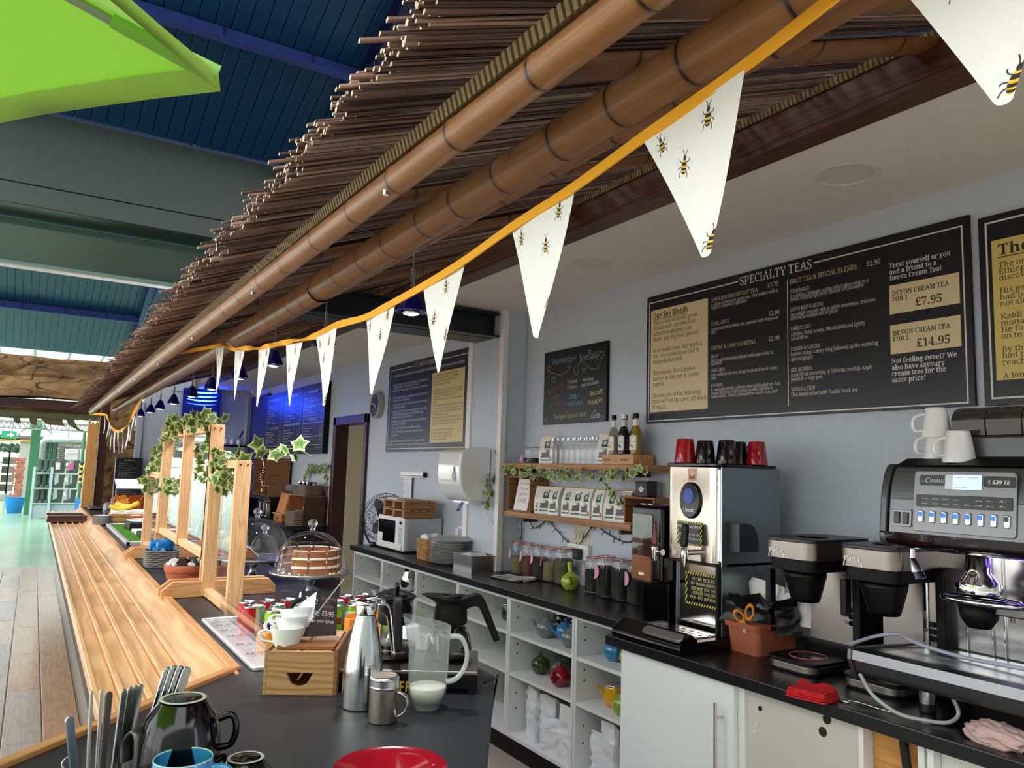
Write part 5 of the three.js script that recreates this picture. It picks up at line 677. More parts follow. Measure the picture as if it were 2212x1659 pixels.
{ const t = thing('fairy_lights', 'dark green fairy light cable with tiny bulbs looped below the lower wall shelf', 'string lights', [0, 0, 0]); const pts = [[2.765, 1.1, -4.31], [2.765, 1.24, -4.3], [2.765, 1.25, -4.24], [2.765, 1.19, -4.17], [2.765, 1.22, -4.08], [2.765, 1.247, -4.02], [2.765, 1.19, -3.9], [2.765, 1.13, -3.78], [2.765, 1.12, -3.7], [2.765, 1.19, -3.62], [2.765, 1.25, -3.54], [2.765, 1.215, -3.42], [2.765, 1.185, -3.3], [2.765, 1.19, -3.2]]; part(t, 'cable', tube(pts, 0.003, 120, 5), M('#141a1a', 0.6)); const c = spline(pts), b = []; for (let i = 0; i < 30; i++) { const p = c.getPointAt((i + 0.5) / 30), a = i % 2 ? rr(0.3, 1.4) : rr(3.4, 5.5); b.push(rod([p.x - 0.003, p.y, p.z], [p.x - 0.006, p.y + Math.sin(a) * 0.028, p.z + Math.cos(a) * 0.028], 0.0026, 0.0022, 6)); } part(t, 'bulb_holder', merge(b), M('#141a1a', 0.6)).userData.kind = 'stuff'; }
{ const t = thing('wall_socket', 'white double wall socket with a dark plug above the tea jars', 'socket', [XW, 1.09, -3.68], -PI / 2); part(t, 'plate', box(0.2, 0.086, 0.03, 0.004).translate(0, 0, 0.015), mat.white); part(t, 'plug', box(0.05, 0.06, 0.045, 0.008).translate(0.03, -0.01, 0.05), M('#20282a', 0.3)); part(t, 'switch', [box(0.012, 0.02, 0.006).translate(-0.06, 0.02, 0.031), box(0.012, 0.02, 0.006).translate(0.0, 0.026, 0.031)], mat.paper); const n = thing('wall_note', 'yellowed paper note with pencil scribble taped above the socket', 'note', [XW, 1.187, -3.68], -PI / 2); part(n, 'sheet', box(0.17, 0.105, 0.001).translate(0, 0, 0.001), mat.paper); part(n, 'scribble', at(lbl(0.168, 0.103, ...L.note), 0, 0, 0.0018), smallM); }
{ const t = thing('wall_socket', 'white socket with a plug in it beside the plate stack', 'socket', [XW, 1.08, -5.13], -PI / 2); part(t, 'plate', box(0.146, 0.086, 0.012, 0.003).translate(0, 0, 0.006), mat.white); part(t, 'plug', box(0.05, 0.06, 0.04, 0.008).translate(-0.03, 0, 0.03), mat.gloss); }
// ---------- column: towel dispenser ----------
{
  const t = thing('towel_dispenser', 'glossy white paper towel dispenser with a blue drop window on the column', 'dispenser', [2.6, 1.515, -4.62], -PI / 2);
  const s = new THREE.Shape(); s.moveTo(0, -0.175); s.lineTo(0, 0.175); s.lineTo(0.1, 0.178); s.quadraticCurveTo(0.205, 0.175, 0.225, 0.14); s.quadraticCurveTo(0.245, 0.02, 0.225, -0.07); s.quadraticCurveTo(0.2, -0.15, 0.13, -0.178); s.closePath();
  part(t, 'housing', at(extrude(s, 0.33, 0.016, 4, 18), 0.165, 0, 0, 0, -PI / 2), mat.gloss);                 // profile in depth, extruded across
  const d = new THREE.Shape(); d.moveTo(0, 0.055); d.quadraticCurveTo(0.022, 0.01, 0.022, -0.015); d.absarc(0, -0.015, 0.022, 0, -PI, true); d.quadraticCurveTo(-0.022, 0.01, 0, 0.055);
  part(t, 'window_rim', at(extrude(d, 0.006, 0.001).scale(1.25, 1.2, 1), 0.09, -0.005, 0.232), mat.white); part(t, 'drop_window', at(extrude(d, 0.008, 0.001), 0.09, -0.005, 0.234), P('#1d3f7c', 0.15, 0, {})); part(t, 'tray_recess', at(plate(0.24, 0.05, 0.1, 0.03), 0, -0.165, 0.03), mat.gloss); const r = part(t, 'paper_end', tube([[0.0, -0.17, 0.1], [0.03, -0.2, 0.16], [0.06, -0.235, 0.2]], 0.012, 12, 6), M('#8d9ac0', 0.8)); r.scale.z = 0.9;
  single('tangled_tie', tube([[2.585, 1.34, -4.4], [2.58, 1.25, -4.42], [2.585, 1.2, -4.39], [2.58, 1.22, -4.44], [2.583, 1.19, -4.43], [2.585, 1.28, -4.47], [2.588, 1.34, -4.5]], 0.003, 40, 5), mat.white, 'loose white plastic tie hanging on the column below the towel dispenser', 'tie');
}
// ---------- worktop: fan, microwave, pallets, basket, plates, tin, papers ----------
{
  const t = thing('microwave', 'white microwave oven with a black door window on the back counter', 'microwave', [2.47, 0.9, -5.73], -PI / 2), w = 0.52;
  part(t, 'case', bx(-w / 2, w / 2, 0.015, 0.265, -0.3, 0.0, 0.008, 'x'), M('#c2c4c6', 0.3, 0.3)); part(t, 'front_frame', at(plate(w, 0.255, 0.024, 0.016, 0.004), 0, 0.14, 0), mat.white);
  part(t, 'door_window', at(plate(0.335, 0.17, 0.005, 0.01), -0.075, 0.15, 0.022), mat.blackGloss); part(t, 'sticker', at(box(0.1, 0.08, 0.001, 0), -0.2, 0.09, 0.0275), mat.paper); part(t, 'control_panel', at(plate(0.085, 0.2, 0.004, 0.006), 0.195, 0.15, 0.022), M('#dcdcda', 0.4)); part(t, 'display', at(box(0.04, 0.022, 0.003), 0.195, 0.225, 0.026), mat.blackGloss);
  const b = []; for (let r = 0; r < 6; r++) for (let c = 0; c < 3; c++) b.push(box(0.016, 0.011, 0.003).translate(0.175 + c * 0.02, 0.075 + r * 0.021, 0.027)); part(t, 'button', merge(b), M('#b9b9b7', 0.5)); part(t, 'door_bar', at(plate(w - 0.03, 0.04, 0.02, 0.016, 0.004), 0, 0.04, 0.02), mat.white);
}
for (const [y, lab] of [[1.166, 'lower'], [1.236, 'upper']]) {
  const t = thing('mini_pallet', lab + ' small wooden pallet stand stacked on the microwave', 'pallet', [2.56, y, -5.64], 0);
  for (let i = 0; i < 4; i++) part(t, 'slat', bx(-0.13 + i * 0.07, -0.075 + i * 0.07, 0.05, 0.062, -0.23, 0.2, 0.002), mat.crate); for (const z of [-0.2, -0.015, 0.17]) part(t, 'block', bx(-0.13, 0.135, 0.0, 0.05, z - 0.025, z + 0.02, 0.003, 'x'), T(tile(crateT, 2, 6), 0.7, 0, { color: '#e8d6c6' }));
}
single('napkin_pile', metres(box(0.14, 0.012, 0.16, 0.004)), mat.paper, 'white napkins lying on the upper pallet stand', 'napkins', [2.5, 1.305, -5.7], 0.1);
{
  const t = thing('desk_fan', 'tilted black wire desk fan beside the microwave', 'fan', [2.52, 0.9, -6.06], -0.9);
  part(t, 'base', lathe([[0, 0], [0.1, 0], [0.1, 0.01], [0.02, 0.025], [0, 0.025]], 28), mat.black); part(t, 'yoke', [tube([[-0.12, 0.02, 0], [-0.17, 0.1, 0], [-0.19, 0.24, 0]], 0.008, 12, 6), tube([[0.12, 0.02, 0], [0.17, 0.1, 0], [0.19, 0.24, 0]], 0.008, 12, 6), rod([-0.12, 0.02, 0], [0.12, 0.02, 0], 0.008)], mat.black);
  const G = []; for (const [r, z] of [[0.2, 0], [0.19, 0.04], [0.15, 0.06], [0.1, 0.07], [0.19, -0.04], [0.13, -0.065]]) G.push(new THREE.TorusGeometry(r, 0.0022, 5, 40).translate(0, 0, z)); for (let i = 0; i < 40; i++) { const a = i / 40 * PI * 2, c = Math.cos(a), s = Math.sin(a); G.push(tube([[c * 0.05, s * 0.05, 0.072], [c * 0.15, s * 0.15, 0.06], [c * 0.2, s * 0.2, 0.0], [c * 0.15, s * 0.15, -0.06], [c * 0.05, s * 0.05, -0.07]], 0.0014, 12, 4)); }
  const cage = part(t, 'cage', at(merge(G), 0, 0.24, 0, -0.35), mat.black); const bl = []; for (let i = 0; i < 3; i++) { const s = new THREE.Shape(); s.moveTo(0.02, -0.01); s.quadraticCurveTo(0.12, -0.08, 0.165, 0.0); s.quadraticCurveTo(0.13, 0.07, 0.02, 0.02); bl.push(at(extrude(s, 0.003), 0, 0, 0, 0.3, 0, i * 2.094)); } part(cage, 'blade', at(merge(bl), 0, 0.24, 0, -0.35), M('#2a2b2d', 0.5)); part(t, 'motor_hub', at(cyl(0.045, 0.04, 0.1, 20), 0, 0.24, -0.05, PI / 2 - 0.35), mat.black);
}
{ // card rail on the wall
  const t = thing('order_rail', 'white wall rail holding a strip of paper notes above the pallets', 'rail', [XW, 1.485, -6.06], -PI / 2); part(t, 'rail', [box(0.5, 0.03, 0.02, 0.004).translate(0, 0.015, 0.012), box(0.44, 0.012, 0.03, 0.003).translate(0, -0.012, 0.016)], mat.white); part(t, 'end_cap', box(0.022, 0.04, 0.034, 0.003).translate(0.245, 0.01, 0.016), mat.black); part(t, 'paper_strip', box(0.16, 0.2, 0.001).translate(-0.08, -0.11, 0.02), mat.paper); part(t, 'print', at(lbl(0.15, 0.19, ...L.sheet), -0.08, -0.11, 0.0208), smallM);
}
const wickerT = dataTex(128, 128, (u, v) => { const r = Math.floor(v * 8), q = Math.sin((u * 8 + (r % 2) * 0.5) * PI * 2) * 0.5 + 0.5, e = Math.sin(((v * 8) % 1) * PI), n = pn(u, v, 20, 20, 91) * 26; return mixc([92, 62, 34], [196, 150, 96], q * 0.6 + e * 0.5).map((c) => c + n); });
function wicker(name, label, cat, pos, turn, w, h, d, m, rows, group, flare = 1.12) {
  const t = thing(name, label, cat, pos, turn, group), n = 36, strands = [];
  for (let r = 0; r < rows; r++) { const y = (r + 0.5) / rows * h, k = lerp(1, flare, y / h), pts = []; for (let i = 0; i < n; i++) { const a = i / n * PI * 2, e = 0.35, cx = Math.sign(Math.cos(a)) * Math.pow(Math.abs(Math.cos(a)), e) * w / 2 * k, cz = Math.sign(Math.sin(a)) * Math.pow(Math.abs(Math.sin(a)), e) * d / 2 * k, o = ((i + r) % 2 ? 1 : -1) * 0.0022; pts.push(V3(cx + Math.cos(a) * o, y, cz + Math.sin(a) * o)); } const c = new THREE.CatmullRomCurve3(pts, true); strands.push(new THREE.TubeGeometry(c, n * 2, h / rows * 0.52, 5, true)); }
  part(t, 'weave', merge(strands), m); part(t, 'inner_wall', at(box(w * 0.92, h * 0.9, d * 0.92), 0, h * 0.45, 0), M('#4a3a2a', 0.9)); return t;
}
const strawM = M('#b58a52', 0.8), greyWick = M('#77726b', 0.8), brownWick = M('#8a7566', 0.8);
wicker('wicker_basket', 'square straw basket of napkins between microwave and plate stack', 'basket', [2.49, 0.9, -5.08], 0, 0.15, 0.15, 0.18, strawM, 11, undefined, 1.1);
single('napkin_pile', foilBag(0.12, 0.12, 0.05, 5, 0), mat.paper, 'crumpled white napkins filling the square straw basket', 'napkins', [2.49, 1.03, -5.08]);
wicker('wicker_basket', 'tiny straw basket on the shelf beside the tumblers', 'basket', [2.42, 0.667, -4.46], 0, 0.07, 0.09, 0.09, strawM, 8);
plates(15, 2.5, 0.9, -4.79, 0.0105, 1.3, 'white dinner plate in the tall stack beside the straw basket', 'dinner plates on the back counter', 0.002);
single('upturned_dish', lathe([[0, 0.03], [0.1, 0.026], [0.13, 0.01], [0.15, 0], [0.151, 0.003], [0.12, 0.016], [0, 0.034]], 40), M('#b9bcbe', 0.35, 0.4), 'shallow grey dish turned over on top of the plate stack', 'dish', [2.5, 1.062, -4.79]);
{ const t = thing('steel_tray', 'deep steel food tray holding teaspoons and papers in front of the column', 'tray', [2.51, 0.9, -4.47], 0); const o = box(0.16, 0.1, 0.25, 0.02); part(t, 'pan', [bx(-0.09, 0.09, 0, 0.004, -0.125, 0.125), bx(-0.092, -0.088, 0, 0.1, -0.125, 0.125), bx(0.088, 0.092, 0, 0.1, -0.125, 0.125), bx(-0.09, 0.09, 0, 0.1, 0.122, 0.126), bx(-0.09, 0.09, 0, 0.1, -0.126, -0.122)], mat.steel); part(t, 'rim', [bx(-0.105, 0.105, 0.098, 0.103, 0.122, 0.14, 0.002), bx(-0.105, 0.105, 0.098, 0.103, -0.14, -0.122, 0.002), bx(-0.105, -0.088, 0.098, 0.103, -0.14, 0.14, 0.002), bx(0.088, 0.105, 0.098, 0.103, -0.14, 0.14, 0.002)], mat.steel); single('paper_wad', foilBag(0.13, 0.15, 0.05, 9, 0.1), mat.paper, 'crumpled white papers lying in the steel food tray', 'paper', [2.51, 0.96, -4.49]); }
{ const t = thing('clipboard', 'black clipboard with creased printed sheets in front of the left tea jars', 'clipboard', [2.52, 0.9, -4.0], -PI / 2 + 0.25); part(t, 'board', box(0.24, 0.006, 0.17, 0.002).translate(0, 0.003, 0), mat.blackMatt); for (let i = 0; i < 3; i++) { const g = new THREE.BoxGeometry(0.225, 0.001, 0.16, 12, 1, 8), p = g.attributes.position; for (let k = 0; k < p.count; k++) p.setY(k, p.getY(k) + 0.007 + i * 0.002 + Math.max(0, N3(p.getX(k) * 8, i * 3, p.getZ(k) * 8)) * 0.016 * i); frontUV(g, 0, 1, 0, 1); const uv = g.attributes.uv; for (let k = 0; k < p.count; k++) uv.setXY(k, (p.getX(k) / 0.225 + 0.5) * 0.25, (1 - 1) + (0.5 - p.getZ(k) / 0.16) * 0.1875); g.computeVertexNormals(); const o = part(t, 'sheet', g, smallM); o.rotation.y = (i - 1) * 0.1; } part(t, 'pen', rod([0.13, 0.008, -0.03], [0.14, 0.008, 0.06], 0.004, 0.004, 8), M('#b8b8bc', 0.4)); }
single('power_cable', tube([[2.62, 0.905, -4.3], [2.55, 0.906, -4.2], [2.62, 0.91, -4.1], [2.7, 0.93, -4.15], [2.75, 0.92, -4.28]], 0.003, 30, 5), mat.black, 'thin black cable on the worktop behind the clipboard', 'cable');
// ---------- water boiler, drinks dispenser ----------
{
  const t = thing('water_boiler', 'tall polished steel water boiler with a black oval display and warning notices', 'boiler', [2.28, 0.9, -2.295], -PI / 2), w = 0.3, H = 0.7;
  const body = rrect(w, 0.36, 0.045, 0, 0.18);
  part(t, 'steel_body', at(extrude(body, 0.375, 0.002, 1, 12), 0, 0.31, 0, -PI / 2), M('#bdb4a8', 0.16, 1));
  part(t, 'side_panel', bx(0.148, 0.152, 0.0, 0.685, -0.36, -0.018, 0.001, 'y'), M('#8f979c', 0.3, 0.85)); part(t, 'side_panel', bx(-0.152, -0.148, 0.0, 0.685, -0.36, -0.07, 0.001, 'y'), M('#8f979c', 0.3, 0.85));
  part(t, 'corner_strip', bx(0.1, 0.151, 0.31, 0.685, -0.045, -0.012, 0.012, 'y'), mat.chrome);
  part(t, 'side_edge', bx(0.1505, 0.1535, 0.0, 0.685, -0.02, -0.017, 0, 'y'), M('#c8ccce', 0.3, 0.8));
  part(t, 'top_cover', at(extrude(rrect(w + 0.012, 0.375, 0.05, 0, 0.18), 0.014, 0.003, 2, 12), 0, 0.686, 0, -PI / 2), mat.blackGloss);
  part(t, 'lower_edge', at(extrude(rrect(w + 0.004, 0.36, 0.045, 0, 0.18), 0.014, 0.002, 1, 12), 0, 0.298, 0, -PI / 2), mat.black);
  const ov = new THREE.Shape(); ov.absellipse(0, 0, 0.056, 0.073, 0, PI * 2); part(t, 'oval_panel', at(extrude(ov, 0.014, 0.005, 3, 30), 0.005, 0.55, -0.002), mat.blackGloss);
  const sc = new THREE.Shape(); sc.absellipse(0, 0, 0.027, 0.03, 0, PI * 2); part(t, 'blue_display', at(extrude(sc, 0.002, 0, 1, 26), 0.003, 0.568, 0.012), M('#1c3f92', 0.2, 0, { emissive: '#18409c', emissiveIntensity: 0.35 }));
  part(t, 'lettering', at(letters('Lincat', 0.016, 0.056), 0.004, 0.512, 0.0125), mat.white);
  part(t, 'sticker', at(box(0.05, 0.052, 0.001), 0.012, 0.653, 0.0012), mat.paper); part(t, 'sticker_print', at(lbl(0.044, 0.047, ...L.pic), 0.012, 0.653, 0.0022), smallM);
  part(t, 'notice', at(lbl(0.14, 0.095, ...L.drinks), -0.003, 0.417, 0.0015), smallGloss);
  part(t, 'side_hatch', at(extrude((() => { const s = new THREE.Shape(); s.moveTo(0, 0); s.lineTo(0.11, 0); s.lineTo(0.11, 0.04); s.quadraticCurveTo(0.1, 0.105, 0.05, 0.108); s.lineTo(0, 0.108); s.closePath(); return s; })(), 0.06, 0.004, 2), 0.152, 0.362, -0.05, 0, PI / 2), M('#2a2d30', 0.4));
  part(t, 'splash_plate', bx(-0.148, 0.135, 0.02, 0.3, -0.09, -0.08, 0.002, 'y'), M('#d0cdc6', 0.12, 1)); part(t, 'splash_side', bx(0.135, 0.148, 0.02, 0.3, -0.09, 0.0, 0.002, 'y'), mat.black);
  part(t, 'notice', at(lbl(0.21, 0.132, ...L.request), 0.0, 0.188, -0.0788), smallGloss);
  const tap = (x, m, n) => { const o = part(t, n, [at(lathe([[0.008, 0], [0.012, 0.004], [0.016, 0.05], [0.012, 0.06], [0.012, 0.075], [0, 0.075]], 20), x, 0.29, 0.055), at(cyl(0.011, 0.011, 0.07, 14), x, 0.345, -0.01, PI / 2)], mat.chrome); part(o, 'tap_lever', at(plate(0.03, 0.09, 0.018, 0.01, 0.004), x, 0.41, 0.045, -0.1), m); return o; };
  tap(0.025, mat.black, 'tap');
  part(t, 'drip_tray', [at(extrude(rrect(0.385, 0.2, 0.02, 0, 0.0), 0.04, 0.003, 2), 0, 0.0, 0.065, -PI / 2)], mat.blackGloss);
  const tp = new THREE.Shape(); tp.moveTo(-0.14, -0.075); tp.lineTo(0.14, -0.075); tp.lineTo(0.14, 0.08); tp.lineTo(-0.14, 0.08); tp.closePath(); for (let r = 0; r < 4; r++) for (let c = 0; c < 6; c++) { const h = new THREE.Path(); h.absellipse(-0.11 + c * 0.045 + (r % 2) * 0.012, -0.055 + r * 0.036, 0.014, 0.007, 0, PI * 2); tp.holes.push(h); }
  part(t, 'tray_grille', at(extrude(tp, 0.003, 0, 1, 10), 0, 0.041, 0.08, -PI / 2), mat.chrome);
  part(t, 'tray_handle', at(plate(0.21, 0.04, 0.012, 0.018, 0.004), 0.08, 0.05, 0.214, -0.97), M('#b9bab9', 0.3, 0.9)); part(t, 'tray_front', at(extrude((() => { const s = new THREE.Shape(); s.moveTo(0, 0); s.lineTo(0.085, 0); s.quadraticCurveTo(0.098, 0.01, 0.088, 0.03); s.lineTo(0.03, 0.07); s.lineTo(0, 0.05); s.closePath(); return s; })(), 0.385, 0.004, 2), 0.1925, 0, 0.15, 0, -PI / 2), mat.blackGloss);
  const d = thing('drinks_dispenser', 'slim black drinks dispenser with a brown smoked window and a maroon tap lever', 'dispenser', [2.27, 0.9, -2.56], -PI / 2);
  part(d, 'body', bx(-0.09, 0.105, 0.19, 0.52, -0.3, 0.0, 0.022, 'y'), mat.blackGloss); part(d, 'lower_body', bx(-0.075, 0.09, 0.0, 0.2, -0.3, -0.06, 0.004, 'y'), mat.blackGloss);
  part(d, 'window', at(plate(0.13, 0.29, 0.006, 0.012, 0.002), -0.008, 0.335, -0.002), P('#3a2417', 0.06, 0, { clearcoat: 1 })); part(d, 'lower_window', at(plate(0.12, 0.1, 0.003, 0.008), -0.008, 0.25, 0.0035), P('#8a5836', 0.12, 0, { clearcoat: 1 })); part(d, 'badge', at(box(0.034, 0.012, 0.002), -0.005, 0.225, 0.008), mat.paper);
  part(d, 'lamp_button', [at(plate(0.036, 0.014, 0.006, 0.004), -0.03, 0.512, -0.02, -0.8), at(plate(0.028, 0.014, 0.006, 0.004), 0.016, 0.512, -0.02, -0.8)], M('#dfeae4', 0.3, 0, { emissive: '#e6f4ec', emissiveIntensity: 0.5 }));
  const o = part(d, 'tap', [at(lathe([[0.007, 0], [0.011, 0.004], [0.015, 0.055], [0.012, 0.065], [0, 0.065]], 18), 0.1, 0.29, 0.03), at(cyl(0.009, 0.009, 0.05, 12), 0.1, 0.335, -0.01, PI / 2), at(cyl(0.013, 0.013, 0.05, 14), 0.14, 0.33, 0.02, 0, 0, PI / 2)], mat.chrome); part(o, 'tap_lever', at(extrude((() => { const s = new THREE.Shape(); s.moveTo(-0.012, 0); s.lineTo(0.012, 0); s.lineTo(0.013, 0.02); s.quadraticCurveTo(0.006, 0.04, 0.006, 0.085); s.quadraticCurveTo(0, 0.1, -0.006, 0.085); s.quadraticCurveTo(-0.006, 0.04, -0.013, 0.02); s.closePath(); return s; })(), 0.012, 0.003, 2), 0.1, 0.36, 0.022), M('#7a1430', 0.3));
}
// mugs upside down on the boiler
const mugG = { body: lathe([[0, 0.098], [0.029, 0.098], [0.034, 0.095], [0.0445, 0.003], [0.0435, 0], [0.041, 0.003], [0.0315, 0.092], [0, 0.092]], 34), handle: tube([[0.036, 0.075, 0], [0.056, 0.078, 0], [0.066, 0.055, 0], [0.06, 0.03, 0], [0.042, 0.024, 0]], 0.0055, 20, 8) };
function mug(label, colour, pos, turn, s = 1, flip = false) { const t = thing('mug', label, 'mug', pos, turn), m = colour.isMaterial ? colour : P(colour, 0.12, 0, { clearcoat: 0.9 }); part(t, 'body', mugG.body, m); part(t, 'handle', mugG.handle, m); t.scale.setScalar(s); if (flip) { t.rotation.x = PI; t.rotation.y = -turn; } return t; }
mug('glossy red mug upside down at the front corner of the boiler top', '#b0101f', [2.335, 1.6, -2.38], 1.0, 1.05); mug('black mug upside down second on the boiler top, beside the front red mug', '#0a0a0c', [2.37, 1.6, -2.3], -2.1, 0.98); mug('black mug upside down in the middle of the boiler top row', '#0a0a0c', [2.41, 1.6, -2.22], -2.1, 1.0); mug('black mug upside down with its handle towards the rear red mug', '#0a0a0c', [2.5, 1.6, -2.24], -0.5, 0.98); mug('glossy red mug upside down at the rear of the boiler top', '#b0101f', [2.52, 1.6, -2.16], -2.3, 0.98);
// ---------- planter of filter papers ----------
{
  const t = thing('planter_box', 'terracotta plastic window planter holding black packets and coffee filters', 'planter', [2.3, 0.9, -2.04], -PI / 2);
  const prof = (k) => rrect(0.15 * k, 0.24 * k, 0.025, 0, 0), wall = (y0, y1, k0, k1) => { const g = extrude(prof(1), 1, 0, 1, 8), p = g.attributes.position; for (let i = 0; i < p.count; i++) { const z = p.getZ(i), k = lerp(k0, k1, z); p.setXYZ(i, p.getX(i) * k, p.getY(i) * k, lerp(y0, y1, z)); } g.computeVertexNormals(); return at(g, 0, 0, 0, -PI / 2).translate(0, 0, -0.11); };
  part(t, 'trough', wall(0, 0.1, 0.92, 1.02), mat.terracotta); part(t, 'rim', wall(0.094, 0.112, 1.1, 1.12), mat.terracotta);
  const F = thing('coffee_filter', 'stack of fluted white paper coffee filters behind the black packets', 'filters', [2.5, 1.0, -2.06], 0); const lo = []; for (let k = 0; k < 4; k++) { const g = new THREE.CylinderGeometry(0.115 - k * 0.004, 0.075, 0.1, 90, 3, true), p = g.attributes.position; for (let i = 0; i < p.count; i++) { const a = Math.atan2(p.getZ(i), p.getX(i)), e = (p.getY(i) + 0.05) / 0.1, r = 1 + Math.cos(a * 30) * 0.035 * e; p.setX(i, p.getX(i) * r); p.setZ(i, p.getZ(i) * r); } g.computeVertexNormals(); lo.push(at(g, 0, 0.06 + k * 0.006, 0, 0.1, 0, -0.35)); } part(F, 'fluted_paper', merge(lo), new THREE.MeshStandardMaterial({ color: '#e4e2dc', roughness: 0.9, side: THREE.DoubleSide })); const g2 = copy(F, [2.53, 0.97, -1.93], 0.8, 'white fluted coffee filter standing at the right end of the planter');
  const bm = M('#141416', 0.28); [['leftmost, leaning left', 2.33, -2.115, 0.1, 0.12, -0.35, 0.5], ['middle, with a pointed fold', 2.37, -2.0, 0.1, 0.14, 0.3, 0.2], ['right, crinkled', 2.42, -1.935, 0.09, 0.13, 0.15, 0.9], ['rear left, low', 2.41, -2.1, 0.11, 0.11, -0.15, -0.3]].forEach(([w, x, z, a, h, rz, ry], i) => { const o = single('black_packet', foilBag(a, 0.05, h, 20 + i * 9, 0.15), bm, w + ' black foil packet in the terracotta planter', 'packet', [x, 0.98, z], -PI / 2 + ry, 'black packets in the planter'); o.rotation.z = rz; });
  const s = thing('scissors', 'orange handled scissors stuck in the planter among black packets', 'scissors', [2.285, 1.012, -2.02], -PI / 2 + 0.5); const lp = (x, y, rx, ry, r) => at(new THREE.TorusGeometry(1, 0.25, 8, 24), x, y, 0, 0, 0, r, 1).scale(1, 1, 1); const ring = (x, y, a, b, r) => { const g = new THREE.TorusGeometry(1, 0.3, 10, 28); g.scale(a, b, 0.018); return at(g, x, y, 0, 0, 0, r); }; const hm = M('#d9791a', 0.4); part(s, 'handle', ring(-0.022, 0.028, 0.017, 0.026, 0.7), hm); part(s, 'handle', ring(0.022, 0.05, 0.016, 0.03, -0.15), hm); part(s, 'blade', [at(box(0.008, 0.06, 0.002), 0.002, -0.01, 0.001, 0, 0, 0.1), at(box(0.008, 0.06, 0.002), -0.002, -0.01, -0.001, 0, 0, -0.1)], mat.steel); s.scale.setScalar(0.85);
}
single('cable_loop', tube([[2.66, 1.14, -2.09], [2.58, 1.15, -2.06], [2.56, 1.05, -2.05], [2.55, 0.95, -2.06]], 0.008, 24, 8), M('#b9bcbc', 0.5), 'grey white cable curving down behind the boiler and planter', 'cable');
// ---------- two filter coffee machines ----------
function filterMachine(label, x, z, glow) {
  const t = thing('filter_machine', label, 'coffee machine', [x, 0.9, z], -PI / 2), w = 0.2;
  const deck = (h, y, d0, d1, rad, m, n, ww = w) => part(t, n, at(extrude(rrect(ww, d0 - d1, rad, 0, -(d0 + d1) / 2), h, 0.002, 2, 12), 0, y, 0, -PI / 2), m);
  deck(0.06, 0.375, 0, -0.34, 0.045, mat.brushed, 'head_band'); deck(0.012, 0.434, 0.003, -0.345, 0.047, M('#1b1d22', 0.35), 'head_top', w + 0.004); deck(0.04, 0.335, -0.012, -0.33, 0.04, mat.blackMatt, 'head_underside', w - 0.015); part(t, 'lid_ring', at(lathe([[0.03, 0.0], [0.052, 0.003], [0.05, 0.006], [0.03, 0.003], [0, 0.002]], 32), 0, 0.446, -0.14), mat.grey);
  part(t, 'lettering', at(letters('marco', 0.017, 0.055), -0.043, 0.402, 0.0005), mat.white);
  part(t, 'dial_ring', at(new THREE.TorusGeometry(0.032, 0.0018, 6, 30, PI), -0.04, 0.378, 0.0005), M('#dcdad6', 0.2, 0.8));
  part(t, 'brew_basket', [at(lathe([[0, 0], [0.045, 0], [0.05, 0.012], [0.07, 0.085], [0.072, 0.11], [0, 0.11]], 30), 0, 0.228, -0.1)], mat.black); part(t, 'basket_handle', at(plate(0.022, 0.115, 0.03, 0.006, 0.003), -0.078, 0.275, -0.03), mat.black);
  part(t, 'column', bx(-0.1, 0.1, 0.02, 0.38, -0.36, -0.25, 0.006, 'y'), mat.brushed); part(t, 'column_front', bx(-0.1, 0.095, 0.05, 0.335, -0.25, -0.246, 0.001, 'y'), M('#a9a39b', 0.32, 0.95)); part(t, 'black_side', bx(0.095, 0.125, 0.0, 0.38, -0.36, -0.22, 0.006, 'y'), mat.blackMatt); part(t, 'button', [0, 1, 2].map((k) => at(cyl(0.009, 0.009, 0.008, 18), 0.078, 0.2 - k * 0.022, -0.246, PI / 2)), mat.blackGloss); part(t, 'symbol', [0, 1, 2].map((k) => at(new THREE.RingGeometry(0.004, 0.0058, 14), 0.055, 0.2 - k * 0.022, -0.2455)), mat.black);
  deck(0.012, 0.03, 0.0, -0.3, 0.045, mat.black, 'hotplate_deck'); deck(0.022, 0.008, -0.002, -0.3, 0.045, mat.brushed, 'base_band', w - 0.006); deck(0.01, 0, -0.008, -0.3, 0.04, mat.black, 'foot', w - 0.02);
  part(t, 'coved_back', at(extrude((() => { const s = new THREE.Shape(); s.moveTo(0, 0); s.lineTo(0.05, 0); s.quadraticCurveTo(0.005, 0.004, 0, 0.05); s.closePath(); return s; })(), 0.195), -0.0975, 0.04, -0.248, 0, -PI / 2, 0).translate(0.195, 0, 0), mat.black);
  part(t, 'hotplate', at(lathe([[0, 0.0435], [0.058, 0.0435], [0.06, 0.0425]], 40), 0, 0, -0.11), M('#1a1a1c', 0.15)); part(t, 'hotplate_ring', at(new THREE.TorusGeometry(0.061, 0.0022, 8, 44), 0, 0.043, -0.11, PI / 2), M(glow, 0.35)); return t;
}
filterMachine('filter coffee machine with steel band and black brew basket between planter and second machine', 2.22, -1.78, '#a5503c');
filterMachine('filter coffee machine half behind the espresso machine, right of the first one', 2.24, -1.5, '#9a4e3e');
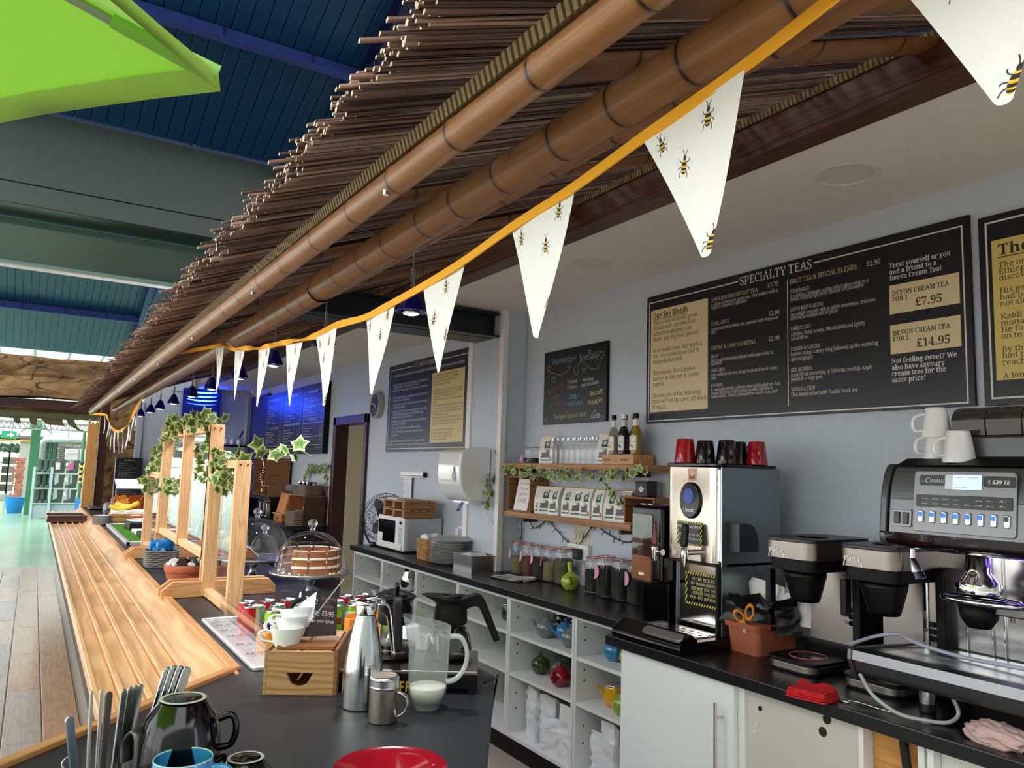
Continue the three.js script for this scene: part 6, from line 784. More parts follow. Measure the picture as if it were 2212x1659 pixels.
// ---------- espresso machine ----------
{
  const t = thing('espresso_machine', 'large grey espresso machine with lit selector buttons, steel back and drip tray', 'espresso machine', [2.2, 0.9, -1.42], -PI / 2), W = 0.74, m1 = M('#76777a', 0.34, 0.7), m2 = M('#5d5e61', 0.36, 0.7);
  const prof = new THREE.Shape(); prof.moveTo(0.0, 0.5); prof.lineTo(-0.012, 0.6); prof.quadraticCurveTo(-0.03, 0.69, -0.06, 0.695); prof.lineTo(-0.4, 0.71); prof.lineTo(-0.4, 0.46); prof.lineTo(-0.06, 0.455); prof.quadraticCurveTo(0.0, 0.455, 0.002, 0.485); prof.closePath();
  function sweepX(s, x0, x1, b = 0.003) { const g = extrude(s, x1 - x0, b, 2, 10), p = g.attributes.position, n = g.attributes.normal; for (let i = 0; i < p.count; i++) { const a = p.getX(i), c = p.getZ(i), na = n.getX(i), nc = n.getZ(i); p.setX(i, x1 - c); p.setZ(i, a); n.setX(i, -nc); n.setZ(i, na); } return g; }
  part(t, 'upper_body', sweepX(prof, 0.028, W), m1);
  const cap = new THREE.Shape(); cap.moveTo(0.005, 0.5); cap.lineTo(-0.007, 0.6); cap.quadraticCurveTo(-0.025, 0.695, -0.055, 0.702); cap.lineTo(-0.4, 0.718); cap.lineTo(-0.4, 0.46); cap.lineTo(-0.06, 0.45); cap.quadraticCurveTo(0.006, 0.45, 0.007, 0.485); cap.closePath();
  part(t, 'end_cap', sweepX(cap, 0, 0.022, 0.006), m2);
  const band = new THREE.Shape(); band.moveTo(0.006, 0.5); band.lineTo(0.004, 0.478); band.quadraticCurveTo(-0.005, 0.452, -0.06, 0.448); band.lineTo(-0.2, 0.446); band.lineTo(-0.2, 0.5); band.closePath(); part(t, 'dark_band', sweepX(band, 0.004, W + 0.002, 0.002), P('#180c10', 0.1, 0, { clearcoat: 1 }));
  // the sloping front: a frame whose z faces outwards
  const f = new THREE.Group(); f.name = 'control_front'; f.position.set(0, 0.5, 0.001); f.rotation.x = -0.12; t.add(f);
  const F = (n, g, m) => part(f, n, g, m);
  F('panel_seam', [bx(0.03, W, 0.098, 0.0995, 0, 0.0025), bx(0.03, 0.12, 0.066, 0.067, 0, 0.0025)], mat.black); F('panel_frame', at(plate(0.28, 0.175, 0.004, 0.012, 0.0015), 0.245, 0.095, 0.0), M('#808184', 0.34, 0.7)); F('switch_frame', at(plate(0.06, 0.05, 0.003, 0.006, 0.001), 0.07, 0.042, 0.0), M('#808184', 0.34, 0.7));
  F('rocker_switch', [at(plate(0.017, 0.034, 0.006, 0.003, 0.001), 0.057, 0.042, 0.002), at(plate(0.017, 0.034, 0.006, 0.003, 0.001), 0.083, 0.042, 0.002)], mat.blackGloss);
  F('badge', at(lbl(0.078, 0.026, ...L.badge1), 0.163, 0.155, 0.0062), smallGloss); F('badge', at(lbl(0.078, 0.026, ...L.badge2), 0.342, 0.155, 0.0062), smallGloss); F('badge_back', [at(plate(0.082, 0.03, 0.005, 0.006), 0.163, 0.155, 0.001), at(plate(0.082, 0.03, 0.005, 0.006), 0.342, 0.155, 0.001)], mat.blackGloss);
  F('screen_frame', at(plate(0.102, 0.044, 0.006, 0.005, 0.001), 0.247, 0.152, 0.001), M('#a7a8ab', 0.25, 0.8)); F('screen', at(lbl(0.078, 0.042, ...L.screen), 0.258, 0.152, 0.0075), new THREE.MeshStandardMaterial({ map: smallT, emissive: '#ffffff', emissiveMap: smallT, emissiveIntensity: 0.9, roughness: 0.3 }));
  F('label_strip', [at(plate(0.262, 0.036, 0.004, 0.004), 0.245, 0.096, 0.002)], mat.blackGloss); F('label_print', at(lbl(0.258, 0.033, ...L.strip), 0.245, 0.096, 0.0065), smallGloss);
  for (let k = 0; k < 8; k++) { const x = 0.13 + k * 0.0333; const b = F('selector_button', at(plate(0.016, 0.034, 0.008, 0.005, 0.002), x, 0.05, 0.002), M('#b7b9bb', 0.15, 0.9)); part(b, 'button_light', at(plate(0.011, 0.013, 0.002, 0.003), x, 0.056, 0.0095), k < 7 ? M('#2f7ff0', 0.3, 0, { emissive: '#1f6ee0', emissiveIntensity: 0.6 }) : mat.blackGloss); }
  F('right_switch', [at(plate(0.02, 0.03, 0.006, 0.004, 0.001), 0.44, 0.06, 0.002), at(plate(0.02, 0.03, 0.006, 0.004, 0.001), 0.44, 0.025, 0.002)], mat.blackGloss);
  part(t, 'top_rail', sweepX(poly([[-0.05, 0.7], [-0.4, 0.712], [-0.4, 0.735], [-0.1, 0.72]]), 0.03, W, 0.002), mat.black);
  // back panels and posts
  part(t, 'back_plate', bx(0.0, W, 0.12, 0.46, -0.31, -0.3, 0.001, 'x'), M('#c6c4c2', 0.16, 1)); for (const x of [0.09, 0.165, 0.2, 0.33, 0.4]) part(t, 'back_rib', bx(x, x + 0.006, 0.13, 0.455, -0.3, -0.292, 0.002, 'y'), mat.chrome); part(t, 'front_post', bx(-0.03, -0.008, 0.1, 0.455, -0.31, -0.26, 0.008, 'y'), mat.chrome);
  part(t, 'purple_light_strip', bx(0.2, 0.42, 0.442, 0.447, -0.24, -0.2), M('#7b4fe0', 0.3, 0, { emissive: '#7a4cff', emissiveIntensity: 2 }));
  const pl = new THREE.PointLight('#8a5cff', 0.012); pl.position.set(1.98 + 0.4, 0.9 + 0.425, -1.12); pl.castShadow = true; pl.name = 'machine_light'; scene.add(pl);
  part(t, 'warning_label', at(lbl(0.066, 0.092, ...L.steam), -0.008, 0.24, -0.2985).translate(0.0, 0, 0), smallM);
  // steam nozzle, brew group, portafilter ring
  const nz = part(t, 'nozzle_arm', at(cyl(0.008, 0.008, 0.05, 12), 0.04, 0.42, -0.1), mat.chrome); part(nz, 'nozzle', at(lathe([[0, 0], [0.015, 0], [0.017, 0.01], [0.009, 0.05], [0, 0.052]], 20), 0.055, 0.372, -0.1, 0, 0, 0.35), mat.steel); part(nz, 'nozzle_tip', at(cyl(0.018, 0.016, 0.02, 20), 0.063, 0.36, -0.1, 0, 0, 0.35), P('#1b1838', 0.2, 0, {}));
  part(t, 'brew_group', at(lathe([[0, 0.33], [0.05, 0.33], [0.058, 0.34], [0.055, 0.37], [0.035, 0.395], [0.03, 0.45], [0, 0.45]], 32), 0.21, 0, -0.14), mat.chrome); const rg = []; const rp = []; for (let i = 0; i < 26; i++) { const a = i / 26 * PI * 2; rp.push(V3(0.225 + Math.cos(a) * 0.105, 0.318 + 0.0, -0.13 + Math.sin(a) * 0.06)); } const rc = new THREE.CatmullRomCurve3(rp, true); part(t, 'group_bar', [new THREE.TubeGeometry(rc, 60, 0.009, 10, true), rod([0.32, 0.318, -0.13], [0.44, 0.318, -0.16], 0.009)], mat.chrome); part(t, 'spout_block', at(lathe([[0, 0.24], [0.03, 0.242], [0.048, 0.27], [0.055, 0.312], [0, 0.315]], 26), 0.215, 0, -0.13), mat.blackMatt); part(t, 'spout_bracket', [bx(0.25, 0.38, 0.285, 0.31, -0.16, -0.12, 0.004, 'x'), rod([0.3, 0.27, -0.14], [0.3, 0.3, -0.14], 0.006)], mat.darksteel);
  // drip tray
  const tr = new THREE.Shape(); tr.moveTo(-0.3, 0.1); tr.lineTo(0.04, 0.075); tr.quadraticCurveTo(0.09, 0.075, 0.105, 0.1); tr.lineTo(0.12, 0.135); tr.quadraticCurveTo(0.115, 0.158, 0.085, 0.158); tr.lineTo(-0.3, 0.13); tr.closePath(); part(t, 'drip_tray', sweepX(tr, -0.02, W, 0.004), M('#4a4b4d', 0.35, 0.6)); part(t, 'tray_lip', sweepX(poly([[0.085, 0.16], [0.119, 0.156], [0.124, 0.13], [0.112, 0.128], [0.09, 0.152]]), -0.022, W, 0.001), M('#77787a', 0.3, 1)); part(t, 'tray_end', sweepX(poly([[0.09, 0.164], [0.124, 0.158], [0.128, 0.13], [0.1, 0.07], [0.08, 0.07], [0.105, 0.13], [0.1, 0.15], [-0.28, 0.137], [-0.28, 0.142]]), -0.03, -0.018, 0.002), mat.darksteel);
  const gr = []; for (let i = 0; i < 46; i++) gr.push(box(W - 0.06, 0.002, 0.0035).translate(W / 2, 0.156 - i * 0.00048, 0.075 - i * 0.0078)); part(t, 'grille', merge(gr), mat.steel).userData.kind = 'stuff';
  part(t, 'leg', [at(cyl(0.022, 0.022, 0.055, 24), 0.11, 0.02, -0.04)], mat.steel); part(t, 'leg_foot', at(cyl(0.024, 0.02, 0.025, 24), 0.11, 0, -0.04), mat.black); part(t, 'leg', at(cyl(0.022, 0.022, 0.075, 24), 0.6, 0.0, -0.04), mat.steel); part(t, 'rear_leg', [at(cyl(0.022, 0.022, 0.1, 16), 0.1, 0, -0.25), at(cyl(0.022, 0.022, 0.1, 16), 0.6, 0, -0.25)], mat.black);
  const h = thing('bean_hopper', 'smoked clear bean hoppers on top of the espresso machine', 'hopper', [2.34, 1.62, -1.27], -PI / 2);
  part(h, 'grinder_base', bx(-0.0, 0.5, 0.0, 0.07, -0.2, 0.0, 0.01, 'x'), M('#515254', 0.34, 0.6)); part(h, 'lower_edge', bx(0.06, 0.5, -0.02, 0.004, -0.19, -0.01, 0.003, 'x'), mat.brushed);
  for (const x of [0, 0.098, 0.196]) { const s = new THREE.Shape(); s.moveTo(0, 0.07); s.lineTo(0.004, 0.115); s.quadraticCurveTo(-0.005, 0.15, -0.04, 0.155); s.lineTo(-0.2, 0.155); s.lineTo(-0.2, 0.07); s.closePath(); part(h, 'hopper', sweepX(s, x, x + 0.096, 0.003), P('#6b6660', 0.06, 0, { transmission: 0.75, thickness: 0 })); part(h, 'coffee_beans', bx(x + 0.006, x + 0.09, 0.07, 0.082 + x * 0.08, -0.19, -0.01, 0.006), M('#1d120c', 0.5)); }
}
// white cups on the espresso machine
const cupW = { body: lathe([[0, 0], [0.028, 0], [0.03, 0.004], [0.035, 0.03], [0.041, 0.072], [0.0435, 0.09], [0.042, 0.0905], [0.038, 0.072], [0.03, 0.01], [0, 0.008]], 34), handle: tube([[0.04, 0.07, 0], [0.06, 0.072, 0], [0.068, 0.06, 0], [0.062, 0.03, 0], [0.034, 0.02, 0]], 0.0048, 20, 8) };
function cup(label, pos, turn, m = mat.gloss, s = 1, down = false) { const t = thing('cup', label, 'cup', pos, turn); const q = part(t, 'body', down ? at(cupW.body.clone(), 0, 0.0905, 0, PI) : cupW.body, m); part(t, 'handle', down ? at(cupW.handle.clone(), 0, 0.0905, 0, PI) : cupW.handle, m); t.scale.setScalar(s); return t; }
cup('white cup upside down under the top cup on the espresso machine', [2.35, 1.618, -1.32], 2.58, mat.gloss, 0.98, true); cup('white cup upside down on top of another cup on the espresso machine', [2.35, 1.686, -1.322], 2.5, mat.gloss, 1.02, true); cup('white cup upside down standing in front beside the two stacked cups', [2.31, 1.608, -1.235], 2.58, mat.gloss, 1.05, true);
// ---------- cloths, spoon, tubes at the worktop edge ----------
function cloth(name, label, cat, m, w, d, pos, turn, layers, amp, seed, edge) {
  const t = thing(name, label, cat, pos, turn);
  for (let k = 0; k < layers; k++) { const g = new THREE.BoxGeometry(w * (1 - k * 0.02), 0.004, d * (1 - k * 0.03), 26, 1, 20), p = g.attributes.position; for (let i = 0; i < p.count; i++) { const x = p.getX(i), z = p.getZ(i), up = p.getY(i) > 0 ? 0.004 : 0, lift = Math.max(0, N3(x * 9 + seed, k * 0.15, z * 9)) * amp + (edge ? Math.max(0, -z / d - 0.1) * edge * (0.5 + 0.5 * Math.sin((x / w) * 9)) : 0); p.setXYZ(i, x + N3(z * 20, seed, k) * 0.006, up + k * 0.0055 + lift * (0.4 + k * 0.3), z + N3(x * 20, seed + 3, k) * 0.006); } g.computeVertexNormals(); part(t, 'fold', toCreasedNormals(g, 0.8), m); } return t;
}
cloth('dishcloth', 'bright red folded dishcloth at the edge of the worktop before the coffee machines', 'cloth', M('#c8141d', 0.85), 0.12, 0.1, [2.04, 0.9, -1.545], -PI / 2 + 0.2, 5, 0.014, 3, 0.022);
{ // balled pale cloth
  const g = new THREE.SphereGeometry(1, 48, 32), p = g.attributes.position; for (let i = 0; i < p.count; i++) { const x = p.getX(i), y = p.getY(i), z = p.getZ(i), k = 1 - Math.abs(N3(x * 1.6, y * 2.2, z * 1.6)) * 0.55 + N3(x * 5, y * 5, z * 5) * 0.09; p.setXYZ(i, x * k * 0.085, Math.max(0, (y * k + 0.55) * 0.036), z * k * 0.06); } g.computeVertexNormals();
  single('dishcloth', g, M('#c9a8a4', 0.9), 'pale pink crumpled cloth lying below the espresso machine tray', 'cloth', [2.12, 0.9, -1.06], -PI / 2 - 0.1);
}
{ const t = thing('teaspoon', 'steel teaspoon lying upside down between the red cloth and the drip tray', 'spoon', [2.09, 0.902, -1.44], 0.0); part(t, 'bowl', at(new THREE.SphereGeometry(1, 20, 12, 0, PI * 2, 0, PI / 2).scale(0.011, 0.007, 0.02), 0, 0, -0.035), mat.steel); part(t, 'stem', tube([[0, 0.005, -0.018], [0.004, 0.007, 0.01], [0.012, 0.004, 0.06], [0.02, 0.002, 0.11]], 0.0022, 16, 6), mat.steel); }
single('drain_tube', tube([[2.09, 0.99, -1.42], [2.06, 0.95, -1.36], [2.08, 0.915, -1.3], [2.11, 0.908, -1.25], [2.15, 0.91, -1.2], [2.18, 0.93, -1.19], [2.17, 0.975, -1.2]], 0.0055, 40, 8), M('#a9aeb0', 0.35), 'translucent grey drain tube looping below the espresso machine tray', 'tube');
single('milk_tube', tube([[2.3, 1.02, -1.6], [2.38, 1.05, -1.55], [2.38, 1.068, -1.48], [2.34, 1.066, -1.42], [2.32, 1.06, -1.35], [2.31, 1.055, -1.25], [2.3, 1.06, -1.1], [2.31, 1.065, -0.9]], 0.006, 50, 8), P('#cfcde2', 0.3, 0, { transmission: 0.3, thickness: 0 }), 'pale clear hose lying along the espresso machine grille', 'tube');
// ---------- wooden sneeze screens with glass and ivy ----------
{
  const screen = (label, z0, z1, yb, yt, posts, foot) => {
    const t = thing('counter_screen', label, 'screen', [0.772, 0.9, 0]);
    for (const z of posts) part(t, 'post', bx(-0.032, 0.032, foot ? 0.004 : yb, yt, z, z - 0.036, 0.003, 'y'), mat.pine);
    part(t, 'bottom_rail', bx(-0.02, 0.02, yb, yb + 0.034, z0 - 0.036, z1, 0.003), mat.pine); part(t, 'top_rail', bx(-0.026, 0.026, yt - 0.036, yt - 0.002, z0 - 0.036, z1, 0.003), mat.pine);
    part(t, 'glass_pane', bx(-0.003, 0.003, yb + 0.03, yt - 0.03, z0 - 0.03, z1 + 0.005), mat.clear);
    const s = []; for (const z of [z0]) for (const [x, y] of [[-0.015, yt - 0.02], [0.015, yt - 0.02], [-0.015, yb + 0.03], [0.015, yb + 0.03]]) s.push(at(cyl(0.004, 0.004, 0.002, 10), x, y, z + 0.0005, PI / 2)); part(t, 'screw', merge(s), M('#4a2f1c', 0.6)).userData.kind = 'stuff'; return t;
  };
  screen('low pine screen with a glass pane, nearest of the three on the counter', -3.42, -4.01, 0.004, 0.655, [-3.42, -3.975], true);
  screen('tall middle pine screen with glass panes raised above the counter', -4.03, -5.68, 0.165, 0.83, [-4.03, -4.83, -5.64], false);
  screen('low pine screen farthest along the counter, half hidden by ivy', -5.7, -6.44, 0.004, 0.56, [-5.7, -6.4], true);
  for (const [z, w] of [[-4.005, 'nearer'], [-5.66, 'farther']]) {
    const t = thing('screen_foot', w + ' pine foot board with cut corners crossing under the screens', 'foot', [0.772, 0.9, z]); const s = poly([[-0.21, 0.001], [0.32, 0.001], [0.32, 0.04], [0.285, 0.075], [-0.16, 0.075], [-0.21, 0.035]]); for (const [q, dz] of [['foot_board', 0.0], ['foot_board', -0.09]]) part(t, q, metres(extrude(s, 0.028, 0.002).translate(0, 0, dz), 'x'), T(tile(pineT, 1.2, 8), 0.6, 0, { color: '#f4e4d2' })); part(t, 'upright', bx(-0.032, 0.032, 0.004, z < -5 ? 0.6 : 0.83, -0.03, -0.058, 0.002, 'y'), mat.pine);
  }
  const v = [ivyM, ivyM, ivyM, ivyDark];
  ivy('variegated green and cream ivy garland draped over the pine counter screens', [[[0.78, 1.57, -3.9], [0.76, 1.52, -3.7], [0.78, 1.45, -3.62], [0.76, 1.47, -3.85]], [[0.78, 1.74, -4.1], [0.77, 1.76, -4.45], [0.78, 1.75, -4.8], [0.76, 1.76, -5.2], [0.77, 1.74, -5.6]], [[0.76, 1.73, -5.55], [0.76, 1.62, -5.9], [0.77, 1.5, -6.2], [0.75, 1.4, -6.35], [0.76, 1.28, -6.3]], [[0.78, 1.55, -3.75], [0.86, 1.6, -3.5], [0.97, 1.61, -3.35], [1.02, 1.58, -3.28]], [[0.77, 1.7, -4.2], [0.76, 1.55, -4.12], [0.77, 1.44, -4.3]], [[0.77, 1.45, -5.0], [0.76, 1.38, -5.3], [0.77, 1.4, -5.6]]], [50, 86, 58, 12, 18, 16], 0.072, v, 0.2, [0.05, 0.05, 0.05]);
}
// ---------- cake stands under glass domes ----------
function cakeStand(label, x, z, y, r) { const t = thing('cake_stand', label, 'cake stand', [x, 0.9, z]), h = y - 0.9; part(t, 'pedestal', lathe([[0, 0], [0.07, 0], [0.072, 0.006], [0.03, 0.02], [0.014, h * 0.5], [0.03, h * 0.82], [0.055, h - 0.018], [0, h - 0.014]], 40), mat.steel); part(t, 'plate', lathe([[0, h - 0.016], [r * 0.9, h - 0.014], [r, h - 0.008], [r + 0.003, h + 0.004], [r - 0.004, h + 0.004], [r - 0.01, h - 0.002], [0, h - 0.004]], 56), mat.steel); return t; }
function dome(label, x, z, y, r, h) { const t = thing('glass_dome', label, 'dome', [x, y, z]); const q = []; for (let i = 0; i <= 18; i++) { const a = i / 18 * PI / 2; q.push([r * Math.pow(Math.cos(a), 0.85) + 0.0001, h * Math.sin(a)]); } part(t, 'dome', lathe(q, 56), mat.clear); part(t, 'rim', at(new THREE.TorusGeometry(r, 0.0022, 8, 60), 0, 0.002, 0, PI / 2), mat.clear); part(t, 'knob', lathe([[0, h - 0.001], [0.016, h], [0.011, h + 0.012], [0.014, h + 0.018], [0.022, h + 0.03], [0.022, h + 0.042], [0.012, h + 0.053], [0, h + 0.055]], 28), P('#ffffff', 0.02, 0, { transmission: 1, thickness: 0.03, ior: 1.45 })); return t; }
const spongeT = T(tile(speckTex([146, 86, 46], [180, 116, 66], 0.2, 95), 6), 0.9);
{
  const x = 1.15, z = -3.62;
  cakeStand('polished steel cake stand carrying the sliced sponge cake', x, z, 1.046, 0.182); dome('clear glass dome with a ball knob over the sliced sponge cake', x, z, 1.05, 0.165, 0.185);
  const c = thing('sponge_cake', 'sliced three-layer sponge cake with cream and powdered sugar under the front dome', 'cake', [x, 1.048, z]); const n = 10;
  for (let i = 0; i < n; i++) { const a = i / n * PI * 2 + 0.25, w = PI * 2 / n - 0.035, wedge = (r, y0, y1, top = 0) => { const s = new THREE.Shape(); s.moveTo(0, 0); s.absarc(0, 0, r, -w / 2, w / 2); s.closePath(); return at(extrude(s, y1 - y0, 0.002, 2, 6), 0, y0, 0, -PI / 2); }, o = new THREE.Vector3(Math.cos(-a) * 0.004, 0, Math.sin(-a) * 0.004); if (i === 5) continue; const sl = [wedge(0.13, 0, 0.026), wedge(0.129, 0.036, 0.066), wedge(0.129, 0.074, 0.104)].map((g) => g.rotateY(a).translate(o.x, 0, o.z)); const q = part(c, 'slice', merge(sl), spongeT); part(q, 'cream', merge([wedge(0.132, 0.025, 0.037), wedge(0.1315, 0.065, 0.075)].map((g) => g.rotateY(a).translate(o.x, 0, o.z))), M('#e9dcc4', 0.7)); part(q, 'sugar_top', wedge(0.124, 0.1035, 0.1075).rotateY(a).translate(o.x, 0, o.z), M('#e8e4e0', 0.9)); }
  const cr = []; for (let i = 0; i < 60; i++) { const a = rr(0, 6.28), r = rr(0.128, 0.155); cr.push(at(new THREE.IcosahedronGeometry(rr(0.002, 0.006), 0), Math.cos(a) * r, 0.003, Math.sin(a) * r)); } part(c, 'crumbs', merge(cr), M('#d8c4ac', 0.9)).userData.kind = 'stuff';
  cakeStand('polished steel cake stand behind the near pine screen', 1.095, -4.47, 1.02, 0.2); dome('large clear glass dome behind the near pine screen post', 1.1, -4.47, 1.024, 0.185, 0.215);
  const p = thing('cake_slice', 'small wrapped cake slice under the second glass dome', 'cake', [1.05, 1.024, -4.45], 0.5); part(p, 'slice', extrude(poly([[0, 0], [0.1, 0], [0.02, 0.06]]), 0.06, 0.004, 2).translate(-0.04, 0, -0.03), spongeT); part(p, 'wrapper', at(box(0.1, 0.004, 0.07, 0.001), 0.02, 0.034, 0.0, 0, 0, -0.62), M('#d8d6d0', 0.4));
  cakeStand('steel cake stand farther left behind the tall screen', 1.02, -5.05, 1.02, 0.19); dome('clear glass dome farther left behind the tall screen', 1.02, -5.05, 1.024, 0.175, 0.2); dome('small glass dome standing inside the second large dome', 1.16, -4.52, 1.026, 0.08, 0.12);
  const d = thing('biscuit_pile', 'brown cakes heaped under the farther left dome', 'cake', [1.02, 1.022, -5.05]); for (let i = 0; i < 6; i++) { const a = i / 6 * 6.28; part(d, 'bun', at(new THREE.SphereGeometry(0.045, 18, 12).scale(1, 0.7, 1), Math.cos(a) * 0.075, 0.031, Math.sin(a) * 0.075), spongeT); } part(d, 'bun', at(new THREE.SphereGeometry(0.045, 18, 12).scale(1, 0.7, 1), 0, 0.075, 0), spongeT);
}
// ---------- drinks well with cans ----------
{
  const t = thing('display_well', 'silver framed cold display well with a glass guard, full of drink cans', 'display', [0, 0.9, 0]); const x0 = 0.633, x1 = 1.34, z0 = -2.51, z1 = -3.37;
  const fr = rrect(x1 - x0, z0 - z1, 0.02, (x0 + x1) / 2, -(z0 + z1) / 2), ho = rrect(x1 - x0 - 0.18, z0 - z1 - 0.16, 0.01, (x0 + x1) / 2 + 0.01, -(z0 + z1) / 2 + 0.02); fr.holes.push(ho); part(t, 'frame', at(extrude(fr, 0.008, 0.003, 2), 0, 0.0005, 0, -PI / 2), mat.alu);
  const ed = rrect(x1 - x0, z0 - z1, 0.02, (x0 + x1) / 2, -(z0 + z1) / 2); ed.holes.push(rrect(x1 - x0 - 0.026, z0 - z1 - 0.026, 0.012, (x0 + x1) / 2, -(z0 + z1) / 2)); part(t, 'raised_edge', at(extrude(ed, 0.014, 0.005, 3), 0, 0.001, 0, -PI / 2), M('#dfe1e2', 0.3, 0.6));
  part(t, 'well_floor', bx(x0 + 0.08, x1 - 0.08, 0.0005, 0.003, z0 - 0.08, z1 + 0.06), M('#2c1c20', 0.5)); for (const z of [-2.72, -2.87, -3.02, -3.13, -3.23]) part(t, 'socket_mark', at(lbl(0.036, 0.03, 394, 866, 438, 902), x0 + 0.045, 0.0095, z, -PI / 2), smallM);
  const g = (a, b, c, d) => part(t, 'glass_guard', bx(a, b, 0.01, 0.115, c, d, 0.001), mat.glass); g(0.69, 0.694, -2.59, -3.3); g(1.3, 1.304, -2.59, -3.3); g(0.69, 1.304, -3.3, -3.304); g(0.69, 1.304, -2.59, -2.594);
}
{
  const G = { top: lathe([[0, 0.108], [0.022, 0.108], [0.024, 0.106], [0.026, 0.112], [0.0275, 0.115], [0.0285, 0.113], [0.0275, 0.108]], 30), body: lathe([[0.025, 0.0], [0.026, 0.004], [0.033, 0.012], [0.033, 0.094], [0.0285, 0.108]], 34), tab: at(plate(0.016, 0.026, 0.0015, 0.007), 0, 0.1095, 0.0, -PI / 2) };
  const mk3 = (c, n) => { const b = G.body.clone(), uv = b.attributes.uv, p = b.attributes.position; for (let i = 0; i < uv.count; i++) uv.setXY(i, lerp(c[0], c[2], uv.getX(i)) / 1024, 1 - lerp(c[3], c[1], clamp(p.getY(i) / 0.108, 0, 1)) / 1024); const r = thing('drink_can', n, 'can', [0, 0.904, 0]); part(r, 'can_body', b, new THREE.MeshStandardMaterial({ map: smallT, roughness: 0.25, metalness: 0.35 })); part(r, 'lid', G.top, mat.steel); part(r, 'ring_pull', G.tab, mat.steel); return r; };
  const red = mk3(L.red, 'red cola can, '), gr = mk3(L.green, 'lime green can, '), li = mk3(L.lime, 'lime green lemonade can, '); const sil = thing('drink_can', 'silver can, ', 'can', [0, 0.904, 0]); part(sil, 'can_body', G.body, M('#c3c6ca', 0.28, 0.8)); part(sil, 'lid', G.top, mat.steel); part(sil, 'ring_pull', G.tab, mat.steel);
  const ord = ['leftmost', 'second', 'third', 'fourth', 'fifth', 'sixth', 'seventh'], usedRoot = new Set();
  const put3 = (r, x, z, turn, l, grp) => { if (!usedRoot.has(r)) { usedRoot.add(r); r.position.set(x, 0.904, z); r.rotation.y = turn; r.userData.label = l; r.userData.group = grp; } else copy(r, [x, 0.904, z], turn, l, grp); };
  for (let i = 0; i < 7; i++) { put3(red, 0.745 + i * 0.078, -3.09 + rr(-0.005, 0.005), 2.4 + rr(-0.6, 0.6), `red cola can, ${ord[i]} of the back row in the display well`, 'red cans'); put3(sil, 0.755 + i * 0.077, -2.985, rr(0, 6), `silver can, ${ord[i]} of the middle row in the display well`, 'silver cans'); }
  for (let i = 0; i < 7; i++) put3(i === 2 || i === 6 ? li : gr, 0.79 + i * 0.075, -2.875 + rr(-0.004, 0.004), (i === 2 ? 2.0 : 2.5) + rr(-0.3, 0.3), `lime green drink can, ${ord[i]} of the front row in the display well`, 'green cans');
  put3(red, 0.735, -2.985, 2.8, 'red cola can at the left end of the display well beside the silver edge', 'red cans');
  const cart = (label, x, z, r) => { const t = thing('juice_carton', label, 'carton', [x, 0.904, z], r); part(t, 'carton', box(0.062, 0.1, 0.036, 0.002).translate(0, 0.05, 0), M('#ee8c1c', 0.5)); part(t, 'print', at(lbl(0.058, 0.096, ...L.orange), 0, 0.05, 0.0187), smallM); part(t, 'fold_top', extrude(poly([[-0.031, 0], [0.031, 0], [0.031, 0.016], [-0.031, 0.016]]), 0.003).translate(0, 0.1, 0), M('#e98a1a', 0.5)); };
  cart('orange juice carton in the well behind the white cups', 0.79, -2.71, 0.3); cart('orange juice carton in the well left of the steel flask', 1.03, -2.7, 0.2); cart('second orange carton beside the steel flask', 1.1, -2.71, 0.1);
  const j = thing('juice_bottle', 'small orange juice bottle with a black cap at the front of the display well', 'bottle', [0.725, 0.904, -2.72]); part(j, 'vessel', lathe([[0, 0], [0.03, 0], [0.032, 0.006], [0.032, 0.066], [0.026, 0.078], [0, 0.078]], 26), P('#d98a0c', 0.12, 0, { clearcoat: 0.8 })); part(j, 'cap', cyl(0.028, 0.028, 0.018, 26).translate(0, 0.078, 0), mat.blackGloss);
}
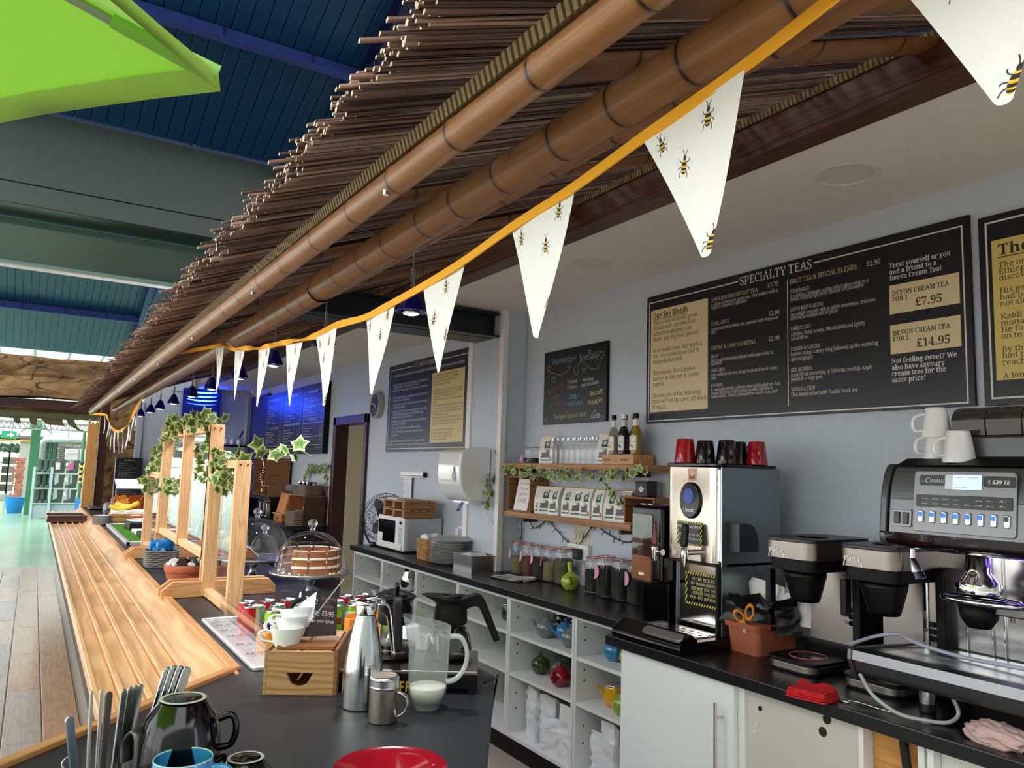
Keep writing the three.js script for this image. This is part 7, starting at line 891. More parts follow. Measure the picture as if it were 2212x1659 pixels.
// ---------- crate with cups and the iced coffee sign ----------
{
  const A = -0.471, c = Math.cos(A), s = Math.sin(A), o = V3(0.608, 0.9, -2.251), Wd = (x, y, z) => [o.x + x * c + z * s, o.y + y, o.z - x * s + z * c];
  const t = thing('wooden_crate', 'rough wooden crate with a cut-out handle hole standing on the front counter', 'crate', [o.x, 0.9, o.z], A); const w = 0.186, d = 0.3, h = 0.118;
  const f = poly([[0, 0], [w, 0], [w, h], [0, h]]), hole = new THREE.Path(); hole.moveTo(0.055, 0.06); hole.lineTo(0.128, 0.06); hole.lineTo(0.114, 0.032); hole.quadraticCurveTo(0.105, 0.024, 0.092, 0.024); hole.quadraticCurveTo(0.078, 0.024, 0.069, 0.032); hole.closePath(); f.holes.push(hole);
  const cm = T(tile(crateT, 1.6, 5), 0.8, 0, { color: '#fff8ee' });
  part(t, 'front_board', metres(extrude(f, 0.012, 0.001).translate(0, 0, -0.012), 'x'), cm); part(t, 'rear_board', bx(0, w, 0, h, -d, -d + 0.012, 0.001, 'x'), cm); part(t, 'side_board', bx(-0.008, 0, 0, h + 0.004, -d, 0, 0.001), mat.crate); part(t, 'side_board', bx(w, w + 0.01, 0, h + 0.008, -d, 0, 0.001), T(tile(crateT, 2, 6), 0.8, 0, { color: '#c4a890' })); part(t, 'bottom_board', bx(0, w, 0, 0.008, -d + 0.012, -0.012), mat.crate);
  for (let i = 0; i < 2; i++) part(t, 'top_slat', bx(0.006 + i * 0.088, 0.088 + i * 0.088, h - 0.012, h, -d + 0.014, -0.014, 0.002), mat.crate);
  part(t, 'loose_slat', bx(0.02, w - 0.004, h + 0.001, h + 0.012, -0.1, -0.02, 0.002, 'x'), T(tile(crateT, 2, 6), 0.8, 0, { color: '#caa27c' }));
  const g = thing('chalk_sign', 'black mug-shaped chalk sign reading Ice Coffee £3.95 in an acrylic stand on the crate', 'sign', Wd(0.125, h + 0.014, -0.09), A + 0.25); g.scale.setScalar(0.82);
  part(g, 'acrylic_base', bx(-0.06, 0.075, 0, 0.003, -0.05, 0.05), mat.glass); const bp = part(g, 'sign_board', at(plate(0.13, 0.16, 0.004, 0.006), 0, 0.085, -0.045, -0.2), mat.blackMatt); part(g, 'chalk_writing', at(lbl(0.126, 0.156, ...L.ice), 0, 0.085, -0.0395, -0.2), smallM); part(g, 'mug_handle', at(new THREE.TorusGeometry(0.034, 0.009, 8, 20, PI), -0.065, 0.1, -0.045, 0, 0, PI / 2), mat.blackMatt); part(g, 'acrylic_front', at(box(0.135, 0.24, 0.003), -0.005, 0.11, 0.015, 0.35), mat.glass); part(g, 'glass_edge', rod([-0.075, 0.0, -0.025], [0.07, 0.22, 0.06], 0.0022, 0.0022, 6), P('#dfe6e6', 0.1, 0, { transmission: 0.5, thickness: 0 }));
  const cc = [[0.04, 0.0135, -0.055, 0], [0.05, 0.026, -0.075, -0.12], [0.06, 0.044, -0.095, -0.25]]; const nm = ['front', 'middle, tilted in the stack', 'rear, topmost of the leaning stack'];
  cc.forEach(([x, y, z, r], i) => { const q = cup(nm[i] + ' white espresso cup on the crate beside the chalk sign', Wd(x, h + (i ? y : 0.002), z), 2.7, mat.gloss); q.scale.set(1.12, 0.62, 1.12); q.rotation.x = r; });
  single('paper_sachet', at(box(0.05, 0.09, 0.002), 0, 0.045, 0, -0.5), mat.paper, 'white paper sachet leaning in the white cups on the crate', 'sachet', Wd(0.08, h + 0.06, -0.11), A);
}
// ---------- flask, shaker, pitcher ----------
{
  const f = thing('coffee_flask', 'tall polished steel vacuum flask with lever lid on the counter front', 'flask', [0.811, 0.9, -2.04], -0.4);
  part(f, 'body', lathe([[0, 0], [0.052, 0], [0.054, 0.004], [0.054, 0.07], [0.051, 0.12], [0.043, 0.17], [0.034, 0.21], [0.026, 0.24], [0.0255, 0.243], [0, 0.243]], 48), M('#cfd1d2', 0.13, 1)); part(f, 'neck_ring', lathe([[0.026, 0.243], [0.028, 0.244], [0.0285, 0.268], [0.026, 0.272], [0, 0.272]], 36), mat.chrome); part(f, 'lid', lathe([[0.029, 0.268], [0.031, 0.274], [0.026, 0.281], [0, 0.283]], 32), mat.chrome); part(f, 'thumb_lever', tube([[0.0, 0.282, 0], [0.03, 0.284, 0], [0.05, 0.274, 0]], 0.007, 14, 8), mat.chrome);
  const hd = new THREE.Shape(); hd.moveTo(0.03, 0.27); hd.quadraticCurveTo(0.062, 0.285, 0.07, 0.24); hd.lineTo(0.085, 0.135); hd.lineTo(0.074, 0.135); hd.lineTo(0.055, 0.235); hd.lineTo(0.03, 0.252); hd.closePath(); part(f, 'handle', extrude(hd, 0.02, 0.004, 3).translate(0, 0, -0.01), mat.chrome);
  const s = thing('chocolate_shaker', 'small steel chocolate shaker with a perforated copper lid in front of the flask', 'shaker', [0.815, 0.9, -1.9], -0.7);
  part(s, 'body', lathe([[0, 0], [0.036, 0], [0.0365, 0.003], [0.0365, 0.08], [0.035, 0.082], [0, 0.082]], 40), mat.brushed); part(s, 'threaded_collar', lathe([[0.0355, 0.08], [0.0375, 0.083], [0.0375, 0.088], [0.036, 0.09], [0.0375, 0.093], [0.036, 0.096], [0.0375, 0.099], [0.036, 0.102], [0.0375, 0.105], [0.037, 0.109], [0.033, 0.112], [0, 0.114]], 40), mat.steel); const holes = []; for (let r = 1; r < 6; r++) for (let k = 0; k < r * 6; k++) { const a = k / (r * 6) * PI * 2; holes.push(at(new THREE.CircleGeometry(0.0014, 6), Math.cos(a) * r * 0.0054, 0.1146, Math.sin(a) * r * 0.0054, -PI / 2)); } part(s, 'copper_lid', at(cyl(0.031, 0.031, 0.0012, 36), 0, 0.1132, 0), M('#e2cbb8', 0.35, 0.7)); part(s, 'hole', merge(holes), M('#4a2f1e', 0.7)).userData.kind = 'stuff'; part(s, 'handle', tube([[0.036, 0.074, 0], [0.055, 0.066, 0], [0.063, 0.045, 0], [0.055, 0.026, 0], [0.036, 0.014, 0]], 0.0035, 24, 8).scale(1, 1, 2), mat.steel);
  const p = thing('milk_pitcher', 'clear fluted plastic pitcher with a little milk before the hotplate', 'pitcher', [0.965, 0.9, -1.955], -0.5), N = 80, pos = [], idx = [], ys = [0, 0.012, 0.018, 0.04, 0.06, 0.1, 0.15, 0.185, 0.21, 0.222];
  const R = [0.034, 0.035, 0.04, 0.049, 0.0515, 0.0525, 0.054, 0.056, 0.0575, 0.058]; ys.forEach((y, r) => { for (let i = 0; i < N; i++) { const a = i / N * PI * 2, fl = r > 2 && r < 7 ? Math.abs(Math.sin(a * 10)) * 0.0016 : 0, sp = r > 6 ? Math.pow(Math.max(0, Math.cos(a - PI)), 6) * (r - 6) * 0.006 : 0, up = r > 7 ? Math.pow(Math.max(0, Math.cos((a - PI) * 0.9)), 2) * (r - 7) * 0.011 - Math.max(0, Math.cos(a)) * 0.004 * (r - 7) : 0; pos.push(Math.cos(a) * (R[r] + fl + sp), y + up, Math.sin(a) * (R[r] + fl + sp)); } }); for (let r = 0; r < ys.length - 1; r++) for (let i = 0; i < N; i++) { const a = r * N + i, b = r * N + (i + 1) % N; idx.push(a, a + N, b, b, a + N, b + N); } const g = new THREE.BufferGeometry(); g.setAttribute('position', new THREE.Float32BufferAttribute(pos, 3)); g.setIndex(idx); g.computeVertexNormals();
  part(p, 'vessel', g, P('#e9eded', 0.12, 0, { transmission: 0.82, ior: 1.5, thickness: 0 })); part(p, 'base_disc', cyl(0.035, 0.035, 0.006, 40), mat.clear); part(p, 'milk', lathe([[0, 0.016], [0.037, 0.017], [0.0455, 0.038], [0.0485, 0.058], [0, 0.0585]], 40), M('#efe9d6', 0.4)); part(p, 'handle', [tube([[0.056, 0.188, 0.006], [0.085, 0.185, 0.006], [0.103, 0.15, 0.006], [0.098, 0.105, 0.006], [0.075, 0.075, 0.006], [0.05, 0.068, 0.006]], 0.006, 40, 8), tube([[0.056, 0.188, -0.006], [0.085, 0.185, -0.006], [0.103, 0.15, -0.006], [0.098, 0.105, -0.006], [0.075, 0.075, -0.006], [0.05, 0.068, -0.006]], 0.006, 40, 8)], P('#e6eaea', 0.1, 0, { transmission: 0.55, thickness: 0 }));
}
// ---------- hotplate with two coffee jugs ----------
{
  const A = -0.513, c = Math.cos(A), s = Math.sin(A), o = V3(0.8, 0.9, -2.2), Wd = (x, y, z) => [o.x + x * c + z * s, o.y + y, o.z - x * s + z * c];
  const t = thing('hotplate', 'steel double jug hotplate with a black front reading BUFFALO', 'hotplate', [o.x, 0.9, o.z], A); part(t, 'steel_top', bx(0, 0.4, 0.05, 0.062, -0.27, 0, 0.004, 'x'), mat.brushed); part(t, 'front_panel', bx(0, 0.4, 0.012, 0.05, -0.008, 0, 0.001, 'x'), mat.black); part(t, 'case', bx(0.003, 0.397, 0.012, 0.05, -0.266, -0.008), mat.brushed); for (const [x, z] of [[0.02, -0.02], [0.38, -0.02], [0.02, -0.25], [0.38, -0.25]]) part(t, 'foot', at(cyl(0.012, 0.012, 0.012, 14), x, 0, z), mat.rubber); part(t, 'lettering', at(letters('BUFFALO', 0.03, 0.13), 0.2, 0.017, 0.0005), M('#d9a53a', 0.4));
  const jug = (label, x, z, turn, fill, lid) => { const q = thing('coffee_jug', label, 'coffee jug', Wd(x, 0.062, z), turn); const cf = P('#0d0806', 0.08, 0, { clearcoat: 1 }); part(q, 'glass_bowl', lathe([[0, 0.001], [0.055, 0.001], [0.068, 0.01], [0.071, 0.03], [0.064, 0.07], [0.05, 0.105], [0.045, 0.115]], 40), mat.clear); part(q, 'coffee', lathe([[0, 0.004], [0.054, 0.004], [0.067, 0.012], [0.07, 0.03], ...(fill > 0.06 ? [[0.063, 0.07], [0.05, fill]] : [[0.067, fill]]), [0, fill]], 36), cf); part(q, 'base_pad', cyl(0.06, 0.062, 0.006, 30).translate(0, -0.002, 0), mat.black);
    const col = lathe([[0.047, 0.105], [0.053, 0.11], [0.051, 0.15], [0.045, 0.165], [0.05, 0.172], [0.064, 0.186], [0.062, 0.188], [0.03, 0.184], [0, 0.182]], 36), p = col.attributes.position; for (let i = 0; i < p.count; i++) if (p.getY(i) > 0.168) { const x = p.getX(i), k = Math.max(0, -x / 0.06); p.setX(i, x - Math.pow(k, 5) * 0.022); p.setY(i, p.getY(i) + k * k * 0.008); } col.computeVertexNormals(); part(q, 'collar', col, mat.blackMatt); const hs = new THREE.Shape(); hs.moveTo(0.03, 0.166); hs.lineTo(0.05, 0.15); hs.quadraticCurveTo(0.08, 0.168, 0.092, 0.15); hs.lineTo(0.14, 0.05); hs.lineTo(0.158, 0.058); hs.lineTo(0.115, 0.158); hs.quadraticCurveTo(0.1, 0.2, 0.075, 0.198); hs.lineTo(0.03, 0.186); hs.closePath(); part(q, 'handle', extrude(hs, 0.026, 0.005, 3).translate(0, 0, -0.013), mat.blackMatt); part(q, 'lid', at(lathe([[0.034, 0.186], [0.034, 0.192], [0.03, 0.193], [0.028, 0.188], [0, 0.188]], 30), 0, 0, 0), mat.black); if (lid) part(q, 'open_lid_tab', at(box(0.03, 0.05, 0.012, 0.004), 0.03, 0.205, 0, 0, 0, -0.3), mat.black); return q; };
  jug('half full glass coffee jug with black collar, left on the hotplate', 0.14, -0.14, -1.9, 0.045, true); jug('full black coffee jug with its handle to the right on the hotplate', 0.31, -0.15, A + 0.15, 0.1, false);
  for (const [l, x, z] of [['between the two coffee jugs behind the hotplate', 1.17, -2.53], ['behind the full coffee jug', 1.28, -2.45]]) cup('white cup upside down ' + l, [x, 0.9, z], 2.5, mat.gloss, 1.1, true);
  single('power_cable', tube([[1.2, 0.915, -2.05], [1.27, 0.908, -2.1], [1.305, 0.9, -2.15], [1.32, 0.8, -2.2], [1.33, 0.6, -2.25], [1.34, 0.45, -2.3]], 0.004, 30, 6), mat.black, 'black cable running from the hotplate over the counter edge', 'cable');
}
// ---------- foreground: cutlery, mugs, lidded jars, saucers ----------
{
  const J = [0.139, 0.9, -1.38], t = thing('cutlery_jar', 'clear glass jar full of upright steel knives and forks in the near corner', 'jar', J); part(t, 'vessel', lathe([[0, 0.003], [0.058, 0.003], [0.062, 0.01], [0.0625, 0.176], [0.0635, 0.182], [0.061, 0.182], [0.059, 0.012], [0, 0.008]], 40), mat.clear);
  const K = []; const knife = (lab, bxx, bz, tx, tz, h, w, m = mat.steel) => { const q = thing('cutlery', lab, 'cutlery', [J[0] + bxx, 0.91, J[2] + bz]); const d = V3(tx - bxx, h, tz - bz), L2 = d.length(); const s = new THREE.Shape(); s.moveTo(-w * 0.3, 0); s.lineTo(w * 0.3, 0); s.lineTo(w * 0.5, L2 - w * 0.5); s.absarc(0, L2 - w * 0.5, w * 0.5, 0, PI); s.closePath(); const g = extrude(s, 0.0034, 0.0012, 2, 10); const o = part(q, 'handle', g, m); o.quaternion.setFromUnitVectors(V3(0, 1, 0), d.normalize()); o.rotateY(0.5); };
  const pos = ['leaning far left', 'thin, second from the left', 'thin, third from the left', 'with a dark handle in the middle', 'left of the middle bundle', 'in the middle bundle', 'right of the middle bundle', 'last of the middle bundle', 'leftmost of the bundle leaning right', 'second of the bundle leaning right', 'third of the bundle leaning right', 'rightmost of the bundle leaning right'];
  [[-0.02, 0.0, -0.06, 0.01, 0.245, 0.014], [-0.02, -0.02, -0.03, -0.03, 0.268, 0.006], [-0.01, -0.02, -0.016, -0.03, 0.268, 0.006], [-0.008, 0.0, -0.008, 0.0, 0.272, 0.012], [0.0, 0.01, 0.012, 0.01, 0.276, 0.011], [0.004, 0.0, 0.022, 0.0, 0.276, 0.011], [0.01, -0.006, 0.03, -0.006, 0.276, 0.011], [0.014, -0.01, 0.038, -0.014, 0.275, 0.011], [0.005, 0.01, 0.078, -0.012, 0.298, 0.018], [0.01, 0.006, 0.087, -0.012, 0.299, 0.018], [0.015, 0.0, 0.097, -0.012, 0.298, 0.018], [0.02, 0.0, 0.107, -0.012, 0.295, 0.018]].forEach((a, i) => knife('steel cutlery handle ' + pos[i] + ' in the glass jar', ...a, i === 3 ? mat.darksteel : mat.steel));
  const clip = thing('sauce_clip', 'bent steel clip hooked over the cutlery jar edge in front of the handles', 'clip', [J[0] + 0.035, 1.0, J[2] + 0.035], 0.6); part(clip, 'bent_strip', tube([[0, 0, 0.005], [0, 0.1, 0.01], [0, 0.128, 0], [0, 0.11, -0.02], [0, 0.08, -0.02]], 0.004, 30, 8).scale(3.2, 1, 1), mat.darksteel);
}
{
  const bowl = lathe([[0, 0.088], [0.03, 0.088], [0.032, 0.084], [0.034, 0.088], [0.036, 0.084], [0.052, 0.062], [0.06, 0.03], [0.0625, 0.002], [0.061, 0], [0.057, 0.03], [0.046, 0.064], [0, 0.082]], 44), hdl = tube([[0.058, 0.058, 0], [0.078, 0.064, 0], [0.086, 0.045, 0], [0.078, 0.02, 0], [0.06, 0.014, 0]], 0.0055, 22, 8), ringW = lathe([[0.029, 0.0885], [0.032, 0.09], [0.0355, 0.0885]], 40);
  const big = (label, pos, turn, m = mat.blackGloss) => { const t = thing('cappuccino_cup', label, 'cup', pos, turn); part(t, 'body', bowl, m); part(t, 'handle', hdl, m); part(t, 'foot_ring', ringW, M('#c9c6be', 0.6)); return t; };
  big('large black cup upside down, topmost of the left black stack', [0.235, 1.08, -1.345], -0.5); big('large black cup upside down, middle of the left black stack', [0.238, 0.995, -1.343], 0.4); big('large black cup upside down, bottom of the left black stack', [0.238, 0.91 - 0.01, -1.343], 1.9);
  big('small black cup upside down right of the black stack', [0.335, 0.995, -1.33], -1.0).scale.setScalar(0.82); big('black cup upside down under the small right cup', [0.335, 0.9, -1.33], 2.0);
  const bl = P('#2f86ba', 0.16, 0, { clearcoat: 0.7 }), mugUp = (label, pos, turn) => { const t = thing('mug', label, 'mug', pos, turn); part(t, 'body', lathe([[0, 0.001], [0.034, 0.001], [0.041, 0.012], [0.046, 0.04], [0.043, 0.075], [0.041, 0.09], [0.0395, 0.09], [0.041, 0.075], [0.043, 0.04], [0.037, 0.012], [0, 0.008]], 40), bl); part(t, 'rim', lathe([[0.0412, 0.0895], [0.0405, 0.0912], [0.0393, 0.0895]], 40), M('#b9d2dc', 0.3)); part(t, 'handle', tube([[0.041, 0.076, 0], [0.064, 0.074, 0], [0.076, 0.052, 0], [0.066, 0.024, 0], [0.043, 0.02, 0]], 0.0058, 24, 8), bl); };
  mugUp('sky blue mug with its handle to the right beside the cutlery jar', [0.225, 1.02, -1.25], -0.45); mugUp('lower sky blue mug under the other blue mug beside the cutlery jar', [0.225, 0.9 + 0.028, -1.25], 2.4); single('saucer', lathe([[0, 0], [0.04, 0], [0.07, 0.012], [0.07, 0.014], [0.04, 0.004], [0, 0.026]], 36), bl, 'blue saucer under the two blue mugs', 'saucer', [0.225, 0.901, -1.25]);
  const lidJar = (label, x, z, y, r, turn) => { const t = thing('lidded_jar', label, 'jar', [x, 0.9, z], turn); const h = y - 0.9; part(t, 'vessel', lathe([[0, 0.002], [r * 0.9, 0.002], [r, 0.012], [r, h - 0.03], [r * 0.9, h - 0.016], [r * 0.9, h - 0.012], [r * 0.96, h - 0.03], [r * 0.96, 0.014], [0, 0.008]], 40), mat.clear); part(t, 'glass_lid', lathe([[0, h], [r * 0.55, h - 0.001], [r * 0.6, h + 0.003], [r * 0.9, h - 0.003], [r * 0.96, h - 0.008], [r * 0.93, h - 0.011], [0, h - 0.007]], 48), P('#c6d6cc', 0.08, 0, { transmission: 0.45, thickness: 0 })); part(t, 'seal_ring', lathe([[r * 0.86, h - 0.014], [r * 0.97, h - 0.014], [r * 0.97, h - 0.01], [r * 0.86, h - 0.01]], 40), M('#d8dcd8', 0.4)); part(t, 'wire_clip', at(new THREE.TorusGeometry(0.02, 0.0022, 8, 24).scale(1, 0.6, 1), 0, h + 0.004, -r * 0.94), M('#e4e4e0', 0.4)); part(t, 'contents', lathe([[0, 0.01], [r * 0.92, 0.012], [r * 0.92, h * 0.6], [0, h * 0.62]], 30), M('#d6cfbe', 0.9)); };
  lidJar('clip-top jar with a pale glass lid in front of the blue mug', 0.272, -1.2, 1.07, 0.066, 0.2); lidJar('second clip-top jar with a glass lid left of the red saucer', 0.4, -1.115, 1.072, 0.066, 0.4);
  const sg = lathe([[0, 0.003], [0.034, 0.003], [0.036, 0.0], [0.039, 0.003], [0.066, 0.014], [0.087, 0.021], [0.088, 0.0235], [0.066, 0.0175], [0.038, 0.0065], [0.03, 0.0075], [0, 0.007]], 52), redS = P('#b0122a', 0.12, 0, { clearcoat: 0.9 }); let r0;
  for (let i = 0; i < 12; i++) { const top = i === 11, y = 0.9 + i * 0.0142; const l = top ? 'glossy red saucer, topmost of the near saucer stack' : ['red', 'black'][i % 2] + ' saucer lower in the stack, number ' + (12 - i) + ' below the red top one'; single('saucer', sg, i % 2 ? redS : mat.blackGloss, top ? l : (i % 2 ? 'red' : 'black') + ' saucer in the stack under the topmost red saucer', 'saucer', [0.515 + (top ? 0 : rr(-0.004, 0.004)), y, -1.16], 0, top ? undefined : i % 2 ? 'red saucers stacked near the camera' : 'black saucers stacked near the camera'); }
  for (let i = 0; i < 6; i++) single('saucer', sg, mat.blackGloss, 'black saucer in the low stack between the two lidded jars' + (i === 5 ? ', topmost' : ''), 'saucer', [0.385, 0.9 + i * 0.0142, -1.3], 0, i === 5 ? undefined : 'black saucers between the lidded jars');
  const h = thing('menu_holder', 'grey green acrylic holder at the left edge beside the tray slide', 'holder', [-0.16, 0.9, -1.2], 0.3); part(h, 'sheet', at(box(0.12, 0.24, 0.004), 0, 0.1, 0, 0, 0, -0.5), M('#8aa098', 0.4)); part(h, 'foot', box(0.12, 0.005, 0.06, 0.002).translate(0, 0.0025, 0), mat.glass);
}
// ---------- farther along the counter ----------
wicker('wicker_basket', 'grey woven oval basket of blue snack packets before the far screen foot', 'basket', [0.72, 0.9, -5.22], 0, 0.17, 0.1, 0.17, greyWick, 9, undefined, 1.08);
{ const g = foilBag(0.075, 0.028, 0.085, 3, 0); [[0.685, -5.2, 0.2], [0.755, -5.2, -0.15], [0.72, -5.25, 0.05], [0.72, -5.16, 0.3]].forEach(([x, z, r], i) => { const t = thing('snack_packet', ['left', 'right', 'rear', 'front'][i] + ' blue snack packet in the grey woven basket', 'packet', [x, 0.975, z], r, 'blue snack packets'); part(t, 'packet', g, M('#1573b8', 0.3)); part(t, 'print', at(lbl(0.066, 0.05, ...L.snack), 0, 0.032, 0.024), smallGloss); }); }
{ const t = thing('plant_pot', 'wide terracotta pot of wrapped sweets beside the nearer screen foot', 'pot', [0.715, 0.9, -4.28]); part(t, 'pot_body', lathe([[0, 0.002], [0.075, 0.002], [0.078, 0.006], [0.098, 0.085], [0.1, 0.085], [0.104, 0.088], [0.107, 0.12], [0.1, 0.122], [0.097, 0.09], [0.07, 0.012], [0, 0.012]], 44), mat.terracotta); part(t, 'filling', lathe([[0, 0.1], [0.094, 0.095], [0.09, 0.05], [0, 0.05]], 24), M('#3a2218', 0.9));
  [[-0.03, 0.03, 0.3, '#2a1a14'], [0.03, 0.02, 1.2, '#2a1a14'], [0.06, 0.0, 2.2, '#d9d8d4'], [-0.06, -0.02, 0.7, '#d9d8d4'], [0, -0.03, 2.8, '#2a1a14']].forEach(([x, z, r, c], i) => { const q = thing('wrapped_biscuit', ['front left dark', 'front middle dark', 'right silver', 'left silver', 'rear dark'][i] + ' wrapped biscuit in the terracotta pot', 'biscuit', [0.715 + x, 1.002, -4.28 + z], r); part(q, 'biscuit', at(cyl(0.027, 0.027, 0.014, 24), 0, 0.02, 0, 1.2, 0, 0.2), M(c, 0.3)); part(q, 'wrapper_end', [at(new THREE.ConeGeometry(0.014, 0.03, 8), 0.03, 0.018, 0.005, 0, 0, 1.57), at(new THREE.ConeGeometry(0.014, 0.03, 8), -0.03, 0.02, 0.004, 0, 0, -1.57)], M('#dcdcd8', 0.25, 0.3)); }); }
single('brown_biscuits', at(new THREE.TorusGeometry(0.04, 0.012, 8, 20), 0, 0.012, 0, PI / 2), M('#8a6238', 0.9), 'flat brown pastry ring lying behind the grey basket', 'pastry', [0.9, 0.976, -5.69]);
{ // turf-lined aluminium display
  const t = thing('display_tray', 'aluminium framed display of artificial turf with black plinths and a white plate', 'display', [0, 0.9, 0]); const x0 = 0.648, x1 = 1.3, z0 = -6.5, z1 = -8.4; for (const q of [[x0, x0 + 0.03, z0, z1], [x1 - 0.03, x1, z0, z1], [x0, x1, z0, z0 - 0.03], [x0, x1, z1 + 0.03, z1]]) part(t, 'frame_bar', bx(q[0], q[1], 0.0005, 0.03, q[2], q[3], 0.004), mat.alu); part(t, 'turf_base', bx(x0 + 0.03, x1 - 0.03, 0.0005, 0.008, z0 - 0.03, z1 + 0.03), M('#3f6a22', 0.95));
  const bl = []; for (let i = 0; i < 2200; i++) { const x = rr(x0 + 0.035, x0 + 0.2), z = rr(z0 - 0.04, z1 + 0.04), g = new THREE.ConeGeometry(0.004, rr(0.014, 0.028), 3); bl.push(at(g, x, 0.018, z, rr(-0.5, 0.5), 0, rr(-0.5, 0.5))); } part(t, 'grass_blades', merge(bl), M('#5f9a2e', 0.9)).userData.kind = 'stuff';
  part(t, 'black_plinth', bx(0.79, 1.25, 0.008, 0.055, -6.75, -7.2, 0.003, 'x'), mat.black); part(t, 'white_plinth', bx(0.79, 1.25, 0.008, 0.04, -7.25, -7.6, 0.003, 'x'), M('#d8d7d2', 0.5)); part(t, 'black_plinth', bx(0.78, 1.25, 0.008, 0.085, -7.65, -8.1, 0.003, 'x'), mat.black); const p = single('serving_board', lathe([[0, 0], [0.2, 0], [0.21, 0.012], [0.2, 0.016], [0, 0.012]], 40), mat.gloss, 'wide white serving plate on the far black plinth in the turf display', 'plate', [0.98, 0.986, -7.88]);
}
plates(11, 0.63, 0.9, -8.56, 0.0085, 0.78, 'white side plate in the stack at the far end beside the tray slide', 'side plates at the counter end', 0.002);
wicker('wicker_basket', 'straw basket of bananas and napkins beside the far plate stack', 'basket', [0.85, 0.9, -8.62], 0, 0.3, 0.115, 0.2, strawM, 9, undefined, 1.08);
single('napkin_pile', foilBag(0.3, 0.18, 0.05, 31, 0), mat.paper, 'white crumpled napkins in the banana basket', 'napkins', [0.85, 1.0, -8.62]);
[['front', 0.0, 0], ['middle', 0.035, 0.25], ['rear', 0.07, -0.2]].forEach(([w, dz, r], i) => single('banana', tube([[-0.11, 0.02, 0], [-0.06, 0.0, 0.01], [0, -0.008, 0.015], [0.06, 0.004, 0.01], [0.1, 0.03, 0]], 0.019, 22, 8), M('#d9b52a', 0.5), w + ' yellow banana on the napkins in the straw basket', 'banana', [0.79 + i * 0.03, 1.065 + i * 0.012, -8.6 - dz], r, 'bananas'));
{ const t = thing('plant_pot', 'small terracotta pot in front of the banana basket', 'pot', [0.91, 0.9, -8.44]); part(t, 'pot_body', lathe([[0, 0.002], [0.055, 0.002], [0.066, 0.07], [0.072, 0.07], [0.074, 0.1], [0.068, 0.102], [0.05, 0.012], [0, 0.012]], 36), M('#a4452e', 0.7)); part(t, 'napkin_filling', lathe([[0, 0.112], [0.05, 0.104], [0.064, 0.094], [0, 0.06]], 20), M('#d9a878', 0.9)); }
[['orange', '#d0691e', 0.95, -9.0, 0.2], ['amber', '#dd8a2c', 0.86, -8.95, -0.3], ['dark red', '#7c2a1c', 0.78, -9.05, 0.5], ['orange, rear', '#c86a24', 1.02, -9.05, 0.8]].forEach(([w, c, x, z, r], i) => { const o = single('crisp_bag', foilBag(0.11, 0.06, 0.17, 50 + i * 6, 0.2), M(c, 0.3), w + ' crisp packet standing behind the bananas', 'crisp packet', [x, 1.01, z], r, 'crisp packets at the far end'); o.rotation.z = rr(-0.4, 0.4); });
single('crisp_box', metres(box(0.5, 0.11, 0.3, 0.01).translate(0, 0.055, 0)), M('#2b2b2e', 0.6), 'dark low box holding the crisp packets at the far end', 'box', [0.92, 0.9, -9.02]);
{ const t = thing('black_tray_stack', 'dark grey plastic tote with rounded rim behind the bananas', 'tote', [0.93, 0.9, -9.6]); part(t, 'tote_body', at(plate(0.44, 0.17, 0.36, 0.05, 0.01), 0, 0.085, -0.18), M('#3b4046', 0.4)); part(t, 'rim', at(new THREE.TorusGeometry(0.2, 0.008, 8, 30, PI).scale(1.05, 0.5, 1), 0, 0.1, 0.18), M('#8d9298', 0.35)); }
{ const t = thing('heat_lamp', 'bent acrylic food guard with a bright white top on the far counter', 'food guard', [0.98, 0.9, -9.9]); t.scale.set(0.62, 0.8, 0.8); part(t, 'guard_top', at(box(0.5, 0.012, 0.36, 0.004), 0, 0.46, 0, 0.35), M('#f3f5f6', 0.2)); part(t, 'clear_front', at(box(0.5, 0.24, 0.005), 0, 0.3, 0.2, 0.25), mat.clear); for (const s of [-1, 1]) part(t, 'bracket', rod([s * 0.24, 0, 0.1], [s * 0.24, 0.46, 0.1], 0.009), M('#b9a98c', 0.4)); }
{ const t = thing('tumbler_pile', 'heap of clear plastic lids under the food guard', 'lids', [1.0, 0.9, -9.9]); for (let i = 0; i < 7; i++) part(t, 'clear_lid', at(lathe([[0, 0.03], [0.03, 0.028], [0.045, 0.004], [0.05, 0]], 20), rr(-0.15, 0.15), 0.002 + i * 0.018, rr(-0.1, 0.1), rr(-0.4, 0.4), 0, rr(-0.4, 0.4)), mat.clear); }
{ const t = thing('counter_scale', 'grey steel cabinet front closing the far end of the serving counter', 'cabinet', [0.82, 0.9, -11.4]); part(t, 'cabinet', bx(-0.16, 0.3, 0.0, 0.02, -0.3, 0.3, 0.004), mat.brushed); part(t, 'front_band', bx(-0.16, 0.3, 0.0, 0.035, 0.28, 0.3, 0.004, 'x'), mat.brushed); }
[['lower', 0.866], ['middle', 0.888], ['upper', 0.91]].forEach(([w, y], i) => { const t = thing('serving_tray', w + ' brown serving tray of the stack at the far end of the tray slide', 'tray', [0.36, y, -9.75 - i * 0.02], 0.02 * i); part(t, 'tray_base', box(0.36, 0.006, 0.5, 0.002).translate(0, 0.003, 0), M('#4a3028', 0.4)); part(t, 'tray_rim', [box(0.37, 0.02, 0.01, 0.003).translate(0, 0.01, 0.25), box(0.37, 0.02, 0.01, 0.003).translate(0, 0.01, -0.25), box(0.01, 0.02, 0.5, 0.003).translate(0.18, 0.01, 0), box(0.01, 0.02, 0.5, 0.003).translate(-0.18, 0.01, 0)], M('#5a3c32', 0.35)); });
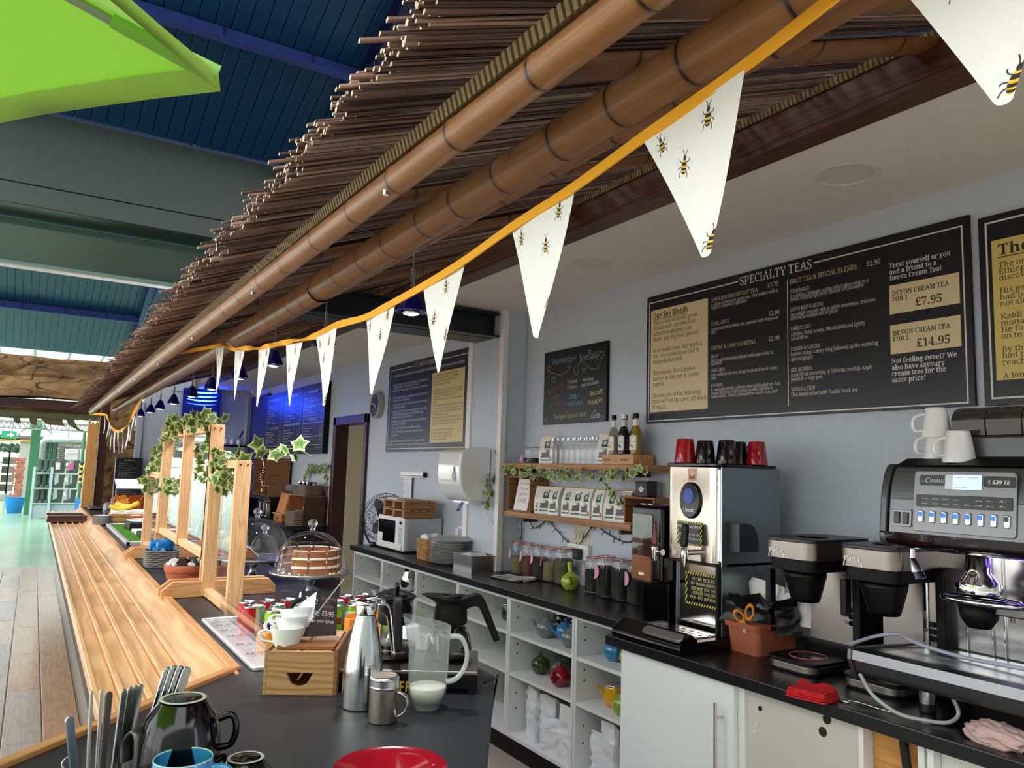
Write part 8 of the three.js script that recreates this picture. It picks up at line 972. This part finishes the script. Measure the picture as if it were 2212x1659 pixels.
// ---------- second back counter left of the door ----------
{
  const g = sgroup('rear_counter'); part(g, 'worktop', bx(2.33, 2.768, 0.86, 0.9, -8.2, -11.9, 0.004), mat.backtop); part(g, 'carcass', bx(2.4, 2.768, 0, 0.86, -8.24, -11.9), M('#1a1b1e', 0.6));
  crate('stained wooden crate on its side with two bottles inside, left of the kitchen door', 2.5, 2.73, 0.901, 1.218, -8.75, -8.22);
  part(scene.children[scene.children.length - 1], 'slatted_side', bx(2.5, 2.73, 0.91, 1.21, -8.213, -8.219, 0, 'y'), mat.darkwood);
  const b = thing('tapered_box', 'tapered pine box with two small label frames beside the stained crate', 'box', [2.42, 0.9, -8.92]); const s = poly([[0, 0], [0.3, 0], [0.3, 0.335], [0.08, 0.335], [0.022, 0.085], [0, 0.08]]); part(b, 'box_body', metres(extrude(s, 0.36, 0.003).translate(0, 0, -0.18), 'y'), T(tile(pineT, 1, 4), 0.6, 0, { color: '#d0a070' })); part(b, 'front_panel', at(metres(box(0.006, 0.21, 0.3, 0.001), 'y'), 0.05, 0.21, 0, 0, 0, -0.22), T(tile(pineT, 1, 4), 0.6, 0, { color: '#ecc796' })); part(b, 'ledge', bx(-0.012, 0.1, 0.083, 0.095, -0.19, 0.19, 0.002), mat.pine); part(b, 'label_frame', [at(box(0.004, 0.02, 0.07, 0.001), 0.066, 0.29, 0, 0, 0, -0.22), at(box(0.004, 0.02, 0.07, 0.001), 0.0, 0.04, 0)], mat.steel);
  const wine = (l, c, lb, x, z, h) => { const t = thing('wine_bottle', l, 'bottle', [x, 0.912, z]); part(t, 'vessel', lathe([[0, 0], [0.034, 0], [0.036, 0.004], [0.036, h * 0.6], [0.026, h * 0.72], [0.013, h * 0.8], [0.013, h], [0, h]], 24), P(c, 0.1, 0, { clearcoat: 1 })); part(t, 'label', cyl(0.0366, 0.0366, h * 0.36, 24, true).translate(0, h * 0.12, 0), M(lb, 0.7)); part(t, 'capsule', cyl(0.0138, 0.0138, h * 0.16, 16).translate(0, h * 0.86, 0), mat.black); };
  wine('pale green wine bottle with a cream label in the stained crate', '#6b6a2c', '#d9d4c4', 2.6, -8.54, 0.2); wine('dark wine bottle with a buff label in the stained crate', '#141413', '#a89a84', 2.6, -8.42, 0.28);
  wicker('wicker_basket', 'pale wicker basket behind, on top of the stained crate', 'basket', [2.62, 1.219, -8.68], 0, 0.18, 0.1, 0.22, greyWick, 8); wicker('wicker_basket', 'brown wicker basket of small jars on top of the stained crate', 'basket', [2.62, 1.219, -8.4], 0, 0.2, 0.11, 0.24, brownWick, 8, undefined, 1.2); wicker('wicker_basket', 'rustic twig basket on the rear counter before the stained crate', 'basket', [2.44, 0.9, -8.33], 0, 0.12, 0.16, 0.3, brownWick, 8, undefined, 1.05);
  for (let i = 0; i < 6; i++) { const q = thing('jam_jar', ['first', 'second', 'third', 'fourth', 'fifth', 'last'][i] + ' small jar from the left in the baskets on the stained crate', 'jar', [2.6 + (i % 2) * 0.05, 1.3, -8.72 + i * 0.07], 0, 'small jars in the baskets'); part(q, 'jar_body', cyl(0.022, 0.022, 0.05, 18), M(['#1d1d20', '#26221e', '#6b5a34', '#1f2a20', '#8a8478', '#a8a49a'][i], 0.25)); part(q, 'lid', cyl(0.024, 0.024, 0.012, 18).translate(0, 0.05, 0), i % 2 ? mat.black : mat.steel); }
  plates(7, 2.58, 1.24, -8.95, 0.011, 0.75, 'pale plate in the left stack above the tapered box', 'plates above the tapered box'); 
  part(thing('plate_shelf', 'small dark ledge carrying the plate stacks above the tapered box', 'shelf', [0, 0, 0]), 'board', bx(2.46, 2.775, 1.225, 1.239, -9.1, -8.77, 0.003), mat.darkwood);
  ivy('green ivy garland on the wall above the wicker baskets beside the door', [[[2.72, 1.3, -8.98], [2.72, 1.45, -8.95], [2.72, 1.52, -8.85], [2.72, 1.5, -8.6], [2.72, 1.52, -8.35], [2.72, 1.51, -8.18]], [[2.72, 1.48, -8.2], [2.72, 1.38, -8.17], [2.72, 1.28, -8.19]]], [64, 18], 0.06, [ivyDark, ivyM, ivyDeep], -PI / 2, [0.02, 0.045, 0.03]);
  crate('tall brown wooden crate tower with fairy lights at the left of the rear counter', 2.45, 2.75, 1.16, 1.62, -10.3, -9.7); crate('small crate box with a fork and knife cut-out on the rear shelf', 2.4, 2.6, 1.16, 1.29, -9.6, -9.3); part(thing('rear_shelf', 'dark shelf raised over the rear counter carrying the crates', 'shelf', [0, 0, 0]), 'board', [bx(2.38, 2.77, 1.12, 1.158, -11.2, -9.15, 0.003), bx(2.4, 2.75, 0.902, 1.12, -9.2, -9.17), bx(2.4, 2.75, 0.902, 1.12, -11.18, -11.15)], mat.black);
  const fl = thing('fairy_lights', 'warm fairy lights hanging down the brown crate tower', 'string lights', [0, 0, 0]); const pts = [[2.44, 1.62, -9.85], [2.43, 1.5, -9.75], [2.43, 1.38, -9.82], [2.43, 1.28, -9.72], [2.43, 1.2, -9.8]]; part(fl, 'cable', tube(pts, 0.002, 40, 4), mat.steel); const lc = spline(pts); for (let i = 0; i < 16; i++) { const p = lc.getPointAt((i + 0.5) / 16); part(fl, 'bulb', at(new THREE.SphereGeometry(0.006, 8, 6), p.x, p.y, p.z + rr(-0.05, 0.05)), M('#fff2d8', 0.4, 0, { emissive: '#ffe8c0', emissiveIntensity: 1.5 })); }
  [['left', 2.384], ['middle, with a peaked lid', 2.478], ['right, with a sprig', 2.573]].forEach(([w, x], i) => { const t = thing('ceramic_jar', w + ' white ceramic jar on the small shelf of the end wall', 'jar', [x, 1.806, -11.85]); part(t, 'body', lathe([[0, 0], [0.035, 0], [0.042, 0.03], [0.038, 0.065], [0, 0.067]], 24), mat.gloss); part(t, 'lid', lathe([[0.04, 0.066], [0.03, 0.078], [i === 1 ? 0.008 : 0.012, 0.088], [0, i === 1 ? 0.115 : 0.09]], 20), mat.gloss); if (i === 2) part(t, 'sprig', [tube([[0, 0.08, 0], [0.01, 0.15, 0], [0.05, 0.22, 0.01]], 0.002, 12, 4), ...[0, 1, 2, 3, 4].map((k) => at(new THREE.IcosahedronGeometry(0.014, 1), 0.005 + k * 0.011, 0.12 + k * 0.022, 0.006))], M('#5a2632', 0.7)); });
  part(thing('wall_shelf', 'small black shelf on the end wall carrying three white jars', 'shelf', [0, 0, 0]), 'board', bx(2.2, 2.72, 1.785, 1.805, -11.78, -11.98, 0.003), mat.black);
  single('price_paper', box(0.002, 0.3, 0.26), mat.paper, 'white paper sheet standing on the rear counter behind the tall screen', 'paper', [2.36, 1.05, -10.6], 0.2);
  const u = thing('utensil_rail', 'black rail of hanging steel utensils under the rear shelf', 'utensils', [2.37, 1.1, -9.4]); part(u, 'rail', box(0.02, 0.02, 0.5, 0.003), mat.black); for (let i = 0; i < 6; i++) part(u, 'utensil', [rod([0, -0.01, -0.22 + i * 0.08], [0, -0.14, -0.22 + i * 0.08], 0.006), at(new THREE.SphereGeometry(0.018, 12, 8), 0, -0.16, -0.22 + i * 0.08)], i % 2 ? mat.steel : mat.black);
}
{ // kitchen seen through the door
  const t = thing('kitchen_table', 'steel kitchen table with a pale top behind the doorway', 'table', [3.6, 0, -10.2]); part(t, 'table_top', bx(-0.5, 0.6, 1.0, 1.05, -0.5, 0.5, 0.006), M('#e5dccb', 0.4)); part(t, 'leg', bx(-0.1, -0.04, 0, 1.0, 0.4, 0.46), mat.darksteel); part(t, 'leg', bx(0.5, 0.56, 0, 1.0, 0.4, 0.46), mat.darksteel); part(t, 'lower_shelf', bx(-0.5, 0.6, 0.3, 0.33, -0.5, 0.5), mat.brushed);
  const b = thing('water_bottle', 'clear plastic water bottle with a blue label on the kitchen table', 'bottle', [3.62, 1.05, -10.0]); part(b, 'vessel', lathe([[0, 0], [0.06, 0], [0.065, 0.02], [0.06, 0.08], [0.066, 0.16], [0.062, 0.26], [0.03, 0.31], [0.018, 0.33], [0, 0.33]], 28), P('#e9f1f4', 0.08, 0, { transmission: 0.9, thickness: 0 })); part(b, 'label', cyl(0.067, 0.067, 0.07, 28, true).translate(0, 0.1, 0), M('#2a5fa0', 0.4)); part(b, 'cap', cyl(0.019, 0.019, 0.03, 16).translate(0, 0.33, 0), mat.black);
  const r = thing('rice_pan', 'silver lidded steel pan under the kitchen table top', 'pan', [3.75, 0.33, -9.95]); part(r, 'pan', cyl(0.2, 0.2, 0.3, 32), mat.steel); part(r, 'lid', lathe([[0.205, 0.3], [0.2, 0.32], [0, 0.34]], 32), mat.steel);
  const d = thing('hand_dryer', 'bright blue box fitting high on the kitchen wall', 'wall box', [4.05, 2.02, -14.45]); part(d, 'box', box(0.4, 0.28, 0.2, 0.02), M('#1230a0', 0.3)); const h = thing('ladle_rack', 'row of brown wall hooks hanging in the kitchen', 'rack', [3.66, 1.75, -14.5]); for (let i = 0; i < 7; i++) part(h, 'brown_tile', box(0.14, 0.08, 0.06, 0.004).translate(0, -i * 0.1, 0), M('#a05a30', 0.6)); const p = thing('red_pan', 'red saucepan hanging on the kitchen wall beside a white bowl', 'pan', [3.62, 1.2, -13.6]); part(p, 'pan_body', at(cyl(0.12, 0.13, 0.1, 28), 0, 0, 0, PI / 2, 0, 0.2), M('#b31f1f', 0.35)); part(p, 'pan_handle', rod([0.1, 0.05, 0.05], [0.26, 0.18, 0.05], 0.012), mat.red); single('white_bowl', lathe([[0, 0], [0.08, 0], [0.18, 0.1], [0.175, 0.1], [0.07, 0.01], [0, 0.01]], 30), mat.gloss, 'white bowl hanging above the red saucepan in the kitchen', 'bowl', [3.7, 1.42, -13.6]);
}
{ const t = thing('wet_floor_sign', 'yellow folding caution floor sign behind the cake stand', 'floor sign', [1.75, 0, -4.7], 0.5); for (const s of [1, -1]) part(t, 'panel', at(extrude(poly([[-0.15, 0], [0.15, 0], [0.1, 0.62], [-0.1, 0.62]]), 0.015, 0.003), 0, 0, s > 0 ? 0.12 : -0.12, s * -0.19), M('#e2b312', 0.4)); part(t, 'lettering', at(letters('Caution', 0.05, 0.15), 0, 0.5, 0.045, -0.19), mat.black); }
// ---------- the bright hall beyond: welly rack, steelwork, brick wall ----------
{
  const G = M('#3d7a56', 0.45), slate = M('#b8c6cc', 0.4), bootM = M('#3c5145', 0.5);
  const col = thing('steel_column', 'dark green steel column beside the boot rack', 'column', [0.02, 0, -24.6]); part(col, 'shaft', bx(-0.11, 0.11, 0, 2.55, -0.09, 0.09, 0.006, 'y'), G); part(col, 'bracket', [at(box(0.05, 0.5, 0.05), 0.18, 2.35, 0, 0, 0, 0.9), at(box(0.05, 0.5, 0.05), -0.18, 2.35, 0, 0, 0, -0.9)], M('#b9bdba', 0.5));
  const s = new THREE.Shape(); s.moveTo(-0.055, 0.33); s.lineTo(0.085, 0.33); s.lineTo(0.06, 0.1); s.quadraticCurveTo(0.06, 0.0, 0.055, 0); s.lineTo(-0.19, 0); s.quadraticCurveTo(-0.22, 0.03, -0.19, 0.06); s.quadraticCurveTo(-0.06, 0.08, -0.05, 0.14); s.closePath(); const bg = extrude(s, 0.1, 0.02, 3, 8);
  const rack = (label, x, z, w, turn, n, tagc) => { const t = thing('boot_rack', label, 'shelving', [x, 0, z], turn); for (const y of [0.4, 0.78, 1.16]) part(t, 'shelf', bx(-w / 2, w / 2, y - 0.03, y, -0.2, 0.2, 0.004, 'x'), slate); for (const sx of [-1, 1]) part(t, 'upright', bx(sx * w / 2 - 0.03, sx * w / 2 + 0.03, 0, 1.3, 0.17, 0.21, 0.004, 'y'), slate); part(t, 'kick_panel', bx(-w / 2, w / 2, 0.02, 0.37, 0.14, 0.16), M('#a9b8bf', 0.4)); return t; };
  rack('pale steel boot rack facing the counter, filled with green wellington boots', 0.92, -23.2, 0.98, 0, 3); rack('narrow pale steel boot rack beside the green column', 0.25, -23.1, 0.38, 0, 3);
  let r; const rows = ['lowest', 'middle', 'top']; [0.4, 0.78, 1.16].forEach((y, i) => { for (let k = 0; k < 3; k++) { const l = `green wellington boot, ${['left', 'middle', 'right'][k]} on the ${rows[i]} shelf of the wide rack`, p = [0.66 + k * 0.3, y + 0.001, -23.13]; if (!r) { r = thing('wellington_boot', l, 'boot', p, 0, 'boots on the wide rack'); part(r, 'boot', bg, bootM); part(r, 'price_tag', box(0.05, 0.08, 0.004).translate(0.1, 0.22, 0.12), mat.paper); } else copy(r, p, 0, l); } for (let k = 0; k < 3; k++) copy(r, [0.13 + k * 0.12, y + 0.001, -23.1], 1.25, `green wellington boot seen from the front, ${['left', 'middle', 'right'][k]} on the ${rows[i]} shelf of the narrow rack`, 'boots on the narrow rack'); });
  [['pink', '#d84a92', 0.86, 1.33], ['white', '#ecebe8', 1.14, 1.33], ['white and red', '#e4c8c6', 0.56, 1.33]].forEach(([w, c, x, y]) => single('swing_tag', box(0.1, 0.17, 0.01, 0.004), M(c, 0.6), w + ' swing tag hanging in front of the top shelf boots', 'tag', [x, y, -22.9]));
  const bags = [[0.86, '#d9d3cc'], [1.2, '#e6d9c6']]; bags.forEach(([x, c], i) => { const t = thing('display_box', ['left', 'right'][i] + ' cream printed display box above the boot rack', 'box', [x, 1.5, -23.5]); part(t, 'stand', cyl(0.03, 0.03, 1.5, 10).translate(0, -1.5, 0), slate); part(t, 'box', box(0.3, 0.28, 0.16, 0.01).translate(0, 0.14, 0), M(c, 0.6)); part(t, 'band', box(0.28, 0.06, 0.165, 0.004).translate(0, 0.15, 0), M('#b9c2c6', 0.5)); });
  const hz = thing('hazard_pole', 'green pole with yellow and black hazard stripes before the boot rack', 'pole', [1.02, 0, -21.5]); part(hz, 'pole', cyl(0.035, 0.035, 2.2, 16), G); for (let i = 0; i < 8; i++) part(hz, 'hazard_band', at(cyl(0.038, 0.038, 0.06, 16), 0, 0.95 + i * 0.062, 0, 0, 0, 0), M(i % 2 ? '#1b1b1b' : '#d8c63a', 0.5));
  const bu = thing('trug_bucket', 'bright blue flexible trug on the green floor', 'bucket', [-0.32, 0, -25.4]); part(bu, 'tub', lathe([[0, 0.005], [0.17, 0.005], [0.25, 0.42], [0.245, 0.42], [0.16, 0.02], [0, 0.02]], 32), M('#1d86d8', 0.45)); for (const sx of [-1, 1]) part(bu, 'handle', at(new THREE.TorusGeometry(0.09, 0.016, 6, 16, PI), sx * 0.23, 0.42, 0, 0, PI / 2), M('#3c96dc', 0.45));
  const po = thing('blue_sign', 'blue floor sign with a white boot figure at the end of the tray slide', 'sign', [1.08, 0.32, -21.3]); part(po, 'panel', box(0.28, 0.52, 0.03, 0.004), M('#4a90d8', 0.4)); part(po, 'figure', at(plate(0.08, 0.36, 0.004, 0.035), 0, -0.02, 0.016), mat.paper);
  // brick wall behind
  const w = sgroup('wall_brick'); const bm = [M('#8f8a86', 0.9), M('#a39c96', 0.9), M('#7c7672', 0.9)]; part(w, 'mortar', bx(-0.4, 3, 0.0, 2.05, -30.06, -30.3), M('#b9b5b0', 0.9)); const rest = []; let nb = 0; for (let y = 0; y < 9; y++) for (let x = 0; x < 12; x++) { const g = at(box(0.215, 0.065, 0.1), 0.3 + x * 0.235 + (y % 2) * 0.11, 1.3 + y * 0.08, -30.03); part(w, 'brick', g, bm[(x * 7 + y * 3) % 3]); }
  part(w, 'coping', bx(-0.4, 3, 2.05, 2.12, -29.98, -30.3, 0.01, 'x'), M('#8a5a38', 0.7));
  // roof steelwork and ducts
  const tr = thing('roof_truss', 'pale lattice roof truss with green hangers over the far hall', 'truss', [0, 0, -24]); part(tr, 'chord', [bx(-3, 2, 2.42, 2.48, -0.03, 0.03, 0, 'x'), bx(-3, 2, 2.26, 2.3, -0.03, 0.03, 0, 'x')], M('#8f9892', 0.5)); const lat = []; for (let x = -3; x < 2; x += 0.12) lat.push(rod([x, 2.28, 0], [x + 0.06, 2.45, 0], 0.012), rod([x + 0.06, 2.45, 0], [x + 0.12, 2.28, 0], 0.012)); part(tr, 'lattice', merge(lat), M('#8f9892', 0.5)).userData.kind = 'stuff'; for (const x of [-0.14, 0.18]) part(tr, 'hanger', rod([x, 2.3, 0.05], [x, 3.2, 0.05], 0.03), M('#9db8a8', 0.5));
  const du = thing('air_duct', 'grey round air duct bending under the far roof', 'duct', [0, 0, 0]); part(du, 'pipe', tube([[0.15, 1.55, -26.5], [0.15, 1.9, -26.5], [0.25, 2.03, -26.5], [0.5, 2.06, -26.5], [2.0, 2.12, -26.5]], 0.075, 40, 12), M('#c0c4c4', 0.4, 0.2));
  const dg = thing('green_pipes', 'dark green vertical pipes behind the column', 'pipes', [0.33, 0, -26.6]); for (let i = 0; i < 3; i++) part(dg, 'pipe', cyl(0.05, 0.05, 2.0, 12).translate(i * 0.11, 0, 0), M('#33584a', 0.4));
  const yb = thing('yellow_rails', 'yellow sprinkler rails hung across the far hall', 'rails', [0, 0, -30]); for (const [y, z, x0] of [[2.05, 0, -3], [1.98, -6, -5], [1.78, -4, -5], [2.3, -10, -6]]) part(yb, 'rail', rod([x0, y, z], [0.2, y, z], 0.035), M('#c9a848', 0.5));
  const dk = thing('far_ceiling', 'dark lattice ceiling grid over the far shop floor', 'grid', [0, 0, 0]); const gm = []; for (let i = 0; i < 16; i++) gm.push(rod([-8, 2.15 + i * 0.02, -32 - i * 0.6], [0.3, 2.15 + i * 0.02, -32 - i * 0.6], 0.05)); for (let i = 0; i < 10; i++) gm.push(rod([-6 + i * 0.6, 2.1, -31], [-6 + i * 0.6, 2.6, -42], 0.03)); part(dk, 'grid_bar', merge(gm), M('#2c3832', 0.6)).userData.kind = 'stuff';
  const ex = thing('exit_sign', 'green exit sign with a white arrow at the left edge', 'sign', [-0.58, 2.1, -24]); part(ex, 'hanger', rod([0, 0.1, 0], [0, 1.9, 0], 0.01), mat.steel); part(ex, 'panel', box(0.34, 0.2, 0.03, 0.004), M('#2f8f6c', 0.5, 0, { emissive: '#2a8a66', emissiveIntensity: 0.5 })); const ar = poly([[-0.05, 0.02], [0.03, 0.02], [0.03, 0.06], [0.12, 0], [0.03, -0.06], [0.03, -0.02], [-0.05, -0.02]]); part(ex, 'arrow', at(extrude(ar, 0.004), 0, 0, 0.016), mat.white);
  const de = thing('shop_desk', 'dark brown shop desk far away at the left', 'desk', [-1.75, 0, -38]); part(de, 'desk_front', bx(-0.5, 0.5, 0, 0.9, -0.3, 0.3, 0.01, 'x'), M('#4a2d22', 0.5)); part(de, 'desk_top', bx(-0.55, 0.55, 0.9, 0.96, -0.35, 0.35, 0.01, 'x'), M('#c9b79c', 0.5)); part(de, 'till', bx(-0.1, 0.25, 0.96, 1.3, -0.1, 0.1, 0.02), M('#6a2a2c', 0.5));
  const sp = thing('card_spinner', 'dark card spinner stand full of small white cards', 'card stand', [-0.72, 0, -33]); part(sp, 'pole', cyl(0.03, 0.03, 1.75, 10), mat.black); for (let i = 0; i < 4; i++) for (let k = 0; k < 2; k++) part(sp, 'card_pocket', bx(-0.2 + k * 0.22, -0.02 + k * 0.22, 0.3 + i * 0.32, 0.55 + i * 0.32, -0.06, 0.06, 0.01), M(k ? '#8a8a7c' : '#4f5048', 0.6)); part(sp, 'foot', box(0.6, 0.2, 0.5, 0.02).translate(0, 0.1, 0), M('#b9b29c', 0.6));
  const fs = thing('flower_display', 'display of green leaves and small pink flowers beside the green column', 'plants', [-0.32, 0, -29]); part(fs, 'stand', bx(-0.1, 0.1, 0, 1.5, -0.15, 0.15), M('#c98a6a', 0.6)); const fl = []; for (let i = 0; i < 120; i++) fl.push(at(new THREE.IcosahedronGeometry(rr(0.02, 0.04), 0), rr(-0.2, 0.12), rr(0.3, 1.5), rr(0.05, 0.25))); part(fs, 'blossom', merge(fl), M('#b9736e', 0.8)).userData.kind = 'stuff';
  const pl = thing('hanging_foliage', 'band of dark hanging foliage under the far ceiling', 'foliage', [0, 0, 0]); const lf = []; for (let i = 0; i < 500; i++) lf.push(at(new THREE.OctahedronGeometry(rr(0.04, 0.1), 0), rr(-5, 0.1), rr(1.72, 1.95), rr(-36, -31))); part(pl, 'leaves', merge(lf), M('#47604a', 0.9)).userData.kind = 'stuff';
  const fw = sgroup('far_window'); const mu = []; for (let i = 0; i < 14; i++) mu.push(bx(-9 + i * 0.8, -8.95 + i * 0.8, 0, 3.4, -45, -45.05)); mu.push(bx(-9, 3, 1.2, 1.25, -45, -45.05)); part(fw, 'mullion', merge(mu), M('#8aa098', 0.5)).userData.kind = 'stuff'; part(fw, 'pane', bx(-9, 3, 0, 3.4, -45.02, -45.03), mat.glass);
  const gl = sgroup('glazed_roof'); const bars = []; for (let i = 0; i < 26; i++) bars.push(bx(-10 + i * 0.7, -9.94 + i * 0.7, 3.95, 4.02, -18, -45)); for (let i = 0; i < 9; i++) bars.push(bx(-10, 8, 3.8, 3.95, -19 - i * 3, -19.08 - i * 3)); part(gl, 'glazing_bar', merge(bars), M('#c6cec8', 0.5)).userData.kind = 'stuff'; part(gl, 'glass', bx(-10, 8, 4.03, 4.035, -18, -45), mat.glass);
}
renderer.render(scene, camera);
